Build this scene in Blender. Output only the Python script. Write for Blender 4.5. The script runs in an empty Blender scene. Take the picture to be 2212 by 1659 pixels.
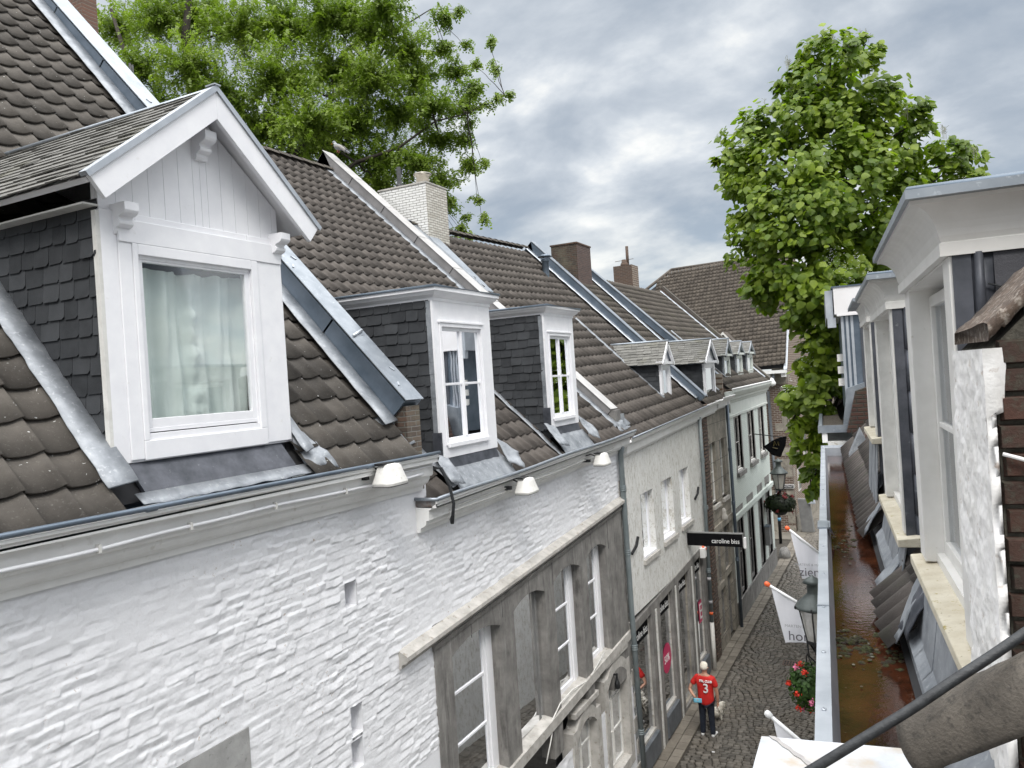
import bpy, math, random
import numpy as np
from mathutils import Vector, Matrix
SC = bpy.context.scene
COL = SC.collection
# ------------------------------------------------------------------ camera
FPX, CXP, CYP, HC = 1661.0, 1106.0, 829.5, 8.7
ROLL = 0.065
_c, _s = math.cos(ROLL), math.sin(ROLL)
def _der(x, y):
    X, Y = x - CXP, -(y - CYP)
    return X*_c + Y*_s, -X*_s + Y*_c
_v = _der(1950, 772)
_pit = -math.atan(_v[1]/FPX)
_rt = np.array([1., 0, 0]); _up = np.array([0, -math.sin(_pit), math.cos(_pit)]); _fw = np.array([0, math.cos(_pit), math.sin(_pit)])
_d = _rt*_v[0] + _up*_v[1] + _fw*FPX
_yaw = math.atan2(_d[0], _d[1])
_R = np.array([[math.cos(_yaw), -math.sin(_yaw), 0], [math.sin(_yaw), math.cos(_yaw), 0], [0, 0, 1]])
_rt, _up, _fw = _R@_rt, _R@_up, _R@_fw
def ray(x, y):
    a, b = _der(x, y)
    return _rt*a + _up*b + _fw*FPX
_u = ray(1778, 795); _u[2] = 0; UR = _u/np.linalg.norm(_u); RR = np.array([UR[1], -UR[0], 0])
def at(x, y, X=None, Y=None, Z=None, lat=None, fwd=None):
    d = ray(x, y)
    if X is not None: t = X/d[0]
    elif Y is not None: t = Y/d[1]
    elif Z is not None: t = (Z-HC)/d[2]
    elif lat is not None: t = lat/(d@RR)
    else: t = fwd/(d@UR)
    return np.array([0, 0, HC]) + d*t
cam_d = bpy.data.cameras.new('camera'); cam = bpy.data.objects.new('camera', cam_d); COL.objects.link(cam)
ir = _rt*_c - _up*_s; iu = _rt*_s + _up*_c; ib = -_fw
cam.matrix_world = Matrix(((ir[0], iu[0], ib[0], 0), (ir[1], iu[1], ib[1], 0), (ir[2], iu[2], ib[2], HC), (0, 0, 0, 1)))
cam_d.sensor_width = 36; cam_d.lens = FPX/2212*36; cam_d.clip_end = 2000; cam_d.clip_start = .05
SC.camera = cam
# ------------------------------------------------------------------ light
SUN_EL, SUN_AZ = math.radians(50), math.radians(150)
W = bpy.data.worlds.new('World'); SC.world = W; W.use_nodes = True
nt = W.node_tree; N = nt.nodes; L = nt.links; N.clear()
def nd(t, **k):
    n = N.new(t)
    for a, b in k.items(): setattr(n, a, b)
    return n
wo = nd('ShaderNodeOutputWorld'); bg = nd('ShaderNodeBackground'); sky = nd('ShaderNodeTexSky')
sky.sky_type = 'NISHITA'; sky.sun_disc = False; sky.sun_elevation = SUN_EL; sky.sun_rotation = SUN_AZ
tc = nd('ShaderNodeTexCoord')
# the cloud deck: direction projected on a flat layer, streaky noise
sp = nd('ShaderNodeSeparateXYZ'); L.new(tc.outputs['Generated'], sp.inputs[0])
def mth(op, a, b=None, c=None):
    n = nd('ShaderNodeMath', operation=op)
    for i, q in enumerate((a, b, c)):
        if q is None: continue
        if isinstance(q, (int, float)): n.inputs[i].default_value = q
        else: L.new(q, n.inputs[i])
    return n.outputs[0]
zc = mth('ADD', mth('MAXIMUM', sp.outputs[2], 0.0), 0.34)
px = mth('DIVIDE', sp.outputs[0], zc); py = mth('DIVIDE', sp.outputs[1], zc)
cb = nd('ShaderNodeCombineXYZ'); L.new(px, cb.inputs[0]); L.new(py, cb.inputs[1])
mp = nd('ShaderNodeMapping'); L.new(cb.outputs[0], mp.inputs[0]); mp.inputs['Rotation'].default_value = (0, 0, math.radians(24)); mp.inputs['Scale'].default_value = (1.15, 1.35, 1); mp.inputs['Location'].default_value = (1.3, 0.4, 0)
n1 = nd('ShaderNodeTexNoise'); n1.inputs['Scale'].default_value = 2.3; n1.inputs['Detail'].default_value = 9; n1.inputs['Roughness'].default_value = .55; n1.inputs['Distortion'].default_value = .15
n2 = nd('ShaderNodeTexNoise'); n2.inputs['Scale'].default_value = .8; n2.inputs['Detail'].default_value = 3
L.new(mp.outputs[0], n1.inputs[0]); L.new(mp.outputs[0], n2.inputs[0])
cm = mth('ADD', mth('MULTIPLY', n1.outputs[0], .62), mth('MULTIPLY', n2.outputs[0], .38))
rp = nd('ShaderNodeValToRGB'); L.new(cm, rp.inputs[0])
e = rp.color_ramp.elements
e[0].position = .40; e[0].color = (.36, .42, .50, 1)
e[1].position = .60; e[1].color = (1.0, 1.0, .97, 1)
for p_, c_ in ((.46, (.45, .505, .575, 1)), (.51, (.57, .62, .68, 1)), (.55, (.72, .76, .80, 1))):
    q = rp.color_ramp.elements.new(p_); q.color = c_
# brighter, creamier band low over the horizon and the bright top of an overcast sky
hz = nd('ShaderNodeMapRange'); L.new(sp.outputs[2], hz.inputs[0])
hz.inputs[1].default_value = .02; hz.inputs[2].default_value = .26; hz.inputs[3].default_value = 1; hz.inputs[4].default_value = 0; hz.interpolation_type = 'SMOOTHSTEP'
rp2 = nd('ShaderNodeValToRGB'); L.new(cm, rp2.inputs[0])
e = rp2.color_ramp.elements; e[0].position = .42; e[0].color = (.42, .52, .62, 1); e[1].position = .55; e[1].color = (1.1, 1.08, .98, 1)
mx = nd('ShaderNodeMix', data_type='RGBA'); L.new(mth('MULTIPLY', hz.outputs[0], .85), mx.inputs[0]); L.new(rp.outputs[0], mx.inputs[6]); L.new(rp2.outputs[0], mx.inputs[7])
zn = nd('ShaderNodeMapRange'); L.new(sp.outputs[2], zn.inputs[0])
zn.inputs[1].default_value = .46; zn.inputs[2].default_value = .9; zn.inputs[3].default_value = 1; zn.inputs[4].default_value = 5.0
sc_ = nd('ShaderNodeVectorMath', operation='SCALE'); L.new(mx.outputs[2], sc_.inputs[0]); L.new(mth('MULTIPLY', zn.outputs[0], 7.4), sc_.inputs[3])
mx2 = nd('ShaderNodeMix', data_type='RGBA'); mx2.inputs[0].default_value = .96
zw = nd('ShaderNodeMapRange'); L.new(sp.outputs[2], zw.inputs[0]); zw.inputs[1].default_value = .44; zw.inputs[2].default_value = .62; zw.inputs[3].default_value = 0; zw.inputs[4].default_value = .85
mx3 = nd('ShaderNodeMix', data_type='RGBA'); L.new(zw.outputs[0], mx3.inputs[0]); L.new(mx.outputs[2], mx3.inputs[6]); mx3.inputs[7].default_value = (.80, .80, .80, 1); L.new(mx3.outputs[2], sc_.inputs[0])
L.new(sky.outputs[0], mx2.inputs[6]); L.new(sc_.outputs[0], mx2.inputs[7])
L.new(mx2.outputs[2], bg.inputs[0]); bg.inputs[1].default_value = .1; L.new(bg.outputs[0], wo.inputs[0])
sd = bpy.data.lights.new('sun', 'SUN'); sd.energy = 1.3; sd.angle = math.radians(16); sd.color = (1, .96, .9)
so = bpy.data.objects.new('sun', sd); COL.objects.link(so)
sdir = Vector((math.cos(SUN_EL)*math.sin(SUN_AZ), math.cos(SUN_EL)*math.cos(SUN_AZ), math.sin(SUN_EL)))
so.rotation_euler = sdir.to_track_quat('Z', 'Y').to_euler()
SC.view_settings.view_transform = 'Standard'; SC.view_settings.look = 'None'; SC.view_settings.exposure = 0.55; SC.view_settings.gamma = 1
rng = np.random.default_rng(7); random.seed(7)
# ------------------------------------------------------------------ materials
class Mt:
    def __init__(s, name):
        s.m = bpy.data.materials.new(name); s.m.use_nodes = True
        s.t = s.m.node_tree; s.p = s.t.nodes['Principled BSDF']; s.out = s.t.nodes['Material Output']
        s.pos = s.n('ShaderNodeNewGeometry').outputs['Position']
    def n(s, t, **k):
        q = s.t.nodes.new(t)
        for a, b in k.items(): setattr(q, a, b)
        return q
    def l(s, a, b): s.t.links.new(a, b)
    def noise(s, sc, det=4, ro=.55, vec=None, dist=0):
        q = s.n('ShaderNodeTexNoise'); q.inputs['Scale'].default_value = sc; q.inputs['Detail'].default_value = det; q.inputs['Roughness'].default_value = ro; q.inputs['Distortion'].default_value = dist
        s.l(vec or s.pos, q.inputs['Vector']); return q.outputs[0]
    def ramp(s, f, a, b, ca=(0, 0, 0), cb=(1, 1, 1)):
        q = s.n('ShaderNodeValToRGB'); s.l(f, q.inputs[0]); e = q.color_ramp.elements
        e[0].position = a; e[1].position = b; e[0].color = (*ca, 1); e[1].color = (*cb, 1); return q.outputs[0]
    def mix(s, f, a, b, bl='MIX'):
        q = s.n('ShaderNodeMix', data_type='RGBA', blend_type=bl)
        for i, v in ((0, f), (6, a), (7, b)):
            if isinstance(v, (int, float)): q.inputs[i].default_value = v
            elif isinstance(v, tuple): q.inputs[i].default_value = (*v, 1)
            else: s.l(v, q.inputs[i])
        return q.outputs[2]
    def math(s, op, a, b=0.0):
        q = s.n('ShaderNodeMath', operation=op)
        for i, v in enumerate((a, b)):
            if isinstance(v, (int, float)): q.inputs[i].default_value = v
            else: s.l(v, q.inputs[i])
        return q.outputs[0]
    def attr(s, name):
        q = s.n('ShaderNodeAttribute'); q.attribute_name = name; return q.outputs['Fac']
    def vec(s, order, sc=(1, 1, 1)):
        a = s.n('ShaderNodeSeparateXYZ'); s.l(s.pos, a.inputs[0]); b = s.n('ShaderNodeCombineXYZ')
        for i, o in enumerate(order):
            if o is not None: s.l(s.math('MULTIPLY', a.outputs[o], sc[i]), b.inputs[i])
        return b.outputs[0]
    def bump(s, h, st=.3, d=.01, prev=None):
        q = s.n('ShaderNodeBump'); q.inputs['Strength'].default_value = st; q.inputs['Distance'].default_value = d
        s.l(h, q.inputs['Height'])
        if prev is not None: s.l(prev, q.inputs['Normal'])
        s.l(q.outputs[0], s.p.inputs['Normal']); return q.outputs[0]
    def base(s, c):
        if isinstance(c, tuple): s.p.inputs['Base Color'].default_value = (*c, 1)
        else: s.l(c, s.p.inputs['Base Color'])
    def rough(s, r, metal=0):
        s.p.inputs['Metallic'].default_value = metal
        if isinstance(r, (int, float)): s.p.inputs['Roughness'].default_value = r
        else: s.l(r, s.p.inputs['Roughness'])
def mottle(name, c1, c2, sc=8, rough=.6, metal=0, bump=.25, bsc=40, bd=.004, c3=None, sc3=30, th=(.55, .7), streak=False):
    m = Mt(name); v = m.vec((0, 1, 2), (1, 1, .12)) if streak else None
    f = m.noise(sc, 6, .6, v); col = m.ramp(f, .32, .68, c1, c2)
    if c3:
        g = m.ramp(m.noise(sc3, 4, .6), *th); col = m.mix(g, col, c3)
    m.base(col); m.rough(rough, metal)
    if bump: m.bump(m.noise(bsc, 4), bump, bd)
    return m.m
def tilemat(name, c1, c2, lich, lf=.6, moss=None, splash=False):
    m = Mt(name)
    f = m.noise(5, 6, .65); g = m.attr('tv')
    col = m.ramp(m.math('ADD', m.math('MULTIPLY', f, .68), m.math('MULTIPLY', g, .32)), .22, .78, c1, c2)
    col = m.mix(m.math('MULTIPLY', m.ramp(m.noise(38, 5, .7), lf, lf+.16), .55), col, lich)
    col = m.mix(m.math('MULTIPLY', m.ramp(m.noise(90, 3, .6), .66, .72), .5), col, (.02, .018, .015))
    if moss: col = m.mix(m.math('MULTIPLY', m.ramp(m.noise(2.2, 5, .7), .54, .7), .6), col, moss)
    col = m.mix(m.math('MULTIPLY', m.ramp(m.noise(170, 4, .8), .52, .66), .35), col, tuple(x*.35 for x in c2))
    if splash: col = m.mix(m.ramp(m.noise(26, 2, .5, None, .6), .735, .75), col, (.62, .62, .60))
    m.base(col); m.rough(.85); m.bump(m.noise(110, 5, .7), .7, .006)
    return m.m
def brickmat(name, order, cols, mortar, bw=.21, rh=.065, ms=.009, bump=.7, bd=.012, wob=.012, weather=None):
    m = Mt(name)
    v = m.vec(order); ns = m.n('ShaderNodeTexNoise'); ns.inputs['Scale'].default_value = 6; ns.inputs['Detail'].default_value = 3; m.l(m.pos, ns.inputs[0])
    q = m.n('ShaderNodeVectorMath', operation='MULTIPLY_ADD'); m.l(ns.outputs['Color'], q.inputs[0]); q.inputs[1].default_value = (wob*2, wob*2, 0); m.l(v, q.inputs[2])
    b = m.n('ShaderNodeTexBrick'); m.l(q.outputs[0], b.inputs['Vector'])
    b.inputs['Scale'].default_value = 1; b.inputs['Brick Width'].default_value = bw; b.inputs['Row Height'].default_value = rh; b.inputs['Mortar Size'].default_value = ms; b.inputs['Mortar Smooth'].default_value = .4; b.inputs['Bias'].default_value = 0
    b.inputs['Color1'].default_value = (*cols[0], 1); b.inputs['Color2'].default_value = (*cols[1], 1); b.inputs['Mortar'].default_value = (*mortar, 1)
    col = m.mix(m.ramp(m.noise(14, 5, .7), .3, .75), b.outputs['Color'], m.mix(.5, b.outputs['Color'], cols[2]))
    if weather: col = m.mix(m.math('MULTIPLY', m.ramp(m.noise(1.6, 6, .7), .5, .72), .8), col, weather)
    m.base(col); m.rough(.88)
    n_ = m.bump(m.math('SUBTRACT', 1.0, b.outputs['Fac']), bump, bd); m.bump(m.noise(80, 5, .7), .4, .005, n_)
    return m.m
def glassmat(name, tint=(.75, .8, .8), refl=.09, k=1.3):
    m = Mt(name); t = m.n('ShaderNodeBsdfTransparent'); t.inputs[0].default_value = (*tint, 1)
    g = m.n('ShaderNodeBsdfGlossy'); g.inputs['Roughness'].default_value = .02; g.inputs[0].default_value = (.95, .97, 1, 1)
    f = m.n('ShaderNodeFresnel'); f.inputs[0].default_value = 1.52
    x = m.n('ShaderNodeMixShader'); m.l(m.math('ADD', m.math('MULTIPLY', f.outputs[0], k), refl), x.inputs[0])
    m.l(t.outputs[0], x.inputs[1]); m.l(g.outputs[0], x.inputs[2]); m.l(x.outputs[0], m.out.inputs[0])
    bm = m.n('ShaderNodeBump'); bm.inputs['Strength'].default_value = .05; bm.inputs['Distance'].default_value = .01; m.l(m.noise(3, 1), bm.inputs['Height']); m.l(bm.outputs[0], g.inputs['Normal'])
    return m.m
def leafmat(name, c1, c2, c3, rough=.5):
    m = Mt(name); col = m.ramp(m.attr('tv'), .0, 1., c1, c2)
    col = m.mix(m.math('MULTIPLY', m.ramp(m.noise(1.1, 4, .6), .42, .62), .55), col, c3)
    m.base(col); m.rough(rough)
    tr = m.n('ShaderNodeBsdfTranslucent'); m.l(m.mix(1.0, col, (1.0, 1.15, .45), 'MULTIPLY'), tr.inputs[0])
    x = m.n('ShaderNodeMixShader'); x.inputs[0].default_value = .5
    m.l(m.p.outputs[0], x.inputs[1]); m.l(tr.outputs[0], x.inputs[2]); m.l(x.outputs[0], m.out.inputs[0])
    return m.m
MW = mottle('white_paint', (.78, .78, .81), (.85, .85, .87), 5, .38, bump=.10, bsc=45, c3=(.66, .65, .63), sc3=9, th=(.66, .84))
MWo = mottle('old_white_paint', (.58, .57, .54), (.74, .73, .70), 7, .5, bump=.15, bsc=50, c3=(.3, .27, .22), sc3=22, th=(.66, .78))
MWG = mottle('gutter_white_paint', (.76, .755, .74), (.84, .84, .83), 3, .45, bump=.1, bsc=60, c3=(.60, .58, .54), sc3=9, th=(.62, .80))
def whitewash(name, tint, dirt):
    m = Mt(name); col = m.mix(m.ramp(m.noise(2.2, 5, .6), .35, .7), tuple(x*.97 for x in tint), tint)
    sp_ = m.ramp(m.noise(24, 5, .75), .62, .655); msk = m.ramp(m.noise(1.4, 3, .5), .47, .60)
    col = m.mix(m.math('MULTIPLY', m.math('MULTIPLY', sp_, msk), .8), col, dirt)
    col = m.mix(m.math('MULTIPLY', m.ramp(m.noise(4.5, 6, .75, m.vec((0, 1, 2), (1, 1, .5))), .54, .72), .5), col, tuple(x*.80 for x in tint)); m.base(col); m.rough(.62); m.bump(m.noise(55, 7, .72), .45, .008)
    return m.m
MWall = whitewash('whitewashed_brick', (.78, .785, .81), (.30, .20, .12))
m = Mt('flaking_whitewash'); col = m.mix(m.ramp(m.noise(3, 5, .6), .35, .7), (.66, .66, .64), (.74, .74, .72))
fl = m.ramp(m.noise(7, 7, .85, m.vec((0, 1, 2), (1, 2.6, .7)), .6), .525, .565); m.base(m.mix(m.math('MULTIPLY', fl, .75), col, (.36, .33, .27))); m.rough(.7); m.bump(m.noise(16, 6, .75), .55, .02); MWall3 = m.m
MWall5 = brickmat('pale_green_painted_brick', (1, 2, None), ((.56, .61, .57), (.61, .66, .62), (.53, .58, .54)), (.47, .52, .48), bump=.5, bd=.007)
MTile1 = tilemat('concrete_tile_near', (.050, .044, .038), (.135, .120, .104), (.25, .24, .22), .58, None, True)
MTile2 = tilemat('concrete_tile', (.058, .050, .044), (.142, .124, .110), (.22, .205, .185), .6)
MTile3 = tilemat('brown_tile', (.056, .048, .040), (.132, .115, .098), (.23, .205, .17), .6, (.10, .095, .06))
MTile6 = tilemat('old_pantile', (.060, .050, .042), (.165, .140, .115), (.27, .24, .20), .6)
MTileR = tilemat('dark_weathered_tile', (.050, .045, .040), (.135, .115, .105), (.21, .20, .18), .6, (.08, .085, .055))
MSlate = tilemat('black_slate', (.013, .015, .018), (.058, .062, .068), (.10, .11, .115), .66)
MSlateR = tilemat('weathered_slate', (.09, .088, .080), (.215, .21, .195), (.31, .305, .27), .6, (.16, .155, .11))
MZinc = mottle('zinc', (.22, .25, .285), (.34, .37, .405), 4, .42, .55, .12, 18, .003, (.50, .54, .57), 26, (.62, .75))
MZincD = mottle('blue_grey_zinc', (.10, .13, .165), (.165, .20, .245), 3, .40, .5, .08, 14, .003)
MZincL = mottle('bright_zinc', (.37, .40, .44), (.52, .55, .59), 3, .42, .5, .1, 12, .003, (.42, .45, .50), 7, (.6, .72))
MLead = mottle('lead_flashing', (.17, .185, .205), (.33, .35, .375), 5, .55, .3, .35, 13, .008, (.42, .44, .46), 23, (.58, .76))
MLeadD = mottle('dark_lead', (.04, .045, .055), (.105, .11, .13), 5, .5, .3, .25, 22, .004, (.22, .23, .24), 16, (.66, .8))
m = Mt('bluestone'); c = m.ramp(m.noise(3.2, 7, .68), .3, .7, (.115, .11, .105), (.26, .25, .235)); c = m.mix(m.math('MULTIPLY', m.ramp(m.noise(11, 5, .7, m.vec((0, 1, 2), (1, 1, .10))), .55, .68), .55), c, (.34, .33, .315)); c = m.mix(m.math('MULTIPLY', m.ramp(m.noise(7, 5, .7, m.vec((1, 0, 2), (1, 1, .2))), .54, .68), .7), c, (.055, .052, .048)); m.base(c); m.rough(.75); m.bump(m.noise(60, 5), .5, .006); MStone = m.m
MStoneL = mottle('pale_limestone', (.34, .325, .30), (.52, .50, .47), 5, .8, bump=.4, bsc=50, c3=(.24, .21, .17), sc3=13, th=(.58, .72))
MStoneB = mottle('brown_stone', (.17, .155, .13), (.33, .30, .25), 3.2, .8, bump=.4, bsc=50, c3=(.11, .10, .085), sc3=9, th=(.56, .72))
MBrickC = brickmat('weathered_parapet_brick', (0, 2, None), ((.06, .045, .035), (.11, .065, .045), (.04, .035, .03)), (.12, .115, .10), weather=(.16, .15, .11))
MBrickY = brickmat('brown_brick', (0, 2, None), ((.13, .075, .05), (.085, .055, .042), (.06, .045, .038)), (.17, .15, .13))
MBrickX = brickmat('brown_side_brick', (1, 2, None), ((.20, .125, .085), (.145, .10, .075), (.11, .085, .07)), (.42, .38, .32), bw=.26, rh=.095, ms=.016)
MBrick6 = brickmat('far_brown_brick', (0, 2, None), ((.13, .075, .052), (.09, .06, .045), (.07, .05, .04)), (.32, .29, .25), bw=.26, rh=.095, ms=.015)
MBrickXd = brickmat('toothed_brick', (1, 2, None), ((.13, .075, .055), (.10, .07, .05), (.07, .055, .045)), (.06, .05, .045), bw=.25, rh=.105, ms=.02, bd=.03)
MBrickW = brickmat('flaking_white_brick', (0, 2, None), ((.80, .80, .79), (.68, .68, .67), (.72, .715, .69)), (.10, .09, .075), ms=.008)
MBrickWx = brickmat('flaking_white_brick_side', (1, 2, None), ((.70, .69, .64), (.50, .49, .44), (.42, .35, .28)), (.13, .11, .10), ms=.008)
MBrickN = brickmat('near_red_brick', (0, 2, None), ((.075, .030, .020), (.05, .022, .018), (.035, .025, .02)), (.035, .033, .026), bw=.24, rh=.082, ms=.014, bd=.02, weather=(.05, .06, .042))
MPlaster = mottle('rough_white_plaster', (.62, .61, .59), (.78, .77, .765), 9, .95, bump=.35, bsc=70, bd=.006, c3=(.42, .35, .30), sc3=24, th=(.62, .74))
MGlass = glassmat('window_glass', refl=.03, k=1.1); MGlassC = glassmat('clear_window_glass', (.96, .97, .965), .0, .24); MGlassD = glassmat('dark_window_glass', (.5, .55, .55), .02, .75)
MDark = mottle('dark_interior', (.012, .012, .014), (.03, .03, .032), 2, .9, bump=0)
MIron = mottle('black_iron', (.012, .013, .014), (.03, .031, .033), 20, .45, .3, .1)
MPlastic = mottle('white_plastic', (.62, .61, .58), (.74, .73, .70), 8, .45, bump=0, c3=(.42, .39, .34), sc3=26, th=(.60, .78))
MPipeG = mottle('grey_painted_pipe', (.15, .18, .19), (.215, .245, .255), 4, .5, .15, .08, c3=(.30, .31, .30), sc3=20, th=(.66, .76))
MCable = mottle('black_cable', (.012, .013, .015), (.03, .033, .036), 60, .5, bump=.3, bsc=200)
MCurt = mottle('mint_curtain', (.62, .69, .665), (.71, .775, .75), 3, .8, bump=.3, bsc=30)
MNet = mottle('white_net_curtain', (.55, .56, .57), (.70, .71, .72), 3, .8, bump=0)
MGrey = mottle('grey_screen', (.14, .14, .14), (.20, .20, .195), 4, .7, bump=0)
MBlack = mottle('black_sign_paint', (.004, .004, .005), (.007, .007, .008), 10, .85, bump=0); MBlack.node_tree.nodes['Principled BSDF'].inputs['Specular IOR Level'].default_value = .1
MSignW = mottle('white_lettering', (.75, .75, .75), (.82, .82, .82), 10, .5, bump=0)
MGreyT = mottle('grey_lettering', (.13, .12, .14), (.16, .15, .17), 10, .6, bump=0)
MGreyL = mottle('light_grey_lettering', (.38, .38, .40), (.44, .44, .46), 10, .6, bump=0)
MFlag = mottle('white_flag_cloth', (.78, .78, .82), (.84, .84, .88), 3, .7, bump=.2, bsc=9, bd=.02)
MRedP = mottle('crimson_sticker', (.45, .02, .09), (.55, .03, .12), 5, .4, bump=0)
MOrange = mottle('orange_plastic', (.75, .11, .03), (.85, .16, .05), 5, .4, bump=0)
MWood = mottle('pale_wood', (.42, .31, .19), (.55, .42, .27), 6, .5, bump=0)
# ------------------------------------------------------------------ mesh helpers
Zv = np.array([0, 0, 1.])
def A(*p): return np.array(p, float)
def nrm(v): return v/np.linalg.norm(v)
class Fr:
    def __init__(s, o, a, n): s.o = A(*o); s.a = nrm(A(*a)); s.n = nrm(A(*n))
    def P(s, x, t, d): return s.o + s.a*x + Zv*t + s.n*d
LF = Fr((-5.45, 0, 0), (0, 1, 0), (1, 0, 0))     # left row: along street, out into the street
RF = Fr((0, 0, 0), UR, RR)                       # right row: along street, into the houses
class MB:
    def __init__(s): s.v = []; s.f = []; s.tv = []
    def add(s, pts, faces, tv=0.):
        k = len(s.v); s.v += [tuple(p) for p in pts]; s.f += [tuple(i+k for i in f) for f in faces]; s.tv += [tv]*len(faces)
    def poly(s, pts, tv=0.): s.add(pts, [tuple(range(len(pts)))], tv)
    def hexa(s, p, tv=0.): s.add(p, [(0, 3, 2, 1), (4, 5, 6, 7), (0, 1, 5, 4), (1, 2, 6, 5), (2, 3, 7, 6), (3, 0, 4, 7)], tv)
    def box(s, a, b, tv=0.):
        x0, y0, z0 = a; x1, y1, z1 = b
        s.hexa([(x0, y0, z0), (x1, y0, z0), (x1, y1, z0), (x0, y1, z0), (x0, y0, z1), (x1, y0, z1), (x1, y1, z1), (x0, y1, z1)], tv)
    def fb(s, fr, s0, s1, t0, t1, d0, d1, tv=0.):
        P = fr.P; s.hexa([P(s0, t0, d0), P(s1, t0, d0), P(s1, t0, d1), P(s0, t0, d1), P(s0, t1, d0), P(s1, t1, d0), P(s1, t1, d1), P(s0, t1, d1)], tv)
    def obox(s, c, a, b, n, la, lb, ln, tv=0.):
        c = A(*c); a = nrm(a)*la/2; b = nrm(b)*lb/2; n = nrm(n)*ln/2
        s.hexa([c-a-b-n, c+a-b-n, c+a+b-n, c-a+b-n, c-a-b+n, c+a-b+n, c+a+b+n, c-a+b+n], tv)
    def prism(s, pts, vec, tv=0.):
        n = len(pts); a = [A(*p) for p in pts]; b = [p+A(*vec) for p in a]
        s.add(a+b, [tuple(range(n))[::-1], tuple(range(n, 2*n))]+[(i, (i+1) % n, n+(i+1) % n, n+i) for i in range(n)], tv)
    def loft(s, pa, pb, tv=0., caps=True):
        n = len(pa); F = [(i, (i+1) % n, n+(i+1) % n, n+i) for i in range(n)]
        if caps: F += [tuple(range(n))[::-1], tuple(range(n, 2*n))]
        s.add(list(pa)+list(pb), F, tv)
    def tube(s, path, r, n=8, tv=0., caps=True):
        path = [A(*p) for p in path]; k = len(path)
        rs = r if isinstance(r, (list, tuple)) else [r]*k
        V = []; prev = None
        for i in range(k):
            t = nrm(path[min(i+1, k-1)]-path[max(i-1, 0)])
            if prev is None:
                h = A(0, 0, 1) if abs(t[2]) < .9 else A(1, 0, 0); u = nrm(np.cross(t, h))
            else: u = nrm(prev - t*(prev@t))
            prev = u; w = np.cross(t, u)
            for j in range(n):
                an = 2*math.pi*j/n; V.append(path[i]+(u*math.cos(an)+w*math.sin(an))*rs[i])
        F = [(i*n+j, i*n+(j+1) % n, (i+1)*n+(j+1) % n, (i+1)*n+j) for i in range(k-1) for j in range(n)]
        if caps: F += [tuple(range(n))[::-1], tuple(range((k-1)*n, k*n))]
        s.add(V, F, tv)
    def lathe(s, c, prof, n=16, ax=Zv, tv=0.):
        c = A(*c); ax = nrm(A(*ax)); s.tube([c+ax*z for r, z in prof], [max(r, 1e-4) for r, z in prof], n, tv)
    def grid(s, P, tv=0., thick=None):
        nr, nc = len(P), len(P[0]); V = [q for row in P for q in row]
        F = [(i*nc+j, i*nc+j+1, (i+1)*nc+j+1, (i+1)*nc+j) for i in range(nr-1) for j in range(nc-1)]
        s.add(V, F, tv)
    def build(s, name, mat, parent=None, smooth=False, bevel=0, solid=0):
        me = bpy.data.meshes.new(name); off = Vector((0, 0, 0))
        if parent is not None:
            r = parent
            while r.parent: r = r.parent
            off = r.matrix_world.translation
        V = np.array(s.v, float) - np.array(off)
        me.from_pydata(V.tolist(), [], s.f); me.update()
        if any(s.tv):
            at_ = me.attributes.new('tv', 'FLOAT', 'FACE'); at_.data.foreach_set('value', np.array(s.tv, dtype=np.float32))
        return link(name, me, mat, parent, smooth, bevel, solid)
def link(name, me, mat, parent=None, smooth=False, bevel=0, solid=0):
    me.materials.append(mat)
    if smooth: me.polygons.foreach_set('use_smooth', [True]*len(me.polygons))
    o = bpy.data.objects.new(name, me); COL.objects.link(o)
    if parent is not None: o.parent = parent
    if solid:
        q = o.modifiers.new('solid', 'SOLIDIFY'); q.thickness = solid
    if bevel:
        q = o.modifiers.new('bevel', 'BEVEL'); q.width = bevel; q.segments = 2; q.limit_method = 'ANGLE'
    return o
def raw(name, V, F, tv, mat, parent=None, smooth=False):
    """numpy quads (or tris) to one mesh"""
    off = np.zeros(3)
    if parent is not None:
        r = parent
        while r.parent: r = r.parent
        off = np.array(r.matrix_world.translation)
    me = bpy.data.meshes.new(name); V = np.asarray(V, np.float32)-off.astype(np.float32); F = np.asarray(F, np.int32); k = F.shape[1]
    me.vertices.add(len(V)); me.vertices.foreach_set('co', V.ravel())
    me.loops.add(F.size); me.loops.foreach_set('vertex_index', F.ravel())
    me.polygons.add(len(F)); me.polygons.foreach_set('loop_start', np.arange(0, F.size, k, dtype=np.int32)); me.polygons.foreach_set('loop_total', np.full(len(F), k, np.int32))
    me.update(calc_edges=True)
    if tv is not None:
        a = me.attributes.new('tv', 'FLOAT', 'FACE'); a.data.foreach_set('value', np.asarray(tv, np.float32))
    return link(name, me, mat, parent, smooth)
def thing(name, label, cat, loc=(0, 0, 0), group=None):
    o = bpy.data.objects.new(name, None); COL.objects.link(o); o.location = loc; o['label'] = label; o['category'] = cat
    o.empty_display_size = .3
    if group: o['group'] = group
    bpy.context.view_layer.update() if False else None
    o.matrix_world = Matrix.Translation(Vector(loc))
    return o
def tag(o, label=None, cat=None, group=None, kind=None):
    for k, v in (('label', label), ('category', cat), ('group', group), ('kind', kind)):
        if v: o[k] = v
    return o
def sub(name, parent):
    o = bpy.data.objects.new(name, None); COL.objects.link(o); o.parent = parent; return o
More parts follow.
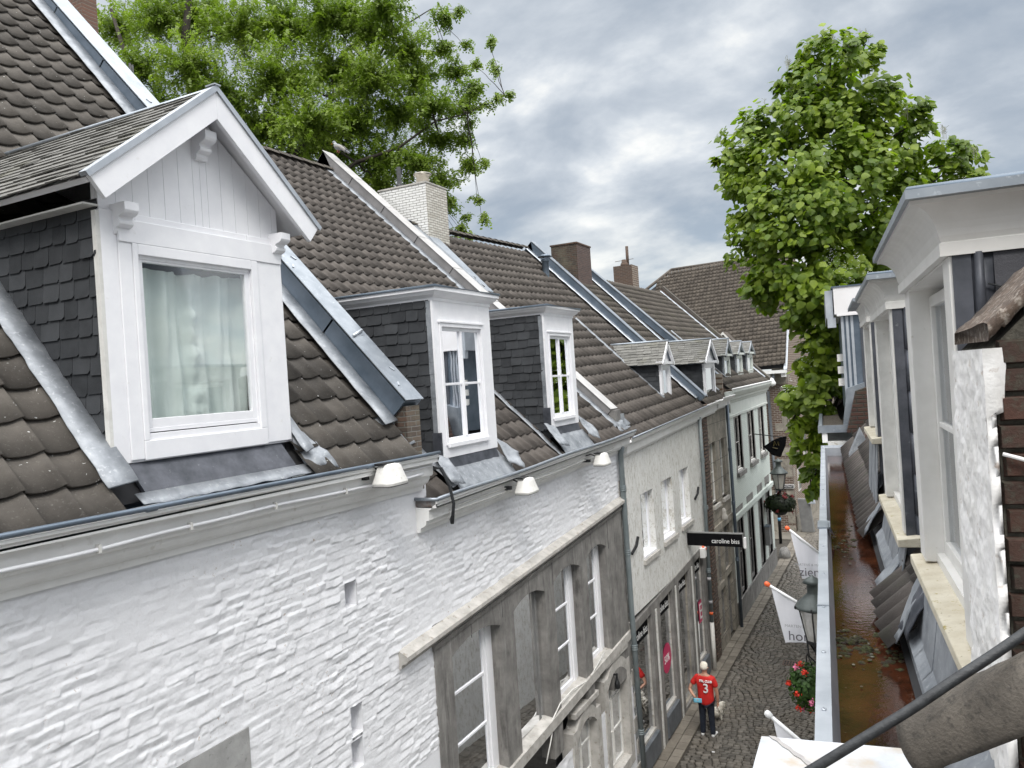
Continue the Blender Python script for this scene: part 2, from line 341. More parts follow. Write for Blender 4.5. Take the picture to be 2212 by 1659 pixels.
def text(body, size, o, a, up, mat, parent, name='lettering', ext=.002, align='LEFT', bold=0., sx=1., width=None):
    c = bpy.data.curves.new(name, 'FONT'); c.body = body; c.size = size; c.extrude = ext; c.align_x = align; c.offset = bold
    t = bpy.data.objects.new(name+'_tmp', c); COL.objects.link(t)
    dg = bpy.context.evaluated_depsgraph_get(); me = bpy.data.meshes.new_from_object(t.evaluated_get(dg)); bpy.data.objects.remove(t)
    if width: sx = width/max(v.co.x for v in me.vertices)
    a = nrm(A(*a)); up = nrm(A(*up)); n = np.cross(a, up)
    off = np.zeros(3)
    if parent is not None:
        r = parent
        while r.parent: r = r.parent
        off = np.array(r.matrix_world.translation)
    o = A(*o)-off; a = a*sx
    me.transform(Matrix(((a[0], up[0], n[0], o[0]), (a[1], up[1], n[1], o[1]), (a[2], up[2], n[2], o[2]), (0, 0, 0, 1))))
    me.name = name; me.materials.clear()
    return link(name, me, mat, parent)
def vnoise(x, y, seed=0):
    x = np.asarray(x, float); y = np.asarray(y, float); r = np.random.default_rng(seed).random((257, 257))
    xi = np.floor(x).astype(int); yi = np.floor(y).astype(int); fx = x-xi; fy = y-yi; fx = fx*fx*(3-2*fx); fy = fy*fy*(3-2*fy)
    g = lambda i, j: r[i % 257, j % 257]
    return (g(xi, yi)*(1-fx)+g(xi+1, yi)*fx)*(1-fy)+(g(xi, yi+1)*(1-fx)+g(xi+1, yi+1)*fx)*fy
def fbm(x, y, seed=0, o=4): return sum(vnoise(x*2**i, y*2**i, seed+i)/2**i for i in range(o))/(2-2**(1-o))
PROF = [(0, .66), (.05, .50), (.11, .24), (.18, .08), (.32, 0), (.5, .02), (.66, .13), (.78, .42), (.87, .78), (.94, 1.), (1.0, 1.02)]
PROF3 = [(q/12, .5-.5*math.cos(q/12*2*math.pi+.9)) for q in range(13)]
PROF2 = [(0, .25), (.08, .1), (.2, 0), (.5, 0), (.66, .12), (.76, .6), (.85, 1.), (.94, .95), (1.0, .55)]
def tile_roof(o, a, v, Wd, Ln, tw, tl, mat, parent, cut=None, amp=.045, lift=.04, prof=PROF, name='roof_tiles', jit=.004, seed=1):
    r = np.random.default_rng(seed); a = nrm(A(*a)); v = nrm(A(*v)); n = nrm(np.cross(a, v)); n = n if n[2] > 0 else -n; o = A(*o)
    nc = max(1, int(round(Wd/tw))); nr = max(1, int(round(Ln/tl))); K = len(prof)
    ps = np.array([p[0] for p in prof]); ph = np.array([p[1] for p in prof])*amp
    V = []; F = []; T = []; k = 0
    for j in range(nr):
        for i in range(nc):
            if cut:
                cc = o+a*((i+.5)*tw)+v*((j+.45)*tl)
                if any(c0 < cc[1] < c1 and cc[0] > c2 for c0, c1, c2 in cut): continue
            dz = r.normal()*jit*.4; dy = r.normal()*jit; sk = r.normal()*jit; y0 = j*tl-.02+dy; y1 = (j+1)*tl+.035
            X = (i+ps)*tw
            for (yy, hh, skk) in ((y0+.006, lift-.020, sk), (y0, lift, sk), (y1, 0, 0)):
                h = ph+hh+dz; yv = yy+skk*(ps-.5)
                V.append(o+a*X[:, None]+v*yv[:, None]+n*h[:, None])
            q = np.arange(K-1)+k
            F.append(np.stack([q, q+1, q+K+1, q+K], 1)); F.append(np.stack([q+K, q+K+1, q+2*K+1, q+2*K], 1))
            # sealing edge at the tile's open side
            T += [r.random()*.98+.02]*(2*(K-1)); k += 3*K
    return raw(name, np.concatenate(V), np.concatenate(F), T, mat, parent)
def slates(o, a, v, Wd, Ln, sw, sl, mat, parent, name='slates', th=.008, seed=1, rnd=True, clip=None):
    """overlapping slates on the plane o + a*x + v*y (y up); the tail of each is proud"""
    r = np.random.default_rng(seed); a = nrm(A(*a)); v = nrm(A(*v)); n = np.cross(a, v); o = A(*o); m = MB()
    if clip is None: n = n if True else n
    nr = int(math.ceil(Ln/sl))
    for j in range(nr):
        x = -r.random()*sw
        while x < Wd:
            w = sw*(.8+.45*r.random()); x1 = min(x+w, Wd); x0 = max(x, 0)
            if x1-x0 > .03:
                y0 = j*sl+r.normal()*.006; y1 = min((j+1)*sl+.03, Ln+.01); g = .0025; c = min(.25*w, .035) if rnd else .004
                ti = .012+abs(r.normal())*.005; tv = .05+.95*r.random()
                pts = [(x0+g, y0+.003), (x0+g+.006, y0), (x1-g-c*.8, y0+r.normal()*.004), (x1-g, y0+c*.65), (x1-g, y1), (x0+g, y1)]
                hh = lambda y: ti*(1-(y-y0)/(y1-y0+1e-6))+.002
                top = [o+a*p+v*q+n*(hh(q)+th) for p, q in pts]; bot = [o+a*p+v*q+n*(hh(q)-.002) for p, q in pts]
                k = len(pts); m.add(top+bot, [tuple(range(k))]+[(i, k+i, k+(i+1) % k, (i+1) % k) for i in range(k)], tv)
            x += w
    return m.build(name, mat, parent)
# ------------------------------------------------------------------ shared builders
def st(x, y, d=0.):
    p = at(x, y, X=-5.45+d); return p[1], p[2]
def window(parent, fr, s0, s1, t0, t1, d0, sash=.055, nv=1, nh=1, mat=None, glass=None, back='dark', depth=.28, th=.045, name='window', sgn=1, mull=.03, casement=True, jamb=0):
    """fr.d grows toward the viewer when sgn=1; the frame sits between d0-th and d0"""
    mat = mat or MW; glass = glass or MGlass; m = MB(); D = lambda q: d0-sgn*q
    fb = lambda *k: m.fb(fr, *k)
    fb(s0, s0+sash, t0, t1, D(th), D(0)); fb(s1-sash, s1, t0, t1, D(th), D(0))
    fb(s0+sash, s1-sash, t0, t0+sash*1.3, D(th), D(0)); fb(s0+sash, s1-sash, t1-sash, t1, D(th), D(0))
    a0, a1, b0, b1 = s0+sash, s1-sash, t0+sash*1.3, t1-sash
    for i in range(1, nv):
        c = a0+(a1-a0)*i/nv; w = (mull*1.6 if casement else mull)/2
        fb(c-w, c+w, b0, b1, D(th*.9), D(-.006 if casement else .008))
        if casement: fb(c-w*.3, c+w*.3, b0, b1, D(0), D(-.014))
    for i in range(1, nh):
        c = b0+(b1-b0)*i/nh
        for k in range(nv):
            x0 = a0+(a1-a0)*k/nv+(mull*.8 if k else 0); x1 = a0+(a1-a0)*(k+1)/nv-(mull*.8 if k < nv-1 else 0)
            fb(x0, x1, c-mull/2, c+mull/2, D(th*.8), D(.006))
    w = m.build(name, mat, parent, bevel=.004 if (s1-s0) > .3 else 0)
    g = MB(); g.fb(fr, a0-.01, a1+.01, b0-.01, b1+.01, D(th*.62), D(th*.5)); g.build('pane', glass, w)
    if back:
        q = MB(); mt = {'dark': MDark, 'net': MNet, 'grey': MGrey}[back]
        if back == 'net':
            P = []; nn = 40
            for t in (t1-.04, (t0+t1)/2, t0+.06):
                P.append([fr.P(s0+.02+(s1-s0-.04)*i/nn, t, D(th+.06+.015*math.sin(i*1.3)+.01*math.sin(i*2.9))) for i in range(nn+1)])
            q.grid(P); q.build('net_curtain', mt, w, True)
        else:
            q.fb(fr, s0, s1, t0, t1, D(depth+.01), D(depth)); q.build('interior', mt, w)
    return w
def wall_holes(m, fr, s0, s1, t0, t1, d0, d1, holes, tv=0.):
    """solid wall split around rectangular holes (s0,s1,t0,t1)"""
    ss = sorted({s0, s1, *[h[0] for h in holes], *[h[1] for h in holes]}); ss = [q for q in ss if s0 <= q <= s1]
    for a, b in zip(ss[:-1], ss[1:]):
        c = (a+b)/2; hs = sorted([(h[2], h[3]) for h in holes if h[0] < c < h[1]]); z = t0
        for h0, h1 in hs:
            if h0 > z: m.fb(fr, a, b, z, h0, d0, d1, tv)
            z = max(z, h1)
        if z < t1: m.fb(fr, a, b, z, t1, d0, d1, tv)
def extr(m, fr, prof, s0, s1, dz0=0., dz1=0.):
    m.loft([fr.P(s0, z+dz0, d) for d, z in prof], [fr.P(s1, z+dz1, d) for d, z in prof])
def xz(Y, X, Z): return A(X, Y, Z)
def parapet(parent, y0, y1, Xa, Za, Xb, Zb, th, capmat, body=None, bodydrop=.5, over=.04, name='parapet', seams=0):
    """sloping gable parapet in the plane Y=const; the cap's top edge runs (Xa,Za) bottom to (Xb,Zb) top"""
    u = nrm(A(Xb-Xa, 0, Zb-Za)); n = A(-u[2], 0, u[0]); n = n if n[2] > 0 else -n
    a, b = A(Xa, y0, Za), A(Xb, y0, Zb); Yv = A(0, y1-y0, 0)
    m = MB(); m.prism([a, b, b-n*th, a-n*th], Yv)
    Lt = np.linalg.norm(b-a); k = max(1, int(Lt/1.55))
    for i in range(1, k+1):
        if seams: m.prism([a+u*(Lt*i/(k+.6))+n*.008, a+u*(Lt*i/(k+.6)+.03)+n*.008, a+u*(Lt*i/(k+.6)+.03)-n*(th+.003), a+u*(Lt*i/(k+.6))-n*(th+.003)], Yv*1.02)
    root = m.build(name, capmat, parent)
    if body:
        q = MB(); o = A(0, over, 0); w = A(0, y1-y0-2*over, 0)
        q.prism([a-n*th+o+u*.05, b-n*th+o, b-n*th+o-Zv*bodydrop, a-n*th+o-Zv*bodydrop+u*.05, ], w); q.build('brick_body', body, root)
    return root
def strip(m, pts0, pts1, thick=.01):
    """ribbon between two polylines, with thickness"""
    k = len(pts0); up = A(0, 0, thick)
    V = [A(*p) for p in pts0]+[A(*p) for p in pts1]; V2 = [p-up for p in V]
    F = [(i, i+1, k+i+1, k+i) for i in range(k-1)]; o = 2*k
    F += [(o+i, o+k+i, o+k+i+1, o+i+1) for i in range(k-1)]
    F += [(i, o+i, o+i+1, i+1) for i in range(k-1)]+[(k+i, k+i+1, o+k+i+1, o+k+i) for i in range(k-1)]+[(0, k, o+k, o), (k-1, o+k-1, o+2*k-1, 2*k-1)]
    m.add(V+V2, F)
def flashing(parent, ya, yb, Xa, Xb, roofz, lift=.05, mat=None, name='valley_flashing', rag=.012, n=26, seed=3):
    r = random.Random(seed); m = MB(); p0 = []; p1 = []
    for i in range(n+1):
        X = Xa+(Xb-Xa)*i/n; z = roofz(X)+lift
        p0.append(A(X, ya+r.uniform(-rag, rag), z+r.uniform(-rag, rag)*.6)); p1.append(A(X, yb+r.uniform(-rag, rag)*.5, z+.03+r.uniform(-rag, rag)*.5))
    strip(m, p0, p1, .012); return m.build(name, mat or MLead, parent, True)
def drainpipe(parent, path, r, mat, collars=(), name='drainpipe'):
    m = MB(); m.tube(path, r, 12)
    p = [A(*q) for q in path]
    o = m.build(name, mat, parent, True)
    if collars:
        for (x, y, z) in collars:
            c = MB(); c.lathe((x, y, z), [(r, -.06), (r+.012, -.055), (r+.012, -.03), (r+.003, -.025), (r+.003, -.015), (r+.013, -.01), (r+.013, .012), (r+.003, .018), (r+.003, .03), (r+.012, .035), (r+.012, .055), (r, .06)], 12); c.build('pipe_collar', mat, o, True)
    return o
# ================================================================== HOUSE 1 and 2: white brick front
H1 = thing('white_house', 'nearest whitewashed house on the left, with the large white gabled dormer', 'house', (-5.45, 4, 0))
H2 = thing('white_house', 'white house with two flat-topped dormers and a bluestone window group', 'house', (-5.45, 12, 0))
R1 = lambda X: 8.03+(-5.45-X)*1.1
R2 = lambda X: 7.42+(-5.60-X)*.935
R3 = lambda X: 7.52+(-5.60-X)*.985
# openings in the brick: (s0,s1,t0,t1)
nich = []
for (x0, y0, x1, y1) in ((742, 1262, 772, 1306), (757, 1530, 786, 1578), (759, 1605, 788, 1650)):
    s0, tA = st(x0, y0); s1, tB = st(x1, y1); nich.append((s0, s1, min(tA, tB)+.0, max(tA, tB)))
WG = (8.05, 15.32, 2.35, 5.72)   # the bluestone window group
STN = (3.2, 5.02, 4.55, 5.75)
ARC = [(12.3, 13.25, .9, 2.6), (13.9, 15.0, .9, 2.9)]
def brick_relief(name, ys, zs, holes, parent, seed, strength=1., top=None):
    Y, Z = np.meshgrid(ys, zs)
    rh = .088; zz = Z+.06*(fbm(Y*.55, Z*.3, seed)-.5)+.034*(fbm(Y*1.9, Z*1.7, seed+5)-.5)+.016*(fbm(Y*7, Z*5, seed+6)-.5)
    row = np.floor(zz/rh).astype(int); fz = zz/rh-row
    rr = np.random.default_rng(seed+9); offs = rr.random(400)*3; bl = .23+.06*rr.random(400)
    yy = (Y+.03*(fbm(Y*2.1, Z*2.4, seed+20)-.5))/bl[row % 400]+offs[row % 400]; bi = np.floor(yy).astype(int); fy = yy-bi
    tab = rr.random((97, 89)); tb = tab[row % 97, bi % 89]; tb2 = tab[(row*3+5) % 97, (bi*7+1) % 89]
    ez = np.minimum(fz, 1-fz)*rh; ey = np.minimum(fy, 1-fy)*bl[row % 400]
    wob = .016*(fbm(Y*13, Z*17, seed+30, 4)-.47)
    e = np.minimum(ez, ey)+wob; joint = np.clip(e/.011, 0, 1); joint = joint*joint*(3-2*joint)
    soft = np.clip(fbm(Y*.9+3, Z*1.1, seed+50, 3)*2.6-.55, .22, 1.0)
    tb3 = tab[(row*5+2) % 97, (bi*3+7) % 89]; h = joint*(.0012+.0098*tb*tb)*soft*np.where(tb3 > .35, 1., .35)
    h += (tb2-.5)*.020*(fz-.5)*soft*joint*2.0         # each brick face tilts a little
    h += .015*(fbm(Y*9, Z*13, seed+60, 5)-.5)*(.3+soft)+.030*(fbm(Y*.8, Z*.8, seed+70, 3)-.5)
    rough = np.clip(fbm(Y*2.2, Z*2.2, seed+90, 3)-.5, 0, 1)*2.4
    h += rough*.030*(fbm(Y*20, Z*26, seed+80, 4)-.5)
    h *= strength
    V = np.stack([-5.45+h, Y, Z], -1).reshape(-1, 3); nz, ny = Y.shape
    idx = np.arange(nz*ny).reshape(nz, ny); F = np.stack([idx[:-1, :-1], idx[:-1, 1:], idx[1:, 1:], idx[1:, :-1]], -1).reshape(-1, 4)
    cy = (Y[:-1, :-1]+Y[1:, 1:])/2; cz = (Z[:-1, :-1]+Z[1:, 1:])/2; keep = np.ones(cy.shape, bool)
    for a, b, c, d in holes: keep &= ~((cy > a) & (cy < b) & (cz > c) & (cz < d))
    if top is not None: keep &= top(cy, cz)
    return raw(name, V, F[keep.ravel()], None, MWall, parent, True)
ys1 = np.arange(2.3, 8.12, .0115); zs1 = np.arange(4.2, 7.62, .0115)
brick_relief('wall', ys1, zs1, nich[:1]+[STN]+[n for n in nich[1:]]+[(8.05, 9, 2, 5.72)], H1, 3)
ys2 = 8.12+np.cumsum(np.linspace(.012, .03, 345)); ys2 = ys2[ys2 < 15.72]; ys2 = np.concatenate([[8.1085], ys2])
zs2 = np.concatenate([np.arange(0, 4.2, .03), np.arange(4.2, 7.1, .0145)])
brick_relief('wall', ys2, zs2, [WG]+ARC, H2, 3)
m = MB(); wall_holes(m, LF, -3, 2.31, 0, 7.6, -.4, 0, []); wall_holes(m, LF, 2.3, 8.11, 0, 4.21, -.4, -.002, [])
m.fb(LF, 2.3, 8.1, 4.2, 7.6, -.40, -.16); m.build('lower_wall', MWall, H1)
for a, b, c, d in nich:   # reveals of the small wall niches
    m = MB()
    for q in ((a-.03, a, c, d), (b, b+.03, c, d), (a, b, c-.03, c), (a, b, d, d+.03)): m.fb(LF, *q, -.16, -.004)
    m.fb(LF, a, (a+b)/2, c, d, -.16, -.10); m.build('wall_niche', MWall, H1)
m = MB(); m.fb(LF, STN[0], STN[1], STN[2], STN[3], -.1, .004); m.build('stone_panel', mottle('grey_stone_panel', (.26, .26, .255), (.38, .38, .375), 5, .8, bump=.3, bsc=60, c3=(.16, .16, .155), sc3=18, th=(.62, .74)), H1)
# ---- cornice and gutter, house 1
CP1 = [(0, 7.50), (.035, 7.50), (.045, 7.555), (.085, 7.575), (.12, 7.60), (.145, 7.64), (.15, 7.675), (.185, 7.68), (.20, 7.70), (.205, 7.84), (.235, 7.85), (.255, 7.875), (.29, 7.895), (.31, 7.91), (.31, 7.935), (.285, 7.935), (.285, 7.85), (0, 7.85)]
m = MB(); extr(m, LF, CP1, -2, 8.0, .01, -.06); m.build('cornice', MWG, H1)
m = MB(); m.tube([LF.P(s, 7.948-.007*s*1.0+.012, .318+.003*math.sin(s*2)) for s in np.linspace(-2, 8.0, 30)], .022, 10)
for s in (3.93, 6.6): m.lathe(LF.P(s-.05, 7.955-.007*s, .318), [(.022, 0), (.026, .01), (.026, .09), (.022, .1)], 10, (0, 1, 0))
m.build('gutter_bead', MZincD, H1, True)
m = MB(); m.fb(LF, -2, 7.98, 7.84, 7.856, -.35, .285); m.fb(LF, -2, 7.98, 7.86, 7.95, -.36, -.34); m.build('gutter', MZincD, H1)
# house 2 cornice, deeper and lower
CP2 = [(0, 6.93), (.05, 6.93), (.06, 6.985), (.10, 7.0), (.14, 7.03), (.15, 7.08), (.19, 7.085), (.195, 7.21), (.23, 7.225), (.255, 7.26), (.30, 7.285), (.33, 7.30), (.33, 7.33), (.30, 7.33), (.30, 7.24), (0, 7.24)]
m = MB(); extr(m, LF, CP2, 7.86, 15.66, 0, .17); m.build('cornice', MWG, H2)
m = MB(); m.tube([LF.P(s, 7.345+.17*(s-7.86)/7.8+.01*math.sin(s*1.7), .335) for s in np.linspace(7.86, 15.66, 24)], .025, 10)
m.tube([LF.P(7.86, 7.345, .345), LF.P(7.86, 7.345, 0)], .022, 10); m.build('gutter_bead', MZinc, H2, True)
m = MB(); m.loft([LF.P(7.88, z, d) for d, z in ((-.45, 7.24), (.3, 7.24), (.3, 7.256), (-.45, 7.256))], [LF.P(15.6, z+.17, d) for d, z in ((-.45, 7.24), (.3, 7.24), (.3, 7.256), (-.45, 7.256))])
m.fb(LF, 7.87, 7.89, 7.25, 7.34, -.3, .3)
m.build('gutter', mottle('dirty_zinc_gutter', (.13, .12, .115), (.30, .30, .30), 5, .6, .3, .2, c3=(.13, .06, .035), sc3=6, th=(.5, .66)), H2)
# ---- roofs
def roof(parent, X0, z0, slope, ya, yb, Xtop, tw, tl, mat, dza=0., seed=1, **k):
    v = A(-1, 0, slope); Ln = (X0-Xtop)*math.hypot(1, slope)
    av = A(0, yb-ya, dza); Wd = np.linalg.norm(av)
    tile_roof((X0, ya, z0), av, v, Wd, Ln, tw, tl, mat, parent, seed=seed, **k)
    q = MB(); o = A(X0-.15, ya, z0+.15*slope-.09); t = A(Xtop, ya, z0+(X0-Xtop)*slope-.09)
    q.poly([o, o+av, t+av, t]); q.poly([t, t+av, t+av+A(-4, 0, -4*slope), t+A(-4, 0, -4*slope)]); q.build('roof_boarding', MDark, parent)
roof(H1, -5.30, 7.875, 1.1, -2.5, 7.8, -12.4, .300, .345, MTile1, seed=11, amp=.05, lift=.042, cut=[(3.85, 6.0, -5.85)])
roof(H2, -5.42, 7.26, .935, 8.1, 16.0, -13.0, .27, .335, MTile2, .14, seed=12, prof=PROF2, amp=.055, lift=.042, jit=.002, cut=[(8.72, 10.42, -5.95), (12.32, 13.76, -5.95)])
m = MB()
for i in range(20):
    y0 = 8.3+i*.4; c = A(-13.0, y0, 14.40+.006*i)
    P = [[c+A(.16*math.cos(q), .41*k, .10*math.sin(q)+.012*(1-k)) for q in np.linspace(0, math.pi, 7)] for k in (0, 1)]
    m.grid(P, .2+.7*random.random())
m.build('ridge_tiles', MTile3, H2)
# ---- party parapet with zinc cover between house 1 and 2
PB = parapet(H1, 7.74, 8.10, -5.42, 8.56, -15.2, 8.56+9.78*1.065, .34, MZincD, MBrickC, .75, .03, 'party_parapet', 1)
m = MB(); u = nrm(A(-1, 0, 1.065)); n = A(u[2], 0, -u[0]); n = -n if n[2] < 0 else n; a = A(-5.40, 7.73, 8.565)
m.prism([a+n*.004, a+u*14+n*.004, a+u*14+n*.016, a+n*.016], A(0, .385, 0)); m.build('zinc_cover', MZinc, PB)
m = MB()
for k, (du, dy) in enumerate(((.28, .12), (.55, .26), (2.55, .1), (2.75, .27), (5.7, .1), (6.4, .16))):
    c = a+u*du+A(0, dy, 0)+n*.022; m = MB(); m.obox(c, u+A(0, .6*(-1)**k, 0), A(0, 1, 0), n, .07, .035, .014); m.build('zinc_clip', MZincL, PB)
m = MB(); c = a+u*1.15+n*.03; m.tube([c+A(0, .05, 0), c+A(0, .33, 0)+u*.12], .022, 8); m.tube([c+A(0, .02, 0)-n*.015, c+A(0, .31, 0)+u*.1-n*.015-u*.06], .006, 5); m.build('snow_rail', MZincL, PB, True)
m = MB(); m.box((-6.02, 7.78, 7.45), (-5.44, 8.06, 8.50)); m.build('parapet_foot', MBrickC, PB)
m = MB(); m.box((-5.44, 7.78, 7.45), (-5.43, 8.06, 8.50)); m.build('parapet_foot_face', brickmat('foot_brick', (1, 2, None), ((.10, .075, .06), (.16, .12, .09), (.07, .06, .05)), (.20, .19, .17), weather=(.22, .21, .15)), PB)
flashing(H1, 7.50, 7.75, -5.55, -12.2, R1, .165, MLead, 'soaker_flashing', .008, 60, 5)
# crumpled lead at the foot of the parapet
def crumple(name, quad, parent, amp=.03, n=9, seed=1, mat=None):
    r = np.random.default_rng(seed); q = [A(*p) for p in quad]; N_ = nrm(np.cross(q[1]-q[0], q[3]-q[0])); P = []
    ph = r.random(6)*6
    for i in range(n+1):
        row = []
        for j in range(n+1):
            u_, v_ = i/n, j/n; p = (q[0]*(1-u_)+q[3]*u_)*(1-v_)+(q[1]*(1-u_)+q[2]*u_)*v_
            h = amp*(math.sin(u_*7+ph[0]+v_*3)*math.sin(v_*6+ph[1])+.5*math.sin(u_*15+ph[2])*math.sin(v_*13+ph[3]))
            row.append(p+N_*h)
        P.append(row)
    m = MB(); m.grid(P); return m.build(name, mat or MLead, parent, True, solid=.008)
crumple('lead_apron', [(-5.42, 7.52, 7.96), (-5.42, 7.92, 8.04), (-5.72, 7.80, 8.5), (-5.82, 7.5, 8.45)], H1, .02, 9, 4)
# ================================================================== dormer 1
def dormer1():
    fr = LF; D = -.15; F0, F1 = 3.99, 5.97
    m = MB(); fb = lambda *k: m.fb(fr, *k)
    fb(F0, 4.31, 8.25, 10.30, D-.12, D); fb(5.53, F1, 8.25, 10.30, D-.12, D)
    fb(4.31, 5.53, 9.93, 10.30, D-.12, D); fb(4.31, 5.53, 8.25, 8.44, D-.12, D)
    fb(4.13, F1-.02, 10.05, 10.24, D, D+.03)                       # head board
    fb(4.13, 4.25, 8.27, 10.05, D, D+.018); fb(5.62, 5.95, 8.27, 10.05, D, D+.018); fb(4.25, 5.62, 8.26, 8.42, D, D+.03)
    fb(4.25, 4.30, 8.42, 10.05, D, D+.03); fb(5.54, 5.62, 8.42, 10.05, D, D+.03); fb(4.30, 5.54, 9.96, 10.05, D, D+.03)
    root = m.build('dormer', MW, H1, bevel=.006)
    # planked gable
    m = MB(); sl = .80; ap = 5.03; top = lambda s: 11.36-abs(s-ap)*sl
    ed = [4.0]+[4.0+.158*i for i in range(1, 13)]+[5.97]; ed = sorted(set(ed+[ap]))
    for a_, b_ in zip(ed[:-1], ed[1:]):
        g = .0016; m.prism([fr.P(a_+g, 10.24, D-.05), fr.P(b_-g, 10.24, D-.05), fr.P(b_-g, top(b_), D-.05), fr.P(a_+g, top(a_), D-.05)], fr.n*.03)
    m.prism([fr.P(4.0, 10.24, D-.10), fr.P(5.97, 10.24, D-.10), fr.P(5.97, top(5.97), D-.10), fr.P(ap, top(ap), D-.10), fr.P(4.0, top(4.), D-.10)], fr.n*.045)
    m.build('gable_boarding', MW, root)
    # barge boards
    m = MB(); e0, e1 = 3.75, 6.29; za, ze0, ze1 = 11.50, 10.47, 10.44; w = .205
    for e_, ze in ((e0, ze0), (e1, ze1)):
        u_ = nrm(A(0, ap-e_, za-ze)); n_ = A(0, -u_[2], u_[1]); n_ = n_ if n_[2] > 0 else -n_
        p0 = A(-5.35, e_, ze); p1 = A(-5.35, ap, za); cut = w/n_[2]
        sg = 1 if e_ < ap else -1
        m.prism([p0, p1, p1-Zv*cut, p0-n_*w], A(-.045, 0, 0))
    m.build('bargeboard', MW, root, bevel=.004)
    m = MB()
    for e_, ze in ((e0, ze0), (e1, ze1)):
        u_ = nrm(A(0, ap-e_, za-ze)); n_ = A(0, -u_[2], u_[1]); n_ = n_ if n_[2] > 0 else -n_; p0 = A(-5.34, e_, ze)-u_*.02; p1 = A(-5.34, ap, za)
        m.prism([p0, p1, p1+Zv*.045, p0+n_*.035], A(-.08, 0, 0)); m.prism([p0+A(.008, 0, 0)-n_*.012, p1+A(.008, 0, 0)-Zv*.016, p1+A(.008, 0, 0)+Zv*.044, p0+A(.008, 0, 0)+n_*.034], A(-.007, 0, 0))
    m.obox((-5.38, ap, za+.04), (1, 0, 0), (0, 1, 0), (0, 0, 1), .12, .07, .012)
    m.build('zinc_edge', MZincL, root)
    # roof slabs
    m = MB(); sd_ = MB(); XB = -9.2
    for e_, ze in ((e0, ze0), (e1, ze1)):
        u_ = nrm(A(0, ap-e_, za-ze)); n_ = A(0, -u_[2], u_[1]); n_ = n_ if n_[2] > 0 else -n_; p0 = A(-5.40, e_, ze)-n_*.012; p1 = A(-5.40, ap, za)-n_*.012
        sd_.prism([p0, p1, p1-n_*.045, p0-n_*.045], A(XB+5.40, 0, 0))
    sd_.build('soffit', MW, root)
    for e_, ze, sg in ((e0, ze0, 1), (e1, ze1, -1)):
        u_ = nrm(A(0, ap-e_, za-ze)); Ln = math.hypot(ap-e_, za-ze)
        o = A(XB, e_-u_[1]*.04, ze-u_[2]*.04) if sg == 1 else A(-5.42, e_-u_[1]*.04, ze-u_[2]*.04)
        slates(o, (1, 0, 0) if sg == 1 else (-1, 0, 0), u_, -5.42-XB, Ln+.02, .21, .118, MSlateR, root, 'roof_slates', .010, 21+sg, False)
    m = MB(); m.tube([(-5.40, ap, za+.005), (XB, ap, za+.035)], .028, 8); m.build('ridge_roll', MZinc, root, True)
    # brackets
    pr = [(0, 0), (.03, -.02), (.045, -.05), (.10, -.055), (.125, -.075), (.12, -.10), (.095, -.115), (.115, -.135), (.15, -.15), (.165, -.175), (.205, -.18), (.235, -.155), (.235, 0)]
    pr = [(0, -.27), (.075, -.27), (.09, -.235), (.09, -.20), (.12, -.19), (.15, -.165), (.155, -.13), (.135, -.105), (.145, -.08), (.185, -.07), (.22, -.05), (.235, -.02), (.235, .07), (0, .07)]
    for s_, z_ in ((4.17, 10.30), (ap, 11.10), (5.90, 10.30)):
        m = MB(); m.prism([fr.P(s_-.065, z_+z*.72, D-.05+d*.88) for d, z in pr], A(0, .13, 0)); m.build('bracket', MW, root, bevel=.004)
    # cheeks
    for s_, nm in ((F0+.005, 1), (F1-.005, -1)):
        m = MB(); sg = nm; m.box((-8.8, min(s_, s_+.05*sg), 7.7), (-5.63, max(s_, s_+.05*sg), 10.38)); m.build('cheek_boarding', MDark, root)
    slates((-8.6, F0, 7.9), (1, 0, 0), (0, 0, 1), 2.98, 2.44, .205, .155, MSlate, root, 'cheek_slates', .010, 5)
    m = MB(); m.box((-5.655, F0-.03, 8.2), (-5.60, F0+.0, 10.28)); m.build('corner_strip', MWo, root)
    m = MB(); m.box((-8.8, F0-.13, 10.31), (-5.60, F0+.0, 10.325)); m.build('eave_board', MWo, root)
    # sash, glass, curtain
    window(root, fr, 4.30, 5.54, 8.52, 9.97, D-.01, .06, 1, 1, MW, MGlassC, None, name='window_frame')
    m = MB(); m.fb(fr, 4.30, 5.54, 8.42, 8.475, D-.08, D+.012); m.fb(fr, 4.30, 5.54, 8.485, 8.52, D-.08, D-.004); m.build('sill', MW, root, bevel=.003)
    m = MB(); m.fb(fr, 4.30, 5.54, 8.475, 8.487, D-.08, D-.03); m.build('sill_channel', MGrey, root)
    P = []; nn, mm = 110, 26
    for j in range(mm+1):
        t = 9.93-(9.93-8.5)*j/mm; row = []
        for i in range(nn+1):
            x = i/nn; s_ = 4.335+1.22*x+.02*(j/mm)*(1 if x > .5 else -1)*0
            dd = .032*math.sin(x*26+.7*math.sin(j*.22))+.018*math.sin(x*51+1+.05*j)+.012*math.sin(x*9-j*.1)
            gather = math.exp(-((x-.52)/.06)**2); dd += gather*.02*math.sin(j*1.9)+.012*math.sin(j*.9+x*14)*(.3+gather)
            if j == 0: t2 = t-.02-.018*abs(math.sin(x*17))-.02*math.sin(x*3.1)
            else: t2 = t-.03*(1-j/mm)
            row.append(fr.P(s_, t2, D-.17+dd))
        P.append(row)
    m = MB(); m.grid(P); m.build('curtain', MCurt, root, True)
    m = MB(); m.fb(fr, 4.2, 5.7, 8.4, 10.05, D-.50, D-.48); m.build('interior', MDark, root)
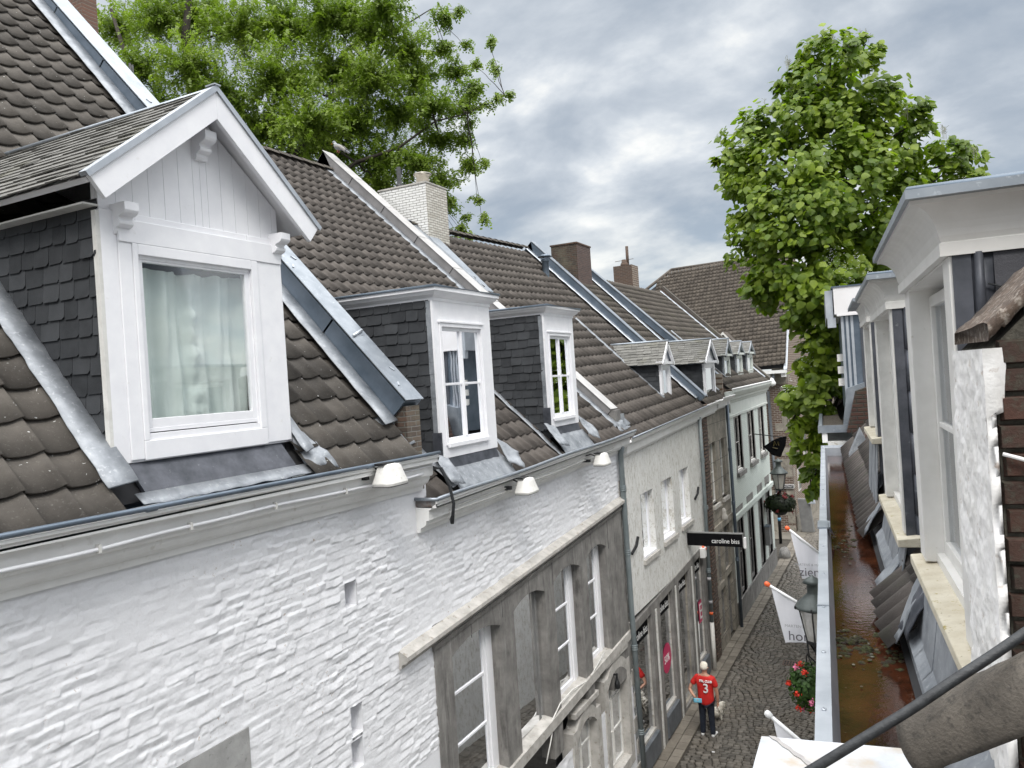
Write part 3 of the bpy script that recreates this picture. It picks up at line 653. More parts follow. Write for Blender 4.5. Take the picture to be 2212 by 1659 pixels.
    # lead apron below the window
    m = MB(); m.prism([fr.P(4.10, 8.26, D-.06), fr.P(4.10, 8.26, D-.02), fr.P(4.13, 7.99, .02), fr.P(4.13, 7.98, -.02)], A(0, 1.72, 0)); m.build('lead_sheet', MLeadD, root)
    P0 = [fr.P(s_, 8.02, .012) for s_ in np.linspace(4.02, 5.98, 24)]; P1 = [fr.P(s_, 7.935+random.uniform(-.008, .008), .13+random.uniform(-.012, .012)) for s_ in np.linspace(4.02, 5.98, 24)]
    m = MB(); strip(m, P0, P1, .008); m.build('lead_apron', MLead, root, True)
    m = MB(); m.fb(fr, 4.0, 5.96, 7.9, 8.28, -.45, -.20); m.build('apron_core', MLeadD, root)
    flashing(root, F0-.235, F0+.02, -5.36, -8.3, R1, .175, MLead, 'valley_flashing', .01, 40, 8)
    flashing(root, F1-.02, F1+.10, -5.40, -8.3, R1, .17, MLead, 'valley_flashing', .016, 40, 9)
    crumple('lead_flap', [(-5.42, F1-.02, 7.98), (-5.25, F1+.30, 7.96), (-5.5, F1+.26, 8.22), (-5.72, F1+.0, 8.46)], root, .022, 10, 2)
    return root
dormer1()
# ================================================================== flat-topped dormers 2 and 3
def flat_dormer(s0, s1, t0, t1, win, roofz, seed, zt):
    fr = LF; D = -.15; m = MB(); fb = lambda *k: m.fb(fr, *k); a, b, c, d = win
    fb(s0, a, t0, t1, D-.10, D); fb(b, s1, t0, t1, D-.10, D); fb(a, b, d, t1, D-.10, D); fb(a, b, t0, c, D-.10, D)
    w = .055
    fb(a-w, a, c-.03, d+w, D, D+.02); fb(b, b+w, c-.03, d+w, D, D+.02); fb(a, b, d, d+w, D, D+.02); fb(a-w-.02, b+w+.02, d+w, d+w+.03, D, D+.035)
    fb(a-.02, b+.02, c-.06, c, D, D+.045)
    root = m.build('dormer', MW, H2, bevel=.005)
    XB = -8.6
    # cornice: flared profile round front and near side
    pr = [(0, t1-.02), (.012, t1-.02), (.014, t1+.02), (.04, t1+.035), (.075, t1+.06), (.10, t1+.10), (.12, t1+.105), (.12, zt), (0, zt)]
    m = MB(); n = len(pr)
    rings = []
    for (X, Y, ox, oy) in ((XB, s0, 0, -1), (-5.60, s0, 1, -1), (-5.60, s1, 1, 1), (XB, s1, 0, 1)):
        rings.append([A(X+ox*q, Y+oy*q, z) for q, z in pr])
    for r0, r1 in zip(rings[:-1], rings[1:]): m.loft(r0, r1, caps=False)
    m.build('cornice', MW, root)
    m = MB(); m.box((XB, s0-.10, zt-.03), (-5.5, s1+.10, zt-.004)); m.build('flat_roof', MZincD, root)
    m = MB(); q = .13; m.tube([(XB, s0-q, zt+.004), (-5.60+q, s0-q, zt+.004), (-5.60+q, s1+q, zt+.004), (XB, s1+q, zt+.004)], .017, 8); m.build('zinc_roll', MZincD, root, True)
    for s_, sg in ((s0+.005, 1), (s1-.005, -1)):
        m = MB(); m.box((XB, min(s_, s_+.05*sg), t0-.2), (-5.63, max(s_, s_+.05*sg), t1)); m.build('cheek_boarding', MDark, root)
    slates((XB+.1, s0, t0-.05), (1, 0, 0), (0, 0, 1), abs(-5.66-XB-.1), t1-t0+.04, .215, .150, MSlate, root, 'cheek_slates', .010, seed)
    m = MB()
    for k in range(13):
        z = t0+k*.165
        if z < t1-.1: m.box((-5.70-.004*(k % 2), s0-.028-.003*(k % 3), z), (-5.632, s0+.002, min(z+.175, t1-.02)))
    m.build('corner_lead', MLead, root)
    m = MB(); m.box((-5.634, s0-.022, t0+.0), (-5.60, s0-.001, t1-.02)); m.build('corner_board', MW, root)
    window(root, fr, a, b, c, d, D-.02, .05, 2, 2, MW, MGlass, None, name='window_frame', mull=.035)
    for (q0, q1) in ((a+.02, a+.17), (b-.2, b-.03)):
        P = [[fr.P(q0+(q1-q0)*i/14, t, D-.14+.018*math.sin(i*1.7)) for i in range(15)] for t in (d-.03, c+.05)]
        m = MB(); m.grid(P); m.build('net_curtain', MNet, root, True)
    m = MB(); m.fb(fr, s0+.05, s1-.05, t0+.1, t1, D-.62, D-.60); m.build('interior', mottle('dim_room', (.10, .10, .095), (.16, .16, .15), 2, .9, bump=0), root)
    gz = 7.26+.17*(s0-7.86)/7.8
    m = MB(); m.prism([fr.P(s0+.03, t0+.02, D-.06), fr.P(s0+.03, t0+.02, D-.015), fr.P(s0+.03, t0-.17, D+.04), fr.P(s0+.03, t0-.17, D-.06)], A(0, s1-s0-.06, 0)); m.build('lead_sheet', MLeadD, root)
    k = 18; P = []
    for j in range(7):
        f = j/6; dd = D+.03+.25*f**.8; z = t0-.14-(t0-.14-gz-.03)*f**.9
        P.append([fr.P(s0-.03+(s1-s0+.1)*i/k, z+random.uniform(-.006, .006), dd+random.uniform(-.006, .006)) for i in range(k+1)])
    m = MB(); m.grid(P); m.build('lead_apron', MLead, root, True, solid=.006)
    flashing(root, s0-.13, s0+.03, -5.38, XB, roofz, .165, MLead, 'valley_flashing', .014, 36, seed+1)
    flashing(root, s1-.02, s1+.10, -5.42, -5.9, roofz, .165, MLead, 'valley_flashing', .014, 10, seed+2)
    crumple('lead_flap', [(-5.40, s1-.04, t0-.22), (-5.22, s1+.14, t0-.34), (-5.38, s1+.24, t0-.10), (-5.66, s1+.03, t0+.16)], root, .015, 8, seed+3)
    crumple('lead_flap', [(-5.36, s0-.20, t0-.28), (-5.26, s0+.0, t0-.32), (-5.52, s0+.02, t0+.02), (-5.66, s0-.16, t0+.1)], root, .015, 8, seed+4)
    m = MB(); m.box((-5.72, s0-.035, t0-.02), (-5.585, s0-.004, t0+.36)); m.build('lead_soaker', MLeadD, root)
    return root
flat_dormer(8.80, 10.38, 7.73, 9.90, (8.96, 10.06, 7.93, 9.53), R2, 31, 10.06)
s3a, t3b = st(1183, 715, -.15); s3b, _ = st(1236, 905, -.15)
flat_dormer(12.40, 13.72, 7.86, 9.88, (12.56, 13.50, 8.03, 9.50), R2, 41, 10.02)
# ---- parapet C (grey stone copings) between house 2 and 3
PC = parapet(H2, 15.85, 16.25, -5.70, 7.98, -13.15, 15.06, .42, mottle('grey_coping_stone', (.17, .165, .165), (.25, .24, .24), 3, .7, bump=.3, bsc=70, c3=(.32, .32, .31), sc3=14, th=(.64, .76)), None, name='coping_parapet')
m = MB(); ucp = nrm(A(-7.45, 0, 7.08)); ncp = A(ucp[2], 0, -ucp[0]); ncp = ncp if ncp[2] > 0 else -ncp
for i in range(8):
    a = A(-5.70, 15.83, 7.98)+ucp*(i*1.29+.006); b = a+ucp*1.272; m.prism([a, b, b+ncp*.012, a+ncp*.012], A(0, .44, 0), .2+.1*i)
m.build('coping', mottle('coping_top', (.36, .355, .35), (.48, .47, .46), 4, .7, bump=.2, bsc=60), PC)
m = MB()
for i in range(1, 8):
    a = A(-5.70, 15.842, 7.98)+ucp*i*1.29; m.prism([a, a+ucp*.014, a+ucp*.014-ncp*.42, a-ncp*.42], A(0, .01, 0)); m.build('coping_joint', MDark, PC); m = MB()
m = MB(); m.prism([A(-13.15, 15.85, 15.06), A(-14.6, 15.85, 13.6), A(-14.6, 15.85, 13.0), A(-12.9, 15.85, 14.5)], A(0, .4, 0)); m.build('coping_back', MStone, PC)
m = MB(); m.box((-5.78, 15.88, 7.4), (-5.62, 16.22, 7.96)); m.build('coping_foot', MStone, PC)
flashing(H2, 15.62, 15.86, -5.55, -13.0, lambda X: R2(X)+.16, .09, MLead, 'soaker_flashing', .012, 60, 15)
m = MB(); m.box((-5.62, 16.2, 7.5), (-5.58, 16.34, 7.86)); m.build('zinc_upstand', MZincL, PC)
crumple('lead_foot', [(-5.45, 15.7, 7.5), (-5.42, 16.2, 7.56), (-5.6, 16.2, 7.72), (-5.7, 15.7, 7.75)], PC, .03, 8, 9)
# ---- white chimney
CH = MB(); CH.box((-11.98, 16.55, 11.2), (-10.52, 17.55, 13.92)); ch = CH.build('chimney', MBrickW, H2)
m = MB(); m.box((-10.52, 16.552, 11.2), (-10.512, 17.548, 13.918)); m.build('chimney_face', MBrickWx, ch)
m = MB(); m.box((-12.0, 16.53, 13.92), (-10.5, 17.57, 13.96)); m.build('chimney_cap', MStoneL, ch)
m = MB(); m.lathe((-10.85, 16.95, 13.95), [(.17, 0), (.17, .25), (.20, .26), (.24, .30), (.24, .32), (.1, .34), (0, .34)], 16); m.build('metal_cowl', mottle('steel_cowl', (.45, .42, .37), (.6, .57, .5), 8, .3, .8, 0), ch, True)
m = MB(); m.lathe((-11.55, 16.9, 13.95), [(.10, 0), (.10, .16), (.06, .18), (.06, .62), (0, .62)], 12); m.build('vent_pipe', MIron, ch, True)
m = MB(); m.prism([A(-10.5, 16.5, 12.55), A(-10.5, 17.0, 12.55), A(-9.0, 17.0, 11.0), A(-9.0, 16.3, 11.0)], A(0, 0, -.15)); m.build('lead_saddle', MZinc, ch)
# ================================================================== bluestone window group
S0, S1, T0, T1 = WG
G = sub('window_group', H2)
edges = []
ARCHES = []
def arch_poly(a, b, t, rise, n=10): return [(a+(b-a)*i/n, t+rise*(1-(2*i/n-1)**2)) for i in range(n+1)]
ops = []
for (x0, y0, x1, y1) in ((975, 1437, 1078, 1361), (1107, 1325, 1174, 1278), (1193.5, 1262, 1249, 1219), (1264, 1203, 1305, 1167)):
    a, ta = st(x0, y0); b, tb = st(x1, y1); ops.append((a, b, ta))
import sys
op = [(8.50, 9.78), (10.17, 11.45), (11.84, 13.12), (13.51, 14.79)]
op = [(o[0], o[1]) for o in ops]
TL = [5.20+.035*(a-8) for a, b in op]
m = MB()
# lintel with segmental arches cut out
zl = lambda s: 5.50+.066*(s-7.5)     # underside of ledge
low = [(S0, 5.0), (op[0][0], 5.0)]
for i, (a, b) in enumerate(op):
    t = TL[i]-.02; pts = arch_poly(a, b, t, .13)
    # piece above opening
    for (p, q), (p2, q2) in zip(pts[:-1], pts[1:]):
        m.prism([LF.P(p, q, -.22), LF.P(p2, q2, -.22), LF.P(p2, zl(p2), -.22), LF.P(p, zl(p), -.22)], LF.n*.245)
pe = [S0]+[v for ab in op for v in ab]+[S1]
for a, b in zip(pe[0::2], pe[1::2]):
    m.prism([LF.P(a, 2.5, -.22), LF.P(b, 2.5, -.22), LF.P(b, zl(b), -.22), LF.P(a, zl(a), -.22)], LF.n*.243)
m.build('stone_frame', MStone, G)
m = MB()
for s_ in np.linspace(S0, S1, 9)[1:-1]: m = MB(); m.fb(LF, s_-.004, s_+.004, 5.28, zl(s_)-.01, .02, .0262); m.build('stone_joint', MDark, G)
# ledge above
pr = [(0, -.05), (.03, -.05), (.045, .0), (.10, .02), (.13, .05), (.13, .10), (0, .17)]
m = MB(); m.loft([LF.P(7.32, zl(7.32)+z, d) for d, z in pr], [LF.P(15.42, zl(15.42)+z, d) for d, z in pr]); m.build('stone_ledge', MStoneL, G)
m = MB(); m.loft([LF.P(8.0, zl(8)+z, d) for d, z in ((.02, -.13), (.05, -.11), (.07, -.045), (.02, -.045))], [LF.P(15.38, zl(15.38)+z, d) for d, z in ((.02, -.13), (.05, -.11), (.07, -.045), (.02, -.045))]); m.build('ledge_moulding', MStone, G)
# sills
tb = 3.05; m = MB(); m.loft([LF.P(S0-.1, z, d) for d, z in ((-.25, tb-.2), (.06, tb-.2), (.06, tb-.03), (-.25, tb+.02))], [LF.P(S1+.02, z+.35, d) for d, z in ((-.25, tb-.2), (.06, tb-.2), (.06, tb-.03), (-.25, tb+.02))]); m.build('stone_sill', MStoneL, G)
m = MB(); m.fb(LF, S0, S1, 2.35, 5.6, -.75, -.7); m.build('interior', MDark, G)
for i, (a, b) in enumerate(op):
    t0 = tb+.02+.048*(a-8); t1 = TL[i]-.02
    mt = MW if i != 1 else MGrey
    w = window(G, LF, a+.01, b-.20, t0, t1+.15, -.14, .07, 1, 3, mt, MGlassD, 'dark' if i in (0, 1) else 'net', name='window', mull=.035, depth=.35)
    q = MB(); q.fb(LF, b-.20, b-.11, t0, t1+.15, -.19, -.125); q.fb(LF, b-.105, b, t0, t1+.15, -.21, -.14); q.build('shutter_stile', mt, w)
    if i == 1:
        q = MB(); q.fb(LF, a+.03, b-.03, t0+.02, t1+.08, -.13, -.126); q.build('insect_screen', glassmat('screen_mesh', (.25, .25, .245), 0), w)
# quoins beside the pipe, pale stone
m = MB()
for k in range(14):
    z = .2+k*.50; 
    if z < 6.4: m = MB(); m.fb(LF, 15.42 if k % 2 else 15.28, 15.74, z, z+.30, -.01, .018); m.build('quoin', MStoneL, H2)
for (a, b, c, d) in ARC:
    g = sub('ground_window', H2); m = MB()
    for (p, q), (p2, q2) in zip(arch_poly(a, b, d-.25, .22)[:-1], arch_poly(a, b, d-.25, .22)[1:]):
        m.prism([LF.P(p, q, -.2), LF.P(p2, q2, -.2), LF.P(p2, q2+.22, -.2), LF.P(p, q+.22, -.2)], LF.n*.225)
    m.fb(LF, a-.2, a, c-.2, d-.03, -.2, .026); m.fb(LF, b, b+.2, c-.2, d-.03, -.2, .026); m.fb(LF, a, b, c-.2, c, -.2, .03); m.fb(LF, a-.1, b+.1, d+.19, d+.28, -.1, .05); m.build('stone_frame', MStoneL, g)
    window(g, LF, a, b, c, d, -.14, .05, 2, 3, MWo, MGlassD, 'dark', name='window', mull=.03)
# wires on the wall, small lamp fitting, wall box at foot of picture
m = MB()
for pts in (((1190, 1562), (1210, 1520), (1236, 1490), (1272, 1468), (1305, 1410)), ((1180, 1650), (1190, 1600), (1196, 1560))):
    m.tube([at(x, y, X=-5.41) for x, y in pts], .012, 6)
m.build('wall_cable', MPlastic, H2, True)
m = MB(); p = at(1333, 1470, X=-5.36); m.lathe(p, [(.0, -.16), (.05, -.15), (.055, -.05), (.035, 0), (.02, .08), (.02, .14)], 8); m.box(p+A(-.1, -.02, .10), p+A(.02, .02, .13)); m.build('wall_hook', MIron, H2)
# facade cables on the cornices with clips
m = MB(); cz = lambda s: 7.77+.01-.007*s; m.tube([LF.P(s, cz(s)-.045+.012*math.sin(s*1.5)+.004*math.sin(s*5), .225) for s in np.linspace(-1, 7.75, 60)], .016, 7)
m.tube([LF.P(s, cz(s)+.02+.004*math.sin(s*5), .222) for s in np.linspace(7.25, 7.98, 8)], .011, 7)
c1 = m.build('facade_cable', MW, H1, True)
m = MB()
for s_ in (3.55, 4.35, 5.3, 6.3, 7.1):
    m = MB(); m.fb(LF, s_-.012, s_+.012, cz(s_)-.075+.012*math.sin(s_*1.5), cz(s_)-.012+.012*math.sin(s_*1.5), .205, .243); m.build('cable_clip', MPlastic, c1)
m = MB(); cz2 = lambda s: 7.14+.0218*(s-7.86)
for off, ph in ((.0, 0), (-.05, 1)):
    m.tube([LF.P(s, cz2(s)+off+.006*math.sin(s*3+ph), .212) for s in np.linspace(8.3, 14.6, 50)], .009, 6)
m.build('facade_cable', MPlastic, H2, True)
m = MB()
for k in range(3):
    m.tube([LF.P(7.96, cz(8)+.01-.02*k, .235), LF.P(8.06+.02*k, cz(8)-.02, .27), LF.P(8.13, cz(8)-.25, .335+.012*k), LF.P(8.12, 7.25, .385+.012*k), LF.P(8.14, 7.0, .33+.015*k), LF.P(8.25, 7.03, .25), LF.P(8.4, 7.10-.04*(k % 2), .214)], .010, 7)
m.build('black_wire', MCable, H2, True)
# ---- floodlights
def floodlight(p, label, k=1.):
    t = thing('floodlight', label, 'floodlight', tuple(p), 'white floodlights fixed to the gutters'); x, y, z = p
    s = .135*k; P = []
    lv = [(.175*k, -.11), (.18*k, -.085), (.155*k, -.02), (.125*k, .07), (.11*k, .10), (.06*k, .112)]
    rings = []
    for w, h in lv:
        ring = []
        for (a, b) in ((-1, -.72), (-.75, -1), (.75, -1), (1, -.72), (1, .72), (.75, 1), (-.75, 1), (-1, .72)): ring.append(A(x+b*w*.75, y+a*w, z+h*k))
        rings.append(ring)
    m = MB()
    for r0, r1 in zip(rings[:-1], rings[1:]): m.loft(r0, r1, caps=False)
    m.poly(rings[-1]); m.poly(rings[0][::-1]); m.build('housing', MPlastic, t, True)
    m = MB(); m.box((x-.11*k, y-.17*k, z-.125*k), (x+.11*k, y+.17*k, z-.112*k)); m.build('lens', MGrey, t)
    m = MB(); m.tube([(x-.09, y-.06*k, z+.05), (x-.16, y-.12*k, z+.10), (x-.30, y-.14*k, z+.06)], .012, 6); m.box((x-.10, y-.14*k, z+.105*k), (x+.02, y+.06*k, z+.125*k)); m.box((x-.33, y-.2*k, z-.04), (x-.16, y-.15*k, z+.01)); m.build('bracket', MIron, t)
    return t
floodlight(at(842, 1024, X=-5.02), 'large white floodlight at the end of the near gutter, above the black wires', 1.02)
floodlight(at(1137, 1048, X=-5.0), 'white floodlight on the middle of the lower gutter, below the two flat dormers', 1.0)
floodlight(at(1300, 991, X=-5.0), 'white floodlight near the grey drainpipe, farthest of the three', .98)
# ================================================================== HOUSE 3: plaster-flaked white house with the clothes shop
H3 = thing('white_house', 'flaking white house above the fashion shop, between the two grey drainpipes', 'house', (-5.45, 19.5, 0))
H4 = thing('stone_house', 'narrow brown stone house with toothed brick edge beside the pale green house', 'house', (-5.45, 25, 0))
H5 = thing('painted_house', 'pale green painted brick house with three little gabled dormers', 'house', (-5.45, 31, 0))
def q4(TL, TR, BR, BL, d=0.):
    P = [st(*p, d) for p in (TL, TR, BR, BL)]
    return (P[0][0]+P[3][0])/2, (P[1][0]+P[2][0])/2, (P[3][1]+P[2][1])/2, (P[0][1]+P[1][1])/2
w3 = [q4((1380, 1072), (1413, 1051), (1416, 1191), (1394, 1206)), q4((1426.7, 1042), (1454, 1026), (1456, 1153), (1435, 1172)), q4((1465.6, 1018), (1488, 1005), (1491, 1123), (1472.8, 1138))]
tops = [((1372, 1365), (1406, 1324)), ((1423.4, 1300), (1450, 1271)), ((1464, 1254.5), (1486, 1228)), ((1498.4, 1214), (1516, 1197.5))]
bays = []
for (p, q) in tops:
    a, ta = st(*p); b, tb_ = st(*q); bays.append((a, b, (ta+tb_)/2))
zf = 3.86
holes = [(a, b, c, d) for a, b, c, d in w3]+[(15.8, 22.75, 0, 3.52)]
m = MB(); wall_holes(m, LF, 15.725, 22.85, 0, 7.2, -.4, 0, holes); m.build('wall', MWall3, H3)
for a, b, c, d in w3:
    g = window(H3, LF, a+.0, b-.0, c, d, -.13, .075, 1, 1, MW, MGlass, 'net', name='window', th=.05)
    m = MB(); m.fb(LF, a+.0, b, c-.005, c+.05, -.13, .01); m.build('white_sill', MW, g)
    m = MB(); m.fb(LF, a-.05, b+.12, c-.11, c-.01, -.05, .06); m.build('stone_sill', MStoneL, g)
    m = MB(); m.fb(LF, a+.3, a+.34, c+.1, d-.08, -.135, -.115); m.build('glazing_bar', MW, g)
CP3 = [(0, 6.98), (.04, 6.98), (.05, 7.03), (.10, 7.05), (.12, 7.24), (.17, 7.25), (.22, 7.30), (.24, 7.35), (.24, 7.375), (.21, 7.375), (.21, 7.28), (0, 7.28)]
m = MB(); extr(m, LF, CP3, 15.70, 22.95, -.02, .27); m.build('cornice', MWG, H3)
m = MB(); m.tube([LF.P(s, 7.365+.29*(s-15.7)/7.25, .25) for s in (15.7, 18, 20, 22.95)], .02, 8); m.build('gutter_bead', MZinc, H3, True)
roof(H3, -5.36, 7.29, .985, 16.2, 23.15, -10.95, .285, .335, MTile2, .26, seed=23, prof=PROF2, amp=.055, lift=.042, jit=.002)
m = MB()
for i in range(18):
    c = A(-10.97, 16.3+i*.385, 12.88+.0145*i)
    P = [[c+A(.15*math.cos(q), .4*k, .09*math.sin(q)+.01*(1-k)) for q in np.linspace(0, math.pi, 7)] for k in (0, 1)]; m.grid(P, .3+.6*random.random())
m.build('ridge_tiles', MTile3, H3)
flashing(H3, 16.25, 16.5, -5.5, -11.0, lambda X: R3(X), .17, MLead, 'soaker_flashing', .02, 50, 77)
# shop front in bluestone
S = sub('shop_front', H3)
m = MB(); pil = []
xs = [15.78]+[v for b in bays for v in b[:2]]+[22.75]
lz = lambda s: 3.20+.044*(s-15.8)
m.loft([LF.P(15.75, z, d) for d, z in ((-.3, lz(15.8)), (.02, lz(15.8)), (.02, lz(15.8)+.19), (-.3, lz(15.8)+.19))], [LF.P(22.78, z, d) for d, z in ((-.3, lz(22.8)), (.02, lz(22.8)), (.02, lz(22.8)+.19), (-.3, lz(22.8)+.19))])
bb = []
for i, (a, b, t) in enumerate(bays):
    lo = xs[2*i] if i == 0 else (bays[i-1][1]+a)/2; hi = (b+bays[i+1][0])/2 if i < 3 else 22.75
    bb.append((lo, a, b, hi)); 
    w = .03
    m.fb(LF, lo+(0 if i == 0 else .06), a, 0, lz(a)+.01, -.32, .014); m.fb(LF, b, hi-(.06 if i < 3 else 0), 0, lz(b)+.01, -.32, .014)
m.build('stone_frame', MStone, S)
m = MB()
for i in range(3):
    c = bb[i][3]; m = MB(); m.fb(LF, c-.065, c+.065, 0, lz(c)-.02, -.2, .022); m.build('white_pier', MWall3, S)
m = MB(); m.fb(LF, 22.75, 22.86, 0, 3.7, -.2, .012); m.build('white_pier', MWall3, S)
m = MB(); m.fb(LF, 15.8, 22.7, 0, 3.8, -1.6, -1.5); m.build('interior', mottle('shop_interior', (.03, .028, .025), (.10, .085, .065), 1.5, .9, bump=0), S)
for i, (a, b, t) in enumerate(bays):
    g = sub('shop_window' if i != 2 else 'shop_door', S); zb = .62 if i != 2 else .1; zt = lz(a)-.0
    m = MB(); m.fb(LF, a, b, zb, zt, -.105, -.095); m.build('pane', MGlassD, g)
    m = MB(); m.fb(LF, a, b, zb-.04, zb+.02, -.16, -.04); m.fb(LF, b-.035, b, zb, zt, -.12, -.07); m.fb(LF, a, a+.035, zb, zt, -.12, -.07); m.fb(LF, a, b, zt-.05, zt, -.12, -.07)
    m.build('window_frame', MStoneL if i != 2 else MStoneB, g)
    if i != 2:
        m = MB(); m.fb(LF, a, b, .08, zb-.04, -.2, .05); m.build('plinth', mottle('dark_blue_stone', (.07, .08, .09), (.13, .14, .155), 4, .6), g)
        m = MB(); m.fb(LF, a, b, zb-.0, zb+.05, -.9, -.13); m.build('display_shelf', MWood, g)
        m = MB(); m.fb(LF, a+.5*(b-a), b-.04, zb+.05, zt, -.75, -.70); m.build('display_panel', MStoneL, g)
    else:
        m = MB(); m.fb(LF, a, b, 0, .1, -.3, .02); m.build('doorstep', MStone, g)
    m = MB(); m.fb(LF, a+.01, b-.02, zt-.42, zt-.05, -.092, -.085); bd = m.build('black_band', MBlack, g)
    text('caroline biss', .245, LF.P(a+.06, zt-.33, -.082), (0, 1, 0), (0, 0, 1), MSignW, g, 'lettering', width=b-a-.14)
    if i == 1:
        m = MB(); c = LF.P((a+b)/2+.1, 1.75, -.085); m.add([c]+[c+A(0, .36*math.cos(q), .36*math.sin(q)) for q in np.linspace(0, 2*math.pi, 25)], [(0, k, k+1) for k in range(1, 25)]); m.build('round_sticker', MRedP, g)
        text('50%', .26, c+A(.004, -.24, -.09), (0, 1, 0), (0, 0, 1), MSignW, g, 'sticker_lettering')
    if i == 3:
        m = MB(); c = LF.P(b-.42, 1.55, -.085); m.add([c, c+A(0, .36, 0), c+A(0, .36, .62), c+A(0, 0, .62)], [(0, 1, 2, 3)]); m.build('square_sticker', MRedP, g)
        text('E', .62, c+A(.004, .05, .1), (0, 1, 0), (0, 0, 1), MSignW, g, 'sticker_lettering')
# shop figure / mannequin glimpsed in the first window
# drainpipes
p0 = at(1343, 975, X=-5.33); p1 = at(1392, 1659, X=-5.33)
drainpipe(H3, [(-5.3, p0[1]-.05, 7.22), (-5.36, p0[1], 7.05), (-5.35, p0[1]+.02, 4), (-5.34, p0[1]+.16, 0)], .058, MPipeG, [(-5.355, p0[1]+.0, 6.35), (-5.352, p0[1]+.02, 5.0), (-5.348, p0[1]+.05, 3.0), (-5.344, p0[1]+.12, 1.2)])
p0 = at(1511, 910, X=-5.36); p1 = at(1543, 1425, X=-5.36)
pp = drainpipe(H3, [(-5.36, p0[1]+.02, 7.35), (-5.36, p0[1]+.05, 6), (-5.36, p1[1], 1.35)], .055, MPipeG, [(-5.36, p0[1]+.05, 6.1), (-5.36, p0[1]+.12, 4.7), (-5.36, p1[1], 2.9)])
for k, (z0, c0_) in enumerate(((1.62, MOrange), (1.95, MGreyL), (2.62, MGreyL))):
    m = MB(); m.tube([(-5.36, p1[1]-.003, z0), (-5.36, p1[1]-.003, z0+.08)], .0565, 10); m.build('sticker', c0_, pp, True)
m = MB(); m.tube([(-5.36, p1[1], 1.4), (-5.36, p1[1], .02)], .06, 10); m.build('pipe_foot', MPlastic, pp, True)
# ================================================================== HOUSE 4
y4a, y4b = 22.87, 26.35
W4 = [q4((1531.7, 959), (1543.4, 953), (1553, 1086), (1542, 1090)), q4((1553, 949), (1564, 944), (1570, 1071), (1561, 1075))]
m = MB(); m.fb(LF, y4a, 23.55, 0, 7.35, -.3, .03); m.build('brick_edge', MBrickXd, H4)
bs = MB()
for k in range(66):
    z = .05+k*.11
    if z < 7.2: bs.fb(LF, 22.9+(.0 if k % 2 else .05), 23.5-(.0 if k % 2 else .16)+random.uniform(-.02, .02), z, z+.075, -.05, .05+random.uniform(0, .012))
bs.build('projecting_bricks', MBrickXd, H4)
h4 = [(a, b, c, d) for a, b, c, d in W4]+[(24.0, 24.75, 2.0, 3.55), (25.0, 25.9, 2.2, 3.6), (24.1, 24.85, .35, 1.8), (25.1, 25.9, .0, 2.0)]
m = MB(); wall_holes(m, LF, 23.55, y4b+.1, 0, 7.45, -.4, .0, h4); m.build('wall', MStoneB, H4)
m = MB()
for k in range(12):
    z = .4+k*.6
    m.fb(LF, 23.56, y4b, z, z+.012, -.01, .003)
m.build('stone_courses', mottle('dark_joint', (.07, .06, .05), (.1, .09, .075), 5, .9), H4)
for i, (a, b, c, d) in enumerate(h4):
    g = window(H4, LF, a, b, c, d, -.09, .06, 2 if i > 1 else 1, 2, MWo if i < 2 else MStone, MGlassD, 'dark', name='window')
    if i < 2: m = MB(); m.fb(LF, a-.06, b+.06, c-.12, c, -.1, .07); m.build('stone_sill', MStoneL, g)
m = MB(); m.fb(LF, 23.55, y4b, 3.66, 3.86, -.05, .05); m.fb(LF, 23.55, y4b, 4.28, 4.36, -.05, .03); m.build('stone_band', MStoneB, H4)
m = MB(); c = LF.P(25.0, 4.0, .05); m.lathe(c, [(0, -.2), (.10, -.16), (.12, -.02), (.07, .06), (.08, .14), (.05, .22), (0, .25)], 10); m.build('stone_carving', MStoneL, H4, True)
CP4 = [(q, z+.33) for q, z in CP3]
m = MB(); extr(m, LF, CP4, 22.95, 24.7, -.03, .02); extr(m, LF, [(q*1.5, z+.10) for q, z in CP4], 24.7, 26.55, 0, .02); m.build('cornice', MWG, H4)
p0 = at(1573, 915, X=-5.33); p1 = at(1609, 1335, X=-5.33)
drainpipe(H4, [(-5.33, p0[1]-.02, 7.6), (-5.33, p0[1]+.03, 5), (-5.33, p0[1]+.1, 0)], .055, MZincD, [(-5.33, p0[1], 6), (-5.33, p0[1]+.02, 4.2), (-5.33, p0[1]+.05, 2.3)])
R4 = lambda X: 7.62+(-5.40-X)*1.0
roof(H4, -5.36, 7.60, .985, 23.5, 26.9, -10.6, .285, .33, MTile3, .05, seed=33, prof=PROF2, amp=.05, lift=.036)
PD = parapet(H4, 23.15, 23.45, -5.36, 7.93, -10.75, 13.33, .20, MZincD, MBrickC, .50, .03, 'party_parapet')
ud = nrm(A(-5.39, 0, 5.40)); nD = A(ud[2], 0, -ud[0]); nD = nD if nD[2] > 0 else -nD
m = MB(); a = A(-5.34, 23.13, 7.93); m.prism([a+nD*.004, a+ud*7.66+nD*.004, a+ud*7.66+nD*.014, a+nD*.014], A(0, .34, 0)); m.build('zinc_cover', MZinc, PD)
m = MB(); m.prism([A(-10.75, 23.15, 13.33), A(-12.2, 23.15, 11.9), A(-12.2, 23.15, 11.6), A(-10.7, 23.15, 13.0)], A(0, .3, 0)); m.build('parapet_back', MZincD, PD)
m = MB(); m.prism([A(-10.75, 23.2, 13.05), A(-12.0, 23.2, 11.85), A(-12, 23.2, 11.2), A(-10.4, 23.2, 12.0), A(-9.9, 23.2, 12.2)], A(0, .2, 0)); m.build('gable_brick', MBrickC, PD)
flashing(H4, 22.90, 23.16, -5.55, -10.9, lambda X: R3(X)+.30, .12, MZincL, 'soaker_flashing', .015, 50, 34)
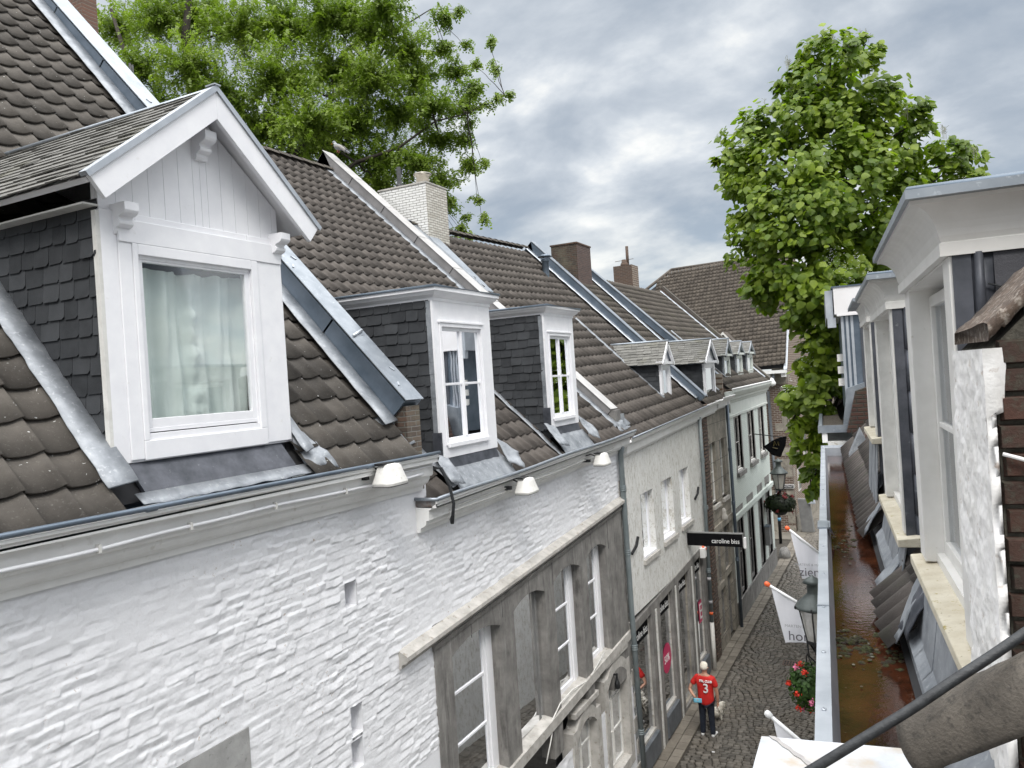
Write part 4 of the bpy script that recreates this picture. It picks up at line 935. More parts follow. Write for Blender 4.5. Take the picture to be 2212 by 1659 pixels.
PE = parapet(H4, 26.6, 26.9, -5.6, 8.45, -10.25, 12.87, .20, MZincD, MBrickC, .55, .03, 'party_parapet')
ue = nrm(A(-4.65, 0, 4.42)); nE = A(ue[2], 0, -ue[0]); nE = nE if nE[2] > 0 else -nE
m = MB(); a = A(-5.58, 26.58, 8.45); m.prism([a+nE*.004, a+ue*6.4+nE*.004, a+ue*6.4+nE*.014, a+nE*.014], A(0, .34, 0)); m.build('zinc_cover', MZinc, PE)
flashing(H4, 26.32, 26.6, -5.6, -10.4, lambda X: R4(X), .17, MZincL, 'soaker_flashing', .015, 50, 35)
# chimneys and flue
m = MB(); m.box((-10.67, 24.6, 11.2), (-9.72, 25.9, 13.33)); c4 = m.build('chimney', MBrickC, H4)
m = MB(); m.box((-9.72, 24.602, 11.2), (-9.712, 25.898, 13.328)); m.build('chimney_side', brickmat('chimney_side_brick', (1, 2, None), ((.09, .055, .05), (.14, .085, .07), (.07, .05, .045)), (.14, .13, .115)), c4)
m = MB(); m.box((-11.0, 24.75, 11.4), (-10.67, 25.6, 13.0)); m.box((-10.70, 24.57, 13.33), (-9.69, 25.93, 13.38)); m.build('chimney_shoulder', MBrickY, c4)
p = at(1183, 562, Y=22.6); m = MB(); m.lathe((p[0], 22.4, p[2]-.8), [(.14, 0), (.11, .1), (.11, .72), (.16, .76), (.10, .80)], 12); m.lathe((p[0], 22.4, p[2]+.06), [(.02, 0), (.24, .02), (.12, .09), (0, .1)], 12)
for q in range(4): m.tube([(p[0]+.1*math.cos(q*1.57), 22.4+.1*math.sin(q*1.57), p[2]-.02), (p[0]+.1*math.cos(q*1.57), 22.4+.1*math.sin(q*1.57), p[2]+.08)], .008, 4)
m.build('flue_pipe', MZincD, H3, True)
# ---- gabled slate dormers
def gable_dormer(parent, s0, s1, t0, te, ta, d, XB, roofz, seed, sw=.2, sl=.11, pillar=.16, over=.14, wm=None, near=True, det=True):
    fr = LF; ap = (s0+s1)/2; wm = wm or MW; X = -5.45+d
    m = MB(); w = pillar; m.fb(fr, s0, s0+w, t0, te, d-.1, d); m.fb(fr, s1-w, s1, t0, te, d-.1, d); m.fb(fr, s0+w, s1-w, te-.14, te, d-.1, d); m.fb(fr, s0+w, s1-w, t0, t0+.08, d-.1, d+.03)
    m.fb(fr, s0-over, s1+over, te-.02, te+.06, d-.1, d+.10)
    m.prism([fr.P(s0-.02, te+.06, d-.06), fr.P(s1+.02, te+.06, d-.06), fr.P(ap, ta-.08, d-.06)], fr.n*.05)
    root = m.build('dormer', wm, parent)
    for e_ in (s0-over, s1+over):
        u_ = nrm(A(0, ap-e_, ta-te-.02)); n_ = A(0, -u_[2], u_[1]); n_ = n_ if n_[2] > 0 else -n_
        m = MB(); p0 = A(X+.10, e_, te+.0); p1 = A(X+.10, ap, ta); m.prism([p0, p1, p1-n_*.05, p0-n_*.05], A(XB-X-.1, 0, 0)); m.build('roof_board', MZincD, root)
        m = MB(); m.prism([p0+n_*.01+A(.01, 0, 0), p1+n_*.01+A(.01, 0, 0), p1-n_*.09+A(.01, 0, 0), p0-n_*.09+A(.01, 0, 0)], A(-.06, 0, 0)); m.build('bargeboard', wm if det else MLead, root)
    e_ = s0-over; u_ = nrm(A(0, ap-e_, ta-te)); Ln = math.hypot(ap-e_, ta-te)
    slates(A(XB, e_, te)-u_*.04, (1, 0, 0), u_, X+.08-XB, Ln+.03, sw, sl, MSlateR, root, 'roof_slates', .012, seed, False)
    m = MB(); m.tube([(X+.12, ap, ta+.01), (XB, ap, ta+.02)], .035, 8); m.build('ridge_roll', MZinc, root, True)
    m = MB(); m.box((XB, s0+.005, t0-.1), (X-.04, s0+.05, te)); m.box((XB, s1-.05, t0-.1), (X-.04, s1-.005, te)); m.build('cheek_boarding', MDark, root)
    slates((XB, s0, t0-.1), (1, 0, 0), (0, 0, 1), X-.06-XB, te-t0+.06, sw, sl*1.2, MSlate, root, 'cheek_slates', .008, seed+1)
    m = MB(); m.box((X-.10, s0-.012, t0), (X-.0, s0-.001, te-.02)); m.build('corner_board', wm if det else MLead, root)
    window(root, fr, s0+w, s1-w, t0+.08, te-.14, d-.03, .05, 1, 1, wm, MGlassD, 'dark', name='window_frame', depth=.2)
    flashing(root, s0-.09, s0+.02, X+.05, XB, roofz, .085, MLead, 'valley_flashing', .006, 24, seed+2)
    m = MB(); m.prism([fr.P(s0-.1, t0+.02, d-.05), fr.P(s0-.1, t0+.02, d+.0), fr.P(s0-.1, t0-.22, d+.24), fr.P(s0-.1, t0-.27, d+.2)], A(0, s1-s0+.25, 0)); m.build('lead_apron', MZincL, root)
    return root
gable_dormer(H3, 20.62, 21.55, 7.93, 8.96, 9.58, -.45, -8.3, lambda X: R3(X)+.17, 51)
gable_dormer(H4, 24.45, 25.95, 7.78, 8.95, 9.70, -.15, -8.2, lambda X: R4(X), 61, over=.2)
# ================================================================== HOUSE 5
W5 = [q4((1584, 900), (1597, 894.6), (1606.7, 1012), (1596, 1020)), q4((1614, 890.5), (1624, 884.6), (1633, 992), (1622.5, 999)), q4((1637.5, 878), (1645.8, 875.5), (1652.5, 976), (1644, 981))]
O5 = []
for p, q in (((1592.8, 1114), (1603, 1106)), ((1615, 1089.4), (1624.7, 1079.7)), ((1637.2, 1065.8), (1644.2, 1057.4)), ((1653.2, 1046.3), (1659.5, 1039.4))):
    a, ta = st(*p); b, tb_ = st(*q); O5.append((a, b, .75, (ta+tb_)/2))
y5a, y5b = 26.45, 35.1
h5 = W5+O5
m = MB(); wall_holes(m, LF, y5a, y5b, 0, 7.7, -.4, 0, h5); m.build('wall', MWall5, H5)
for i, (a, b, c, d) in enumerate(h5):
    m = MB(); w = .16; m.fb(LF, a-w, a, c, d, -.1, .012); m.fb(LF, b, b+w, c, d, -.1, .012); m.fb(LF, a-w, b+w, d, d+(.42 if i < 3 else .3), -.1, .012)
    g = m.build('stone_surround', MStone, H5)
    if i < 3:
        m = MB(); m.fb(LF, a-w-.04, b+w+.04, c-.15, c, -.15, .10); m.build('stone_sill', MStone, g)
        m = MB(); m.fb(LF, a, b, c, c+.07, -.2, .0); m.build('white_sill', MWo, g)
    window(g, LF, a, b, c, d, -.07, .11, 1, 2, MStone if i > 2 else MStoneL, MGlassD, 'dark', name='window', depth=.4)
m = MB(); m.fb(LF, y5a, y5b+.03, 0, .75, -.1, .05); m.build('plinth', MStone, H5)
m = MB(); m.fb(LF, y5a, y5b+.05, 3.50, 3.66, -.05, .09); m.fb(LF, y5a, y5b+.05, 3.42, 3.50, -.05, .05); m.build('string_course', MWall5, H5)
mg = mottle('pale_green_paint', (.56, .60, .56), (.63, .66, .62), 3, .55, c3=(.42, .46, .42), sc3=14, th=(.62, .75))
CP5 = [(0, 6.95), (.04, 6.95), (.05, 7.03), (.02, 7.04), (.02, 7.45), (.05, 7.47), (.08, 7.55), (.13, 7.58), (.15, 7.66), (.20, 7.70), (.26, 7.78), (.30, 7.86), (.30, 7.95), (.26, 7.95), (.26, 7.88), (0, 7.88)]
m = MB(); extr(m, LF, CP5, y5a+.05, y5b+.1, .03, .10); m.build('cornice', mg, H5)
m = MB(); m.tube([LF.P(s, 7.99+.008*(s-26), .29) for s in (y5a, 30, y5b+.12)], .035, 8); m.build('gutter_bead', MWG, H5, True)
m = MB(); p = at(1652, 822, X=-5.15); m.lathe((p[0], y5b+.05, 7.95), [(.0, -.15), (.14, -.1), (.17, 0), (.10, .12), (.06, .2), (0, .24)], 10); m.build('cornice_end', MWG, H5, True)
m = MB(); m.tube([(-5.36, y5a+.14, 7.85), (-5.36, y5a+.14, 7.2)], .07, 10); m.build('down_spout', mg, H5, True)
R5 = lambda X: 7.98+(-5.35-X)*.97
roof(H5, -5.30, 7.93, .97, 26.9, 35.2, -9.75, .285, .33, MTile3, .1, seed=43, prof=PROF2, amp=.05, lift=.036)
parapet(H5, 35.15, 35.5, -5.2, 8.15, -9.75, 12.75, .12, MTile3, MBrickY, .5, .02, 'verge_wall')
flashing(H5, 34.85, 35.15, -5.4, -9.8, R5, .20, MZincL, 'soaker_flashing', .012, 40, 36)
for i, (x0, x1, yb_, ye, ya_) in enumerate(((1566.5, 1579, 818, 768, 733), (1593.5, 1605.5, 812, 765, 738), (1616, 1627.5, 806, 763, 739.5))):
    a, tb_ = st(x0, yb_, -.3); b, _ = st(x1, yb_-4, -.3); _, te_ = st(x0, ye, -.3); _, ta_ = st((x0+x1)/2, ya_, -.3)
    print('d5', round(a, 2), round(b, 2), round(tb_, 2), round(te_, 2), round(ta_, 2))
    gable_dormer(H5, a, b, tb_, te_, ta_, -.3, -7.6, R5, 70+i*5, .18, .12, .13, .12, mg, det=False)
m = MB(); m.box((-6.3, 26.5, 7.6), (-5.5, 26.62, 8.55)); m.build('party_wall_end', MBrickX, H5)
m = MB(); m.box((-11.2, 32.6, 11.0), (-10.35, 33.5, 13.55)); c5 = m.build('chimney', MBrickY, H5)
m = MB(); m.box((-10.35, 32.602, 11), (-10.342, 33.498, 13.548)); m.build('chimney_side', MBrickX, c5)
m = MB(); m.lathe((-10.8, 33, 13.55), [(.2, 0), (.17, .12), (.12, .2), (.12, .3), (0, .3)], 10); m.lathe((-10.68, 33.1, 13.55), [(.07, 0), (.07, .9), (.05, .9)], 8); m.tube([(-11.2, 32.9, 13.8), (-10.4, 33.1, 13.86)], .012, 5); m.build('chimney_pot', MBrickY, c5, True)
# ================================================================== HOUSE 6, the big roof closing the street, and the long brick wall beyond
H6 = thing('brick_house', 'big brick house with a steep hipped pantile roof closing the end of the street', 'house', (-8, 44, 0))
m = MB(); m.box((-16, 42.0, 0), (-5.43, 42.4, 8.4)); m.box((-16, 40.0, 0), (-10, 42, 7)); m.build('wall', MBrick6, H6)
r_ = random.Random(4)
z = 0.
while z < 8.2:
    h = r_.uniform(.28, .5); w = r_.choice((.35, .7, .45)); m = MB()
    if z < 2.3 or r_.random() < .75: m.box((-5.435-w, 41.985, z), (-5.425, 42.0, z+h)); m.build('quoin', MStoneB, H6)
    z += h+.01 if r_.random() < .6 else h+.16
m = MB(); m.box((-7.6, 41.988, 0), (-6.2, 42.0, 2.2)); m.build('stone_base', MStoneB, H6)
v6 = A(0, 5.0, 6.45)
def roof6():
    o = A(-13.1, 41.6, 8.42); v = nrm(v6); Ln = np.linalg.norm(v6)
    ob = tile_roof(o, (1, 0, .045), v, 7.72, Ln, .215, .27, MTile6, H6, amp=.06, lift=.035, seed=66, name='roof')
    # the left end is hipped: drop faces beyond the hip line
    me = ob.data; V = np.array([q.co for q in me.vertices])+np.array(H6.location)
    import bmesh
    bm = bmesh.new(); bm.from_mesh(me); L_ = Vector(H6.location)
    dl = []; n6 = np.cross(A(1, 0, 0), v); o6 = A(0, 41.6, 8.42)
    hit = lambda x, y: A(0, 0, HC)+ray(x, y)*(((o6-A(0, 0, HC))@n6)/(ray(x, y)@n6))
    global hp0, hp1; hp0, hp1 = hit(1390, 630), hit(1450, 583)
    for f in bm.faces:
        c = f.calc_center_median()+L_; k = (c.z-hp0[2])/(hp1[2]-hp0[2])
        if c.x < hp0[0]+k*(hp1[0]-hp0[0]): dl.append(f)
    bmesh.ops.delete(bm, geom=dl, context='FACES'); bm.to_mesh(me); bm.free()
roof6()
m = MB(); a, b, c, d = A(-15, 41.7, 8.3), A(-5.5, 41.7, 8.55), A(-5.5, 46.6, 14.9), A(-12.0, 46.6, 14.75)
m.poly([A(hp0[0]+.6, 42.2, 8.9), b, c, A(hp1[0]+.1, hp1[1]+.1, hp1[2]-.15), A(hp0[0]+.1, hp0[1]+.1, hp0[2]-.15)]); m.poly([A(-5.5, 46.6, 14.9), A(-5.5, 51, 8.5), A(-12.5, 51, 8.5), A(-11.9, 46.6, 14.75)]); m.build('roof_boarding', MDark, H6)
m = MB(); m.tube([hp1, (-5.4, 46.62, 15.12)], .10, 8); m.tube([hp1, hp0, hp0*2-hp1], .09, 8); m.build('ridge', MTile6, H6, True)
m = MB(); m.prism([A(-5.47, 41.5, 8.42), A(-5.30, 41.5, 8.42), A(-5.30, 41.5, 8.52), A(-5.47, 41.5, 8.52)], A(0, 5.1, 6.5)); m.build('zinc_verge', MZincL, H6)
m = MB(); m.fb(Fr((0, 41.4, 0), (1, 0, 0), (0, -1, 0)), -9, -5.35, 8.30, 8.46, -.4, .12); 
for x_ in (-6.35, -5.6, -7.1, -7.9): m.fb(Fr((0, 41.4, 0), (1, 0, 0), (0, -1, 0)), x_, x_+.2, 8.1, 8.30, -.5, .0)
m.build('eave_gutter', MWG, H6)
drainpipe(H6, [(-6.0, 41.5, 8.3), (-6.0, 41.55, 8.0), (-6.35, 41.85, 7.8), (-6.32, 41.88, 4), (-6.25, 41.88, 2.2)], .07, MZinc, [(-6.34, 41.88, 6.3), (-6.3, 41.88, 4.4)])
gd = at(1568, 745, Y=42.5)
m = MB(); w = .75; ap = A(gd[0], 42.0, 10.45); m.prism([ap, A(gd[0]-w, 42.0, 9.6), A(gd[0]-w, 42.0, 9.0), A(gd[0]+w, 42.0, 9.0), A(gd[0]+w, 42.0, 9.6)], A(0, .1, 0)); g6 = m.build('dormer', MWo, H6)
m = MB(); m.prism([ap+A(0, -.15, .1), A(gd[0]-w-.15, 41.85, 9.5), A(gd[0]-w-.15, 41.85, 9.62), ap+A(0, -.15, .24), A(gd[0]+w+.15, 41.85, 9.62), A(gd[0]+w+.15, 41.85, 9.5)], A(0, .12, 0)); m.build('bargeboard', MWo, g6)
m = MB()
for sg in (-1, 1): m.prism([ap+A(0, -.1, .18), ap+A(sg*(w+.2), -.1, -.78), ap+A(sg*(w+.2), -.1, -.70), ap+A(0, -.1, .27)], A(0, 2.2, 0))
m.build('dormer_roof', MTile6, g6)
H7 = thing('brick_building', 'long brick side wall with stone plinth receding past the big pantile roof', 'building', (-5.4, 50, 0))
x7 = lambda y: -5.44+(y-42.35)*.058
m = MB(); m.prism([A(x7(y), y, z) for y, z in ((42.41, 0), (62, 0), (62, 11.8), (52, 11.8), (50.5, 12.4), (46.6, 14.9), (42.41, 9.45))], A(-.25, 0, 0)); m.build('wall', MBrickX, H7)
m = MB(); m.hexa([(-5.43, 42.37, 0), (-5.39, 42.33, 0), (-4.27, 61.9, 0), (-4.31, 62, 0), (-5.43, 42.37, .8), (-5.39, 42.33, .8), (-4.27, 61.9, .8), (-4.31, 62, .8)]); m.build('stone_plinth', MStoneB, H7)
m = MB()
for k in range(12): m.box((-5.46, 42.31, 1.0+k*.62), (-5.41+.0*k, 42.37+(.5 if k % 2 else .3), 1.0+k*.62+.4))
m.build('corner_stones', MStoneB, H7)
for (yy, zz) in ((44.5, 5.2), (46.2, 4.4), (44.0, 3.0)):
    xx = -5.44+(yy-42.35)*.058
    m = MB(); m.box((xx-.1, yy-.55, zz-1.1), (xx+.02, yy+.55, zz+.5)); w_ = m.build('window', MWo, H7); m = MB(); m.box((xx, yy-.45, zz-1.0), (xx+.026, yy+.45, zz+.4)); m.build('pane', MGlassD, w_)
# ================================================================== street
def street_x(y): return -5.45
right_x = lambda y: UR[0]/UR[1]*y+.02
m = MB(); m.poly([A(-60, -40, -.03), A(60, -40, -.03), A(60, 200, -.03), A(-60, 200, -.03)])
tag(m.build('ground', mottle('earth_joint', (.035, .03, .024), (.07, .062, .05), 6, .9)), kind='structure')
def cobbles():
    r = np.random.default_rng(5); V = []; T = []
    def stone(cx, cy, wx, wy, ang, tv):
        c, s = math.cos(ang), math.sin(ang); hx, hy = wx/2, wy/2; z = r.normal()*.003; b = .012
        for (kx, ky, zz) in ((1, 1, -.02), (1, 1, .004+z), (.8, .78, .014+z)):
            for sx, sy in ((-1, -1), (1, -1), (1, 1), (-1, 1)):
                x = sx*hx*kx+r.normal()*.003; y = sy*hy*ky+r.normal()*.003
                V.append((cx+x*c-y*s, cy+x*s+y*c, zz))
        T.extend([tv]*9)
    rows = 0
    y = 12.6
    # arched courses across the carriageway
    while y < 46:
        L0, R0 = -4.95, right_x(y)-.75; x = L0+r.random()*.08
        if R0-L0 > .1:
            mid = (L0+R0)/2; hw = (R0-L0)/2
            while x < R0:
                w = .12+.09*r.random(); f = (x+w/2-mid)/hw
                if x+w > R0+.08: break
                arch = -.34*f*f+.05*math.sin(x*5+y); sl = math.atan(-.68*f/hw)
                stone(x+w/2, y+arch, w-.014, .104+.012*r.normal()*.3, sl, .05+.9*r.random())
                x += w
        y += .122
    # long setts forming the gutter lines along the right side
    for k in range(4):
        y = 12.4
        while y < 44:
            w = .15+.10*r.random(); xr = right_x(y)-.70+k*.135
            stone(xr, y+w/2, .118, w-.014, .087, .05+.9*r.random()); y += w
    y = 12.4
    while y < 44:
        xr = right_x(y)-.12
        stone(xr, y, .2, .26, .087, .4+.3*r.random()); y += .28
    V = np.array(V); n = len(V)//12; b = (np.arange(n)*12)[:, None]
    f = [[0, 1, 5, 4], [1, 2, 6, 5], [2, 3, 7, 6], [3, 0, 4, 7], [4, 5, 9, 8], [5, 6, 10, 9], [6, 7, 11, 10], [7, 4, 8, 11], [8, 9, 10, 11]]
    F = np.stack([b+np.array(q) for q in f], 1).reshape(-1, 4)
    mt = Mt('cobblestone'); col = mt.ramp(mt.math('ADD', mt.math('MULTIPLY', mt.noise(9, 5), .5), mt.math('MULTIPLY', mt.attr('tv'), .5)), .2, .8, (.062, .056, .047), (.175, .158, .135))
    col = mt.mix(mt.math('MULTIPLY', mt.ramp(mt.noise(.9, 5, .7), .45, .7), .45), col, (.13, .105, .075)); mt.base(col); mt.rough(.7); mt.bump(mt.noise(70, 4), .4, .004)
    o = raw('road', V, F, T, mt.m); tag(o, kind='structure')
cobbles()
def pavement():
    r = np.random.default_rng(8); m = MB(); y = 12.
    while y < 41:
        w = .22+.2*r.random(); x = -5.45
        for k in range(2):
            ww = .24 if k == 0 else .25
            m.box((x+.008, y+.006, -.02), (x+ww-.008, y+w-.006, .012+r.normal()*.003), .1+.85*r.random()); x += ww
        y += w
    mt = Mt('pavement_slab'); mt.base(mt.ramp(mt.math('ADD', mt.math('MULTIPLY', mt.noise(7, 5), .6), mt.math('MULTIPLY', mt.attr('tv'), .4)), .2, .8, (.11, .095, .075), (.23, .205, .17))); mt.rough(.8); mt.bump(mt.noise(50, 5), .4, .006)
    tag(m.build('pavement', mt.m), kind='structure')
pavement()
m = MB(); m.poly([A(-12, 40.2, .004), A(-2, 40.2, .004), A(2, 90, .004), A(-12, 90, .004)]); tag(m.build('path', mottle('far_paving', (.13, .12, .10), (.20, .18, .15), 3, .85, c3=(.09, .08, .06), sc3=12)), kind='structure')
# moss tufts by the wall
# ================================================================== RIGHT ROW (frame RF: along street s, height t, d into the house)
HR = thing('gutter_house', 'near house on the right, with water-filled zinc gutter and white corniced dormers', 'house', (0, 3, 0))
HR2 = thing('gutter_house', 'next house on the right, with the modern zinc-clad box dormer', 'house', tuple(RF.P(20, 0, 0)))
def Rp(x, y, **k):
    p = at(x, y, **k); return p@RR, p@UR, p[2]
fr = RF
GZ = 7.01
# front wall under the gutter
m = MB(); m.fb(fr, -5, 16.7, 0, 6.80, .0, .3); m.build('wall', MWall3, HR)
m = MB()
for s_ in (1, 3.6, 6.2, 8.8, 11.4, 14):
    m.fb(fr, s_, s_+1.1, 3.9, 6.0, -.01, .02); m.fb(fr, s_, s_+1.3, .6, 2.9, -.01, .02)
m.build('window_glazing', MGlassD, HR)
m = MB(); m.fb(fr, -5, 16.7, 6.55, 6.82, -.10, .0); m.build('cornice', MWG, HR)
# gutter: rim, walls, lining
def gut(parent, s0, s1, z, lat0, rim, depth, w, nm='gutter'):
    m = MB()
    prof = [(lat0, z-.20), (lat0, z), (lat0+rim, z+.004), (lat0+rim+.035, z-depth+.01), (lat0+rim+.03, z-depth-.02), (lat0+rim-.01, z-.02), (lat0+.015, z-.02), (lat0+.015, z-.20)]
    extr(m, fr, prof, s0, s1); g = m.build(nm, MZincL, parent)
    m = MB(); prof = [(lat0+rim+.02, z-depth), (lat0+rim+.02, z-depth-.02), (w, z-depth-.02), (w+.01, z-depth+.02), (w+.10, z-.02), (w+.12, z-.02), (w+.12, z), (w+.08, z), (w-.01, z-depth+.02), (w-.02, z-depth)]
    extr(m, fr, prof, s0, s1); m.build('gutter_lining', MLead, g)
    return g
g1 = gut(HR, 1.9, 16.6, GZ, -.135, .075, .17, .36)
m = MB(); m.fb(fr, 16.56, 16.6, GZ-.2, GZ+.03, -.135, .4); m.fb(fr, 16.3, 16.57, GZ-.2, GZ+.01, -.11, .38); m.build('gutter_end', MZincL, g1)
m = MB(); s_ = 2.3
sc = [2.55, 3.25, 4.0, 4.8, 5.7, 6.6, 7.6, 8.7, 9.8, 11, 12.3, 13.8]
for s_ in sc: m.lathe(fr.P(s_, GZ+.002, -.095), [(.013, 0), (.012, .005), (.006, .008), (0, .008)], 10)
m.build('gutter_rivet', MZincL, g1, True)
m = MB(); m.fb(fr, 5.72, 5.74, GZ-.001, GZ+.009, -.137, -.058); m.fb(fr, 8.4, 8.75, GZ-.002, GZ+.02, -.15, -.03); m.build('gutter_joint', MZinc, g1)
m = MB(); m.prism([fr.P(8.3, GZ+.02, -.05), fr.P(8.65, GZ+.02, -.05), fr.P(8.55, GZ-.1, .0), fr.P(8.3, GZ-.02, -.02)], RR*.006); m.build('joint_tab', MLeadD, g1)
# rusty water
mt = Mt('rusty_water'); v = mt.noise(2.2, 5, .6); c = mt.ramp(v, .3, .7, (.018, .006, .004), (.078, .026, .012))
c = mt.mix(mt.ramp(mt.noise(1.3, 4, .6), .60, .72), c, (.036, .028, .009)); c = mt.mix(mt.ramp(mt.noise(26, 6, .75), .52, .62), c, (.018, .010, .006)); c = mt.mix(mt.math('MULTIPLY', mt.ramp(mt.noise(60, 4, .7), .66, .70), .6), c, (.30, .24, .18))
mt.base(c); mt.rough(.03); mt.p.inputs['Specular IOR Level'].default_value = .9; mt.bump(mt.noise(22, 4, .6), .28, .004)
WZ = GZ-.145
m = MB(); n = 40; m.grid([[fr.P(1.9+14.5*i/n, WZ, lat) for lat in (-.05, .1, .25, .365)] for i in range(n+1)])
tag(m.build('water', mt.m), kind='structure')
# leaves, moss and silt in the gutter
r = random.Random(12); m = MB()
for i in range(46):
    s_ = r.choice((r.uniform(5.0, 5.9), r.uniform(5.1, 5.7), r.uniform(7.4, 9.2), r.uniform(2.6, 15))); la = r.uniform(-.02, .34); w = r.uniform(.006, .02)
    c = fr.P(s_, WZ+.004+r.uniform(0, .008), la); a_ = r.uniform(0, 6.28)
    pts = [c+RR*w*math.cos(a_+q)*(.6+.4*r.random())+UR*w*math.sin(a_+q) for q in np.linspace(0, 6.28, 8)[:-1]]; m.poly(pts, .1+.9*r.random())
tag(m.build('floating_leaves', tilemat('wet_leaf', (.03, .025, .015), (.13, .12, .07), (.30, .32, .28), .5)), kind='stuff')
m = MB()
def blob(m, c, rx, ry, rz, seed, n=14):
    rr = np.random.default_rng(seed); rows = []
    for i in range(n//2+1):
        th = math.pi*i/(n//2); rows.append([A(*c)+A(rx*math.sin(th)*math.cos(2*math.pi*j/n), ry*math.sin(th)*math.sin(2*math.pi*j/n), rz*math.cos(th))*(1+.28*(rr.random()-.5)) for j in range(n)]+[None])
        rows[-1][-1] = rows[-1][0]
    m.grid(rows, .5)
mr = random.Random(6)
for k in range(120):
    s_ = mr.gauss(5.3, .16) if k < 85 else mr.gauss(8.4, .4); la = mr.uniform(-.03, .35) if k < 85 else mr.uniform(-.03, .2); w = mr.uniform(.006, .022); blob(m, fr.P(s_-.5*la+.1 if k < 85 else s_, WZ+.001, la), w*1.3, w*1.2, w*.5, k+40, 8)
for k, (s_, la, w) in enumerate(((5.45, .0, .045), (5.42, .07, .05), (5.5, .11, .04), (5.3, .15, .05), (5.3, .13, .03), (8.2, .02, .04), (8.5, .1, .03))):
    blob(m, fr.P(s_, WZ+.003, la), w*.8, w*.75, w*.55, k)
tag(m.build('moss', mottle('green_moss', (.018, .018, .009), (.075, .085, .022), 45, .9, bump=1, bsc=120, bd=.02, c3=(.030, .020, .012), sc3=22, th=(.45, .6))), kind='stuff')
# roof plane and tiles between the dormers
sl = 1.05
RZ = lambda d: 6.97+(d-.34)*sl
def rtile(parent, s0, s1, d0, L, seed, mat=MTileR, dz=0):
    o = fr.P(s1, RZ(d0)+dz, d0); v = RR+Zv*sl
    tile_roof(o, -UR, v, s1-s0, L, .235, .34, mat, parent, amp=.07, lift=.03, seed=seed, prof=PROF3)
rtile(HR, 5.12, 6.3, .30, 3.5, 81); rtile(HR, 8.1, 16.4, .30, 3.2, 82, dz=.03); rtile(HR, -4, 1.8, .42, 7, 83)
m = MB()
for a, b in ((-4, 16.6),): m.poly([fr.P(a, RZ(.35)-.10, .35), fr.P(b, RZ(.35)-.10, .35), fr.P(b, RZ(1.9)-.10, 1.9), fr.P(a, RZ(1.9)-.10, 1.9)])
m.poly([fr.P(-6, RZ(2.3)-.1, 2.3), fr.P(2.8, RZ(2.3)-.1, 2.3), fr.P(2.8, RZ(5.5), 5.5), fr.P(-6, RZ(5.5), 5.5)]); m.build('roof_boarding', MDark, HR)
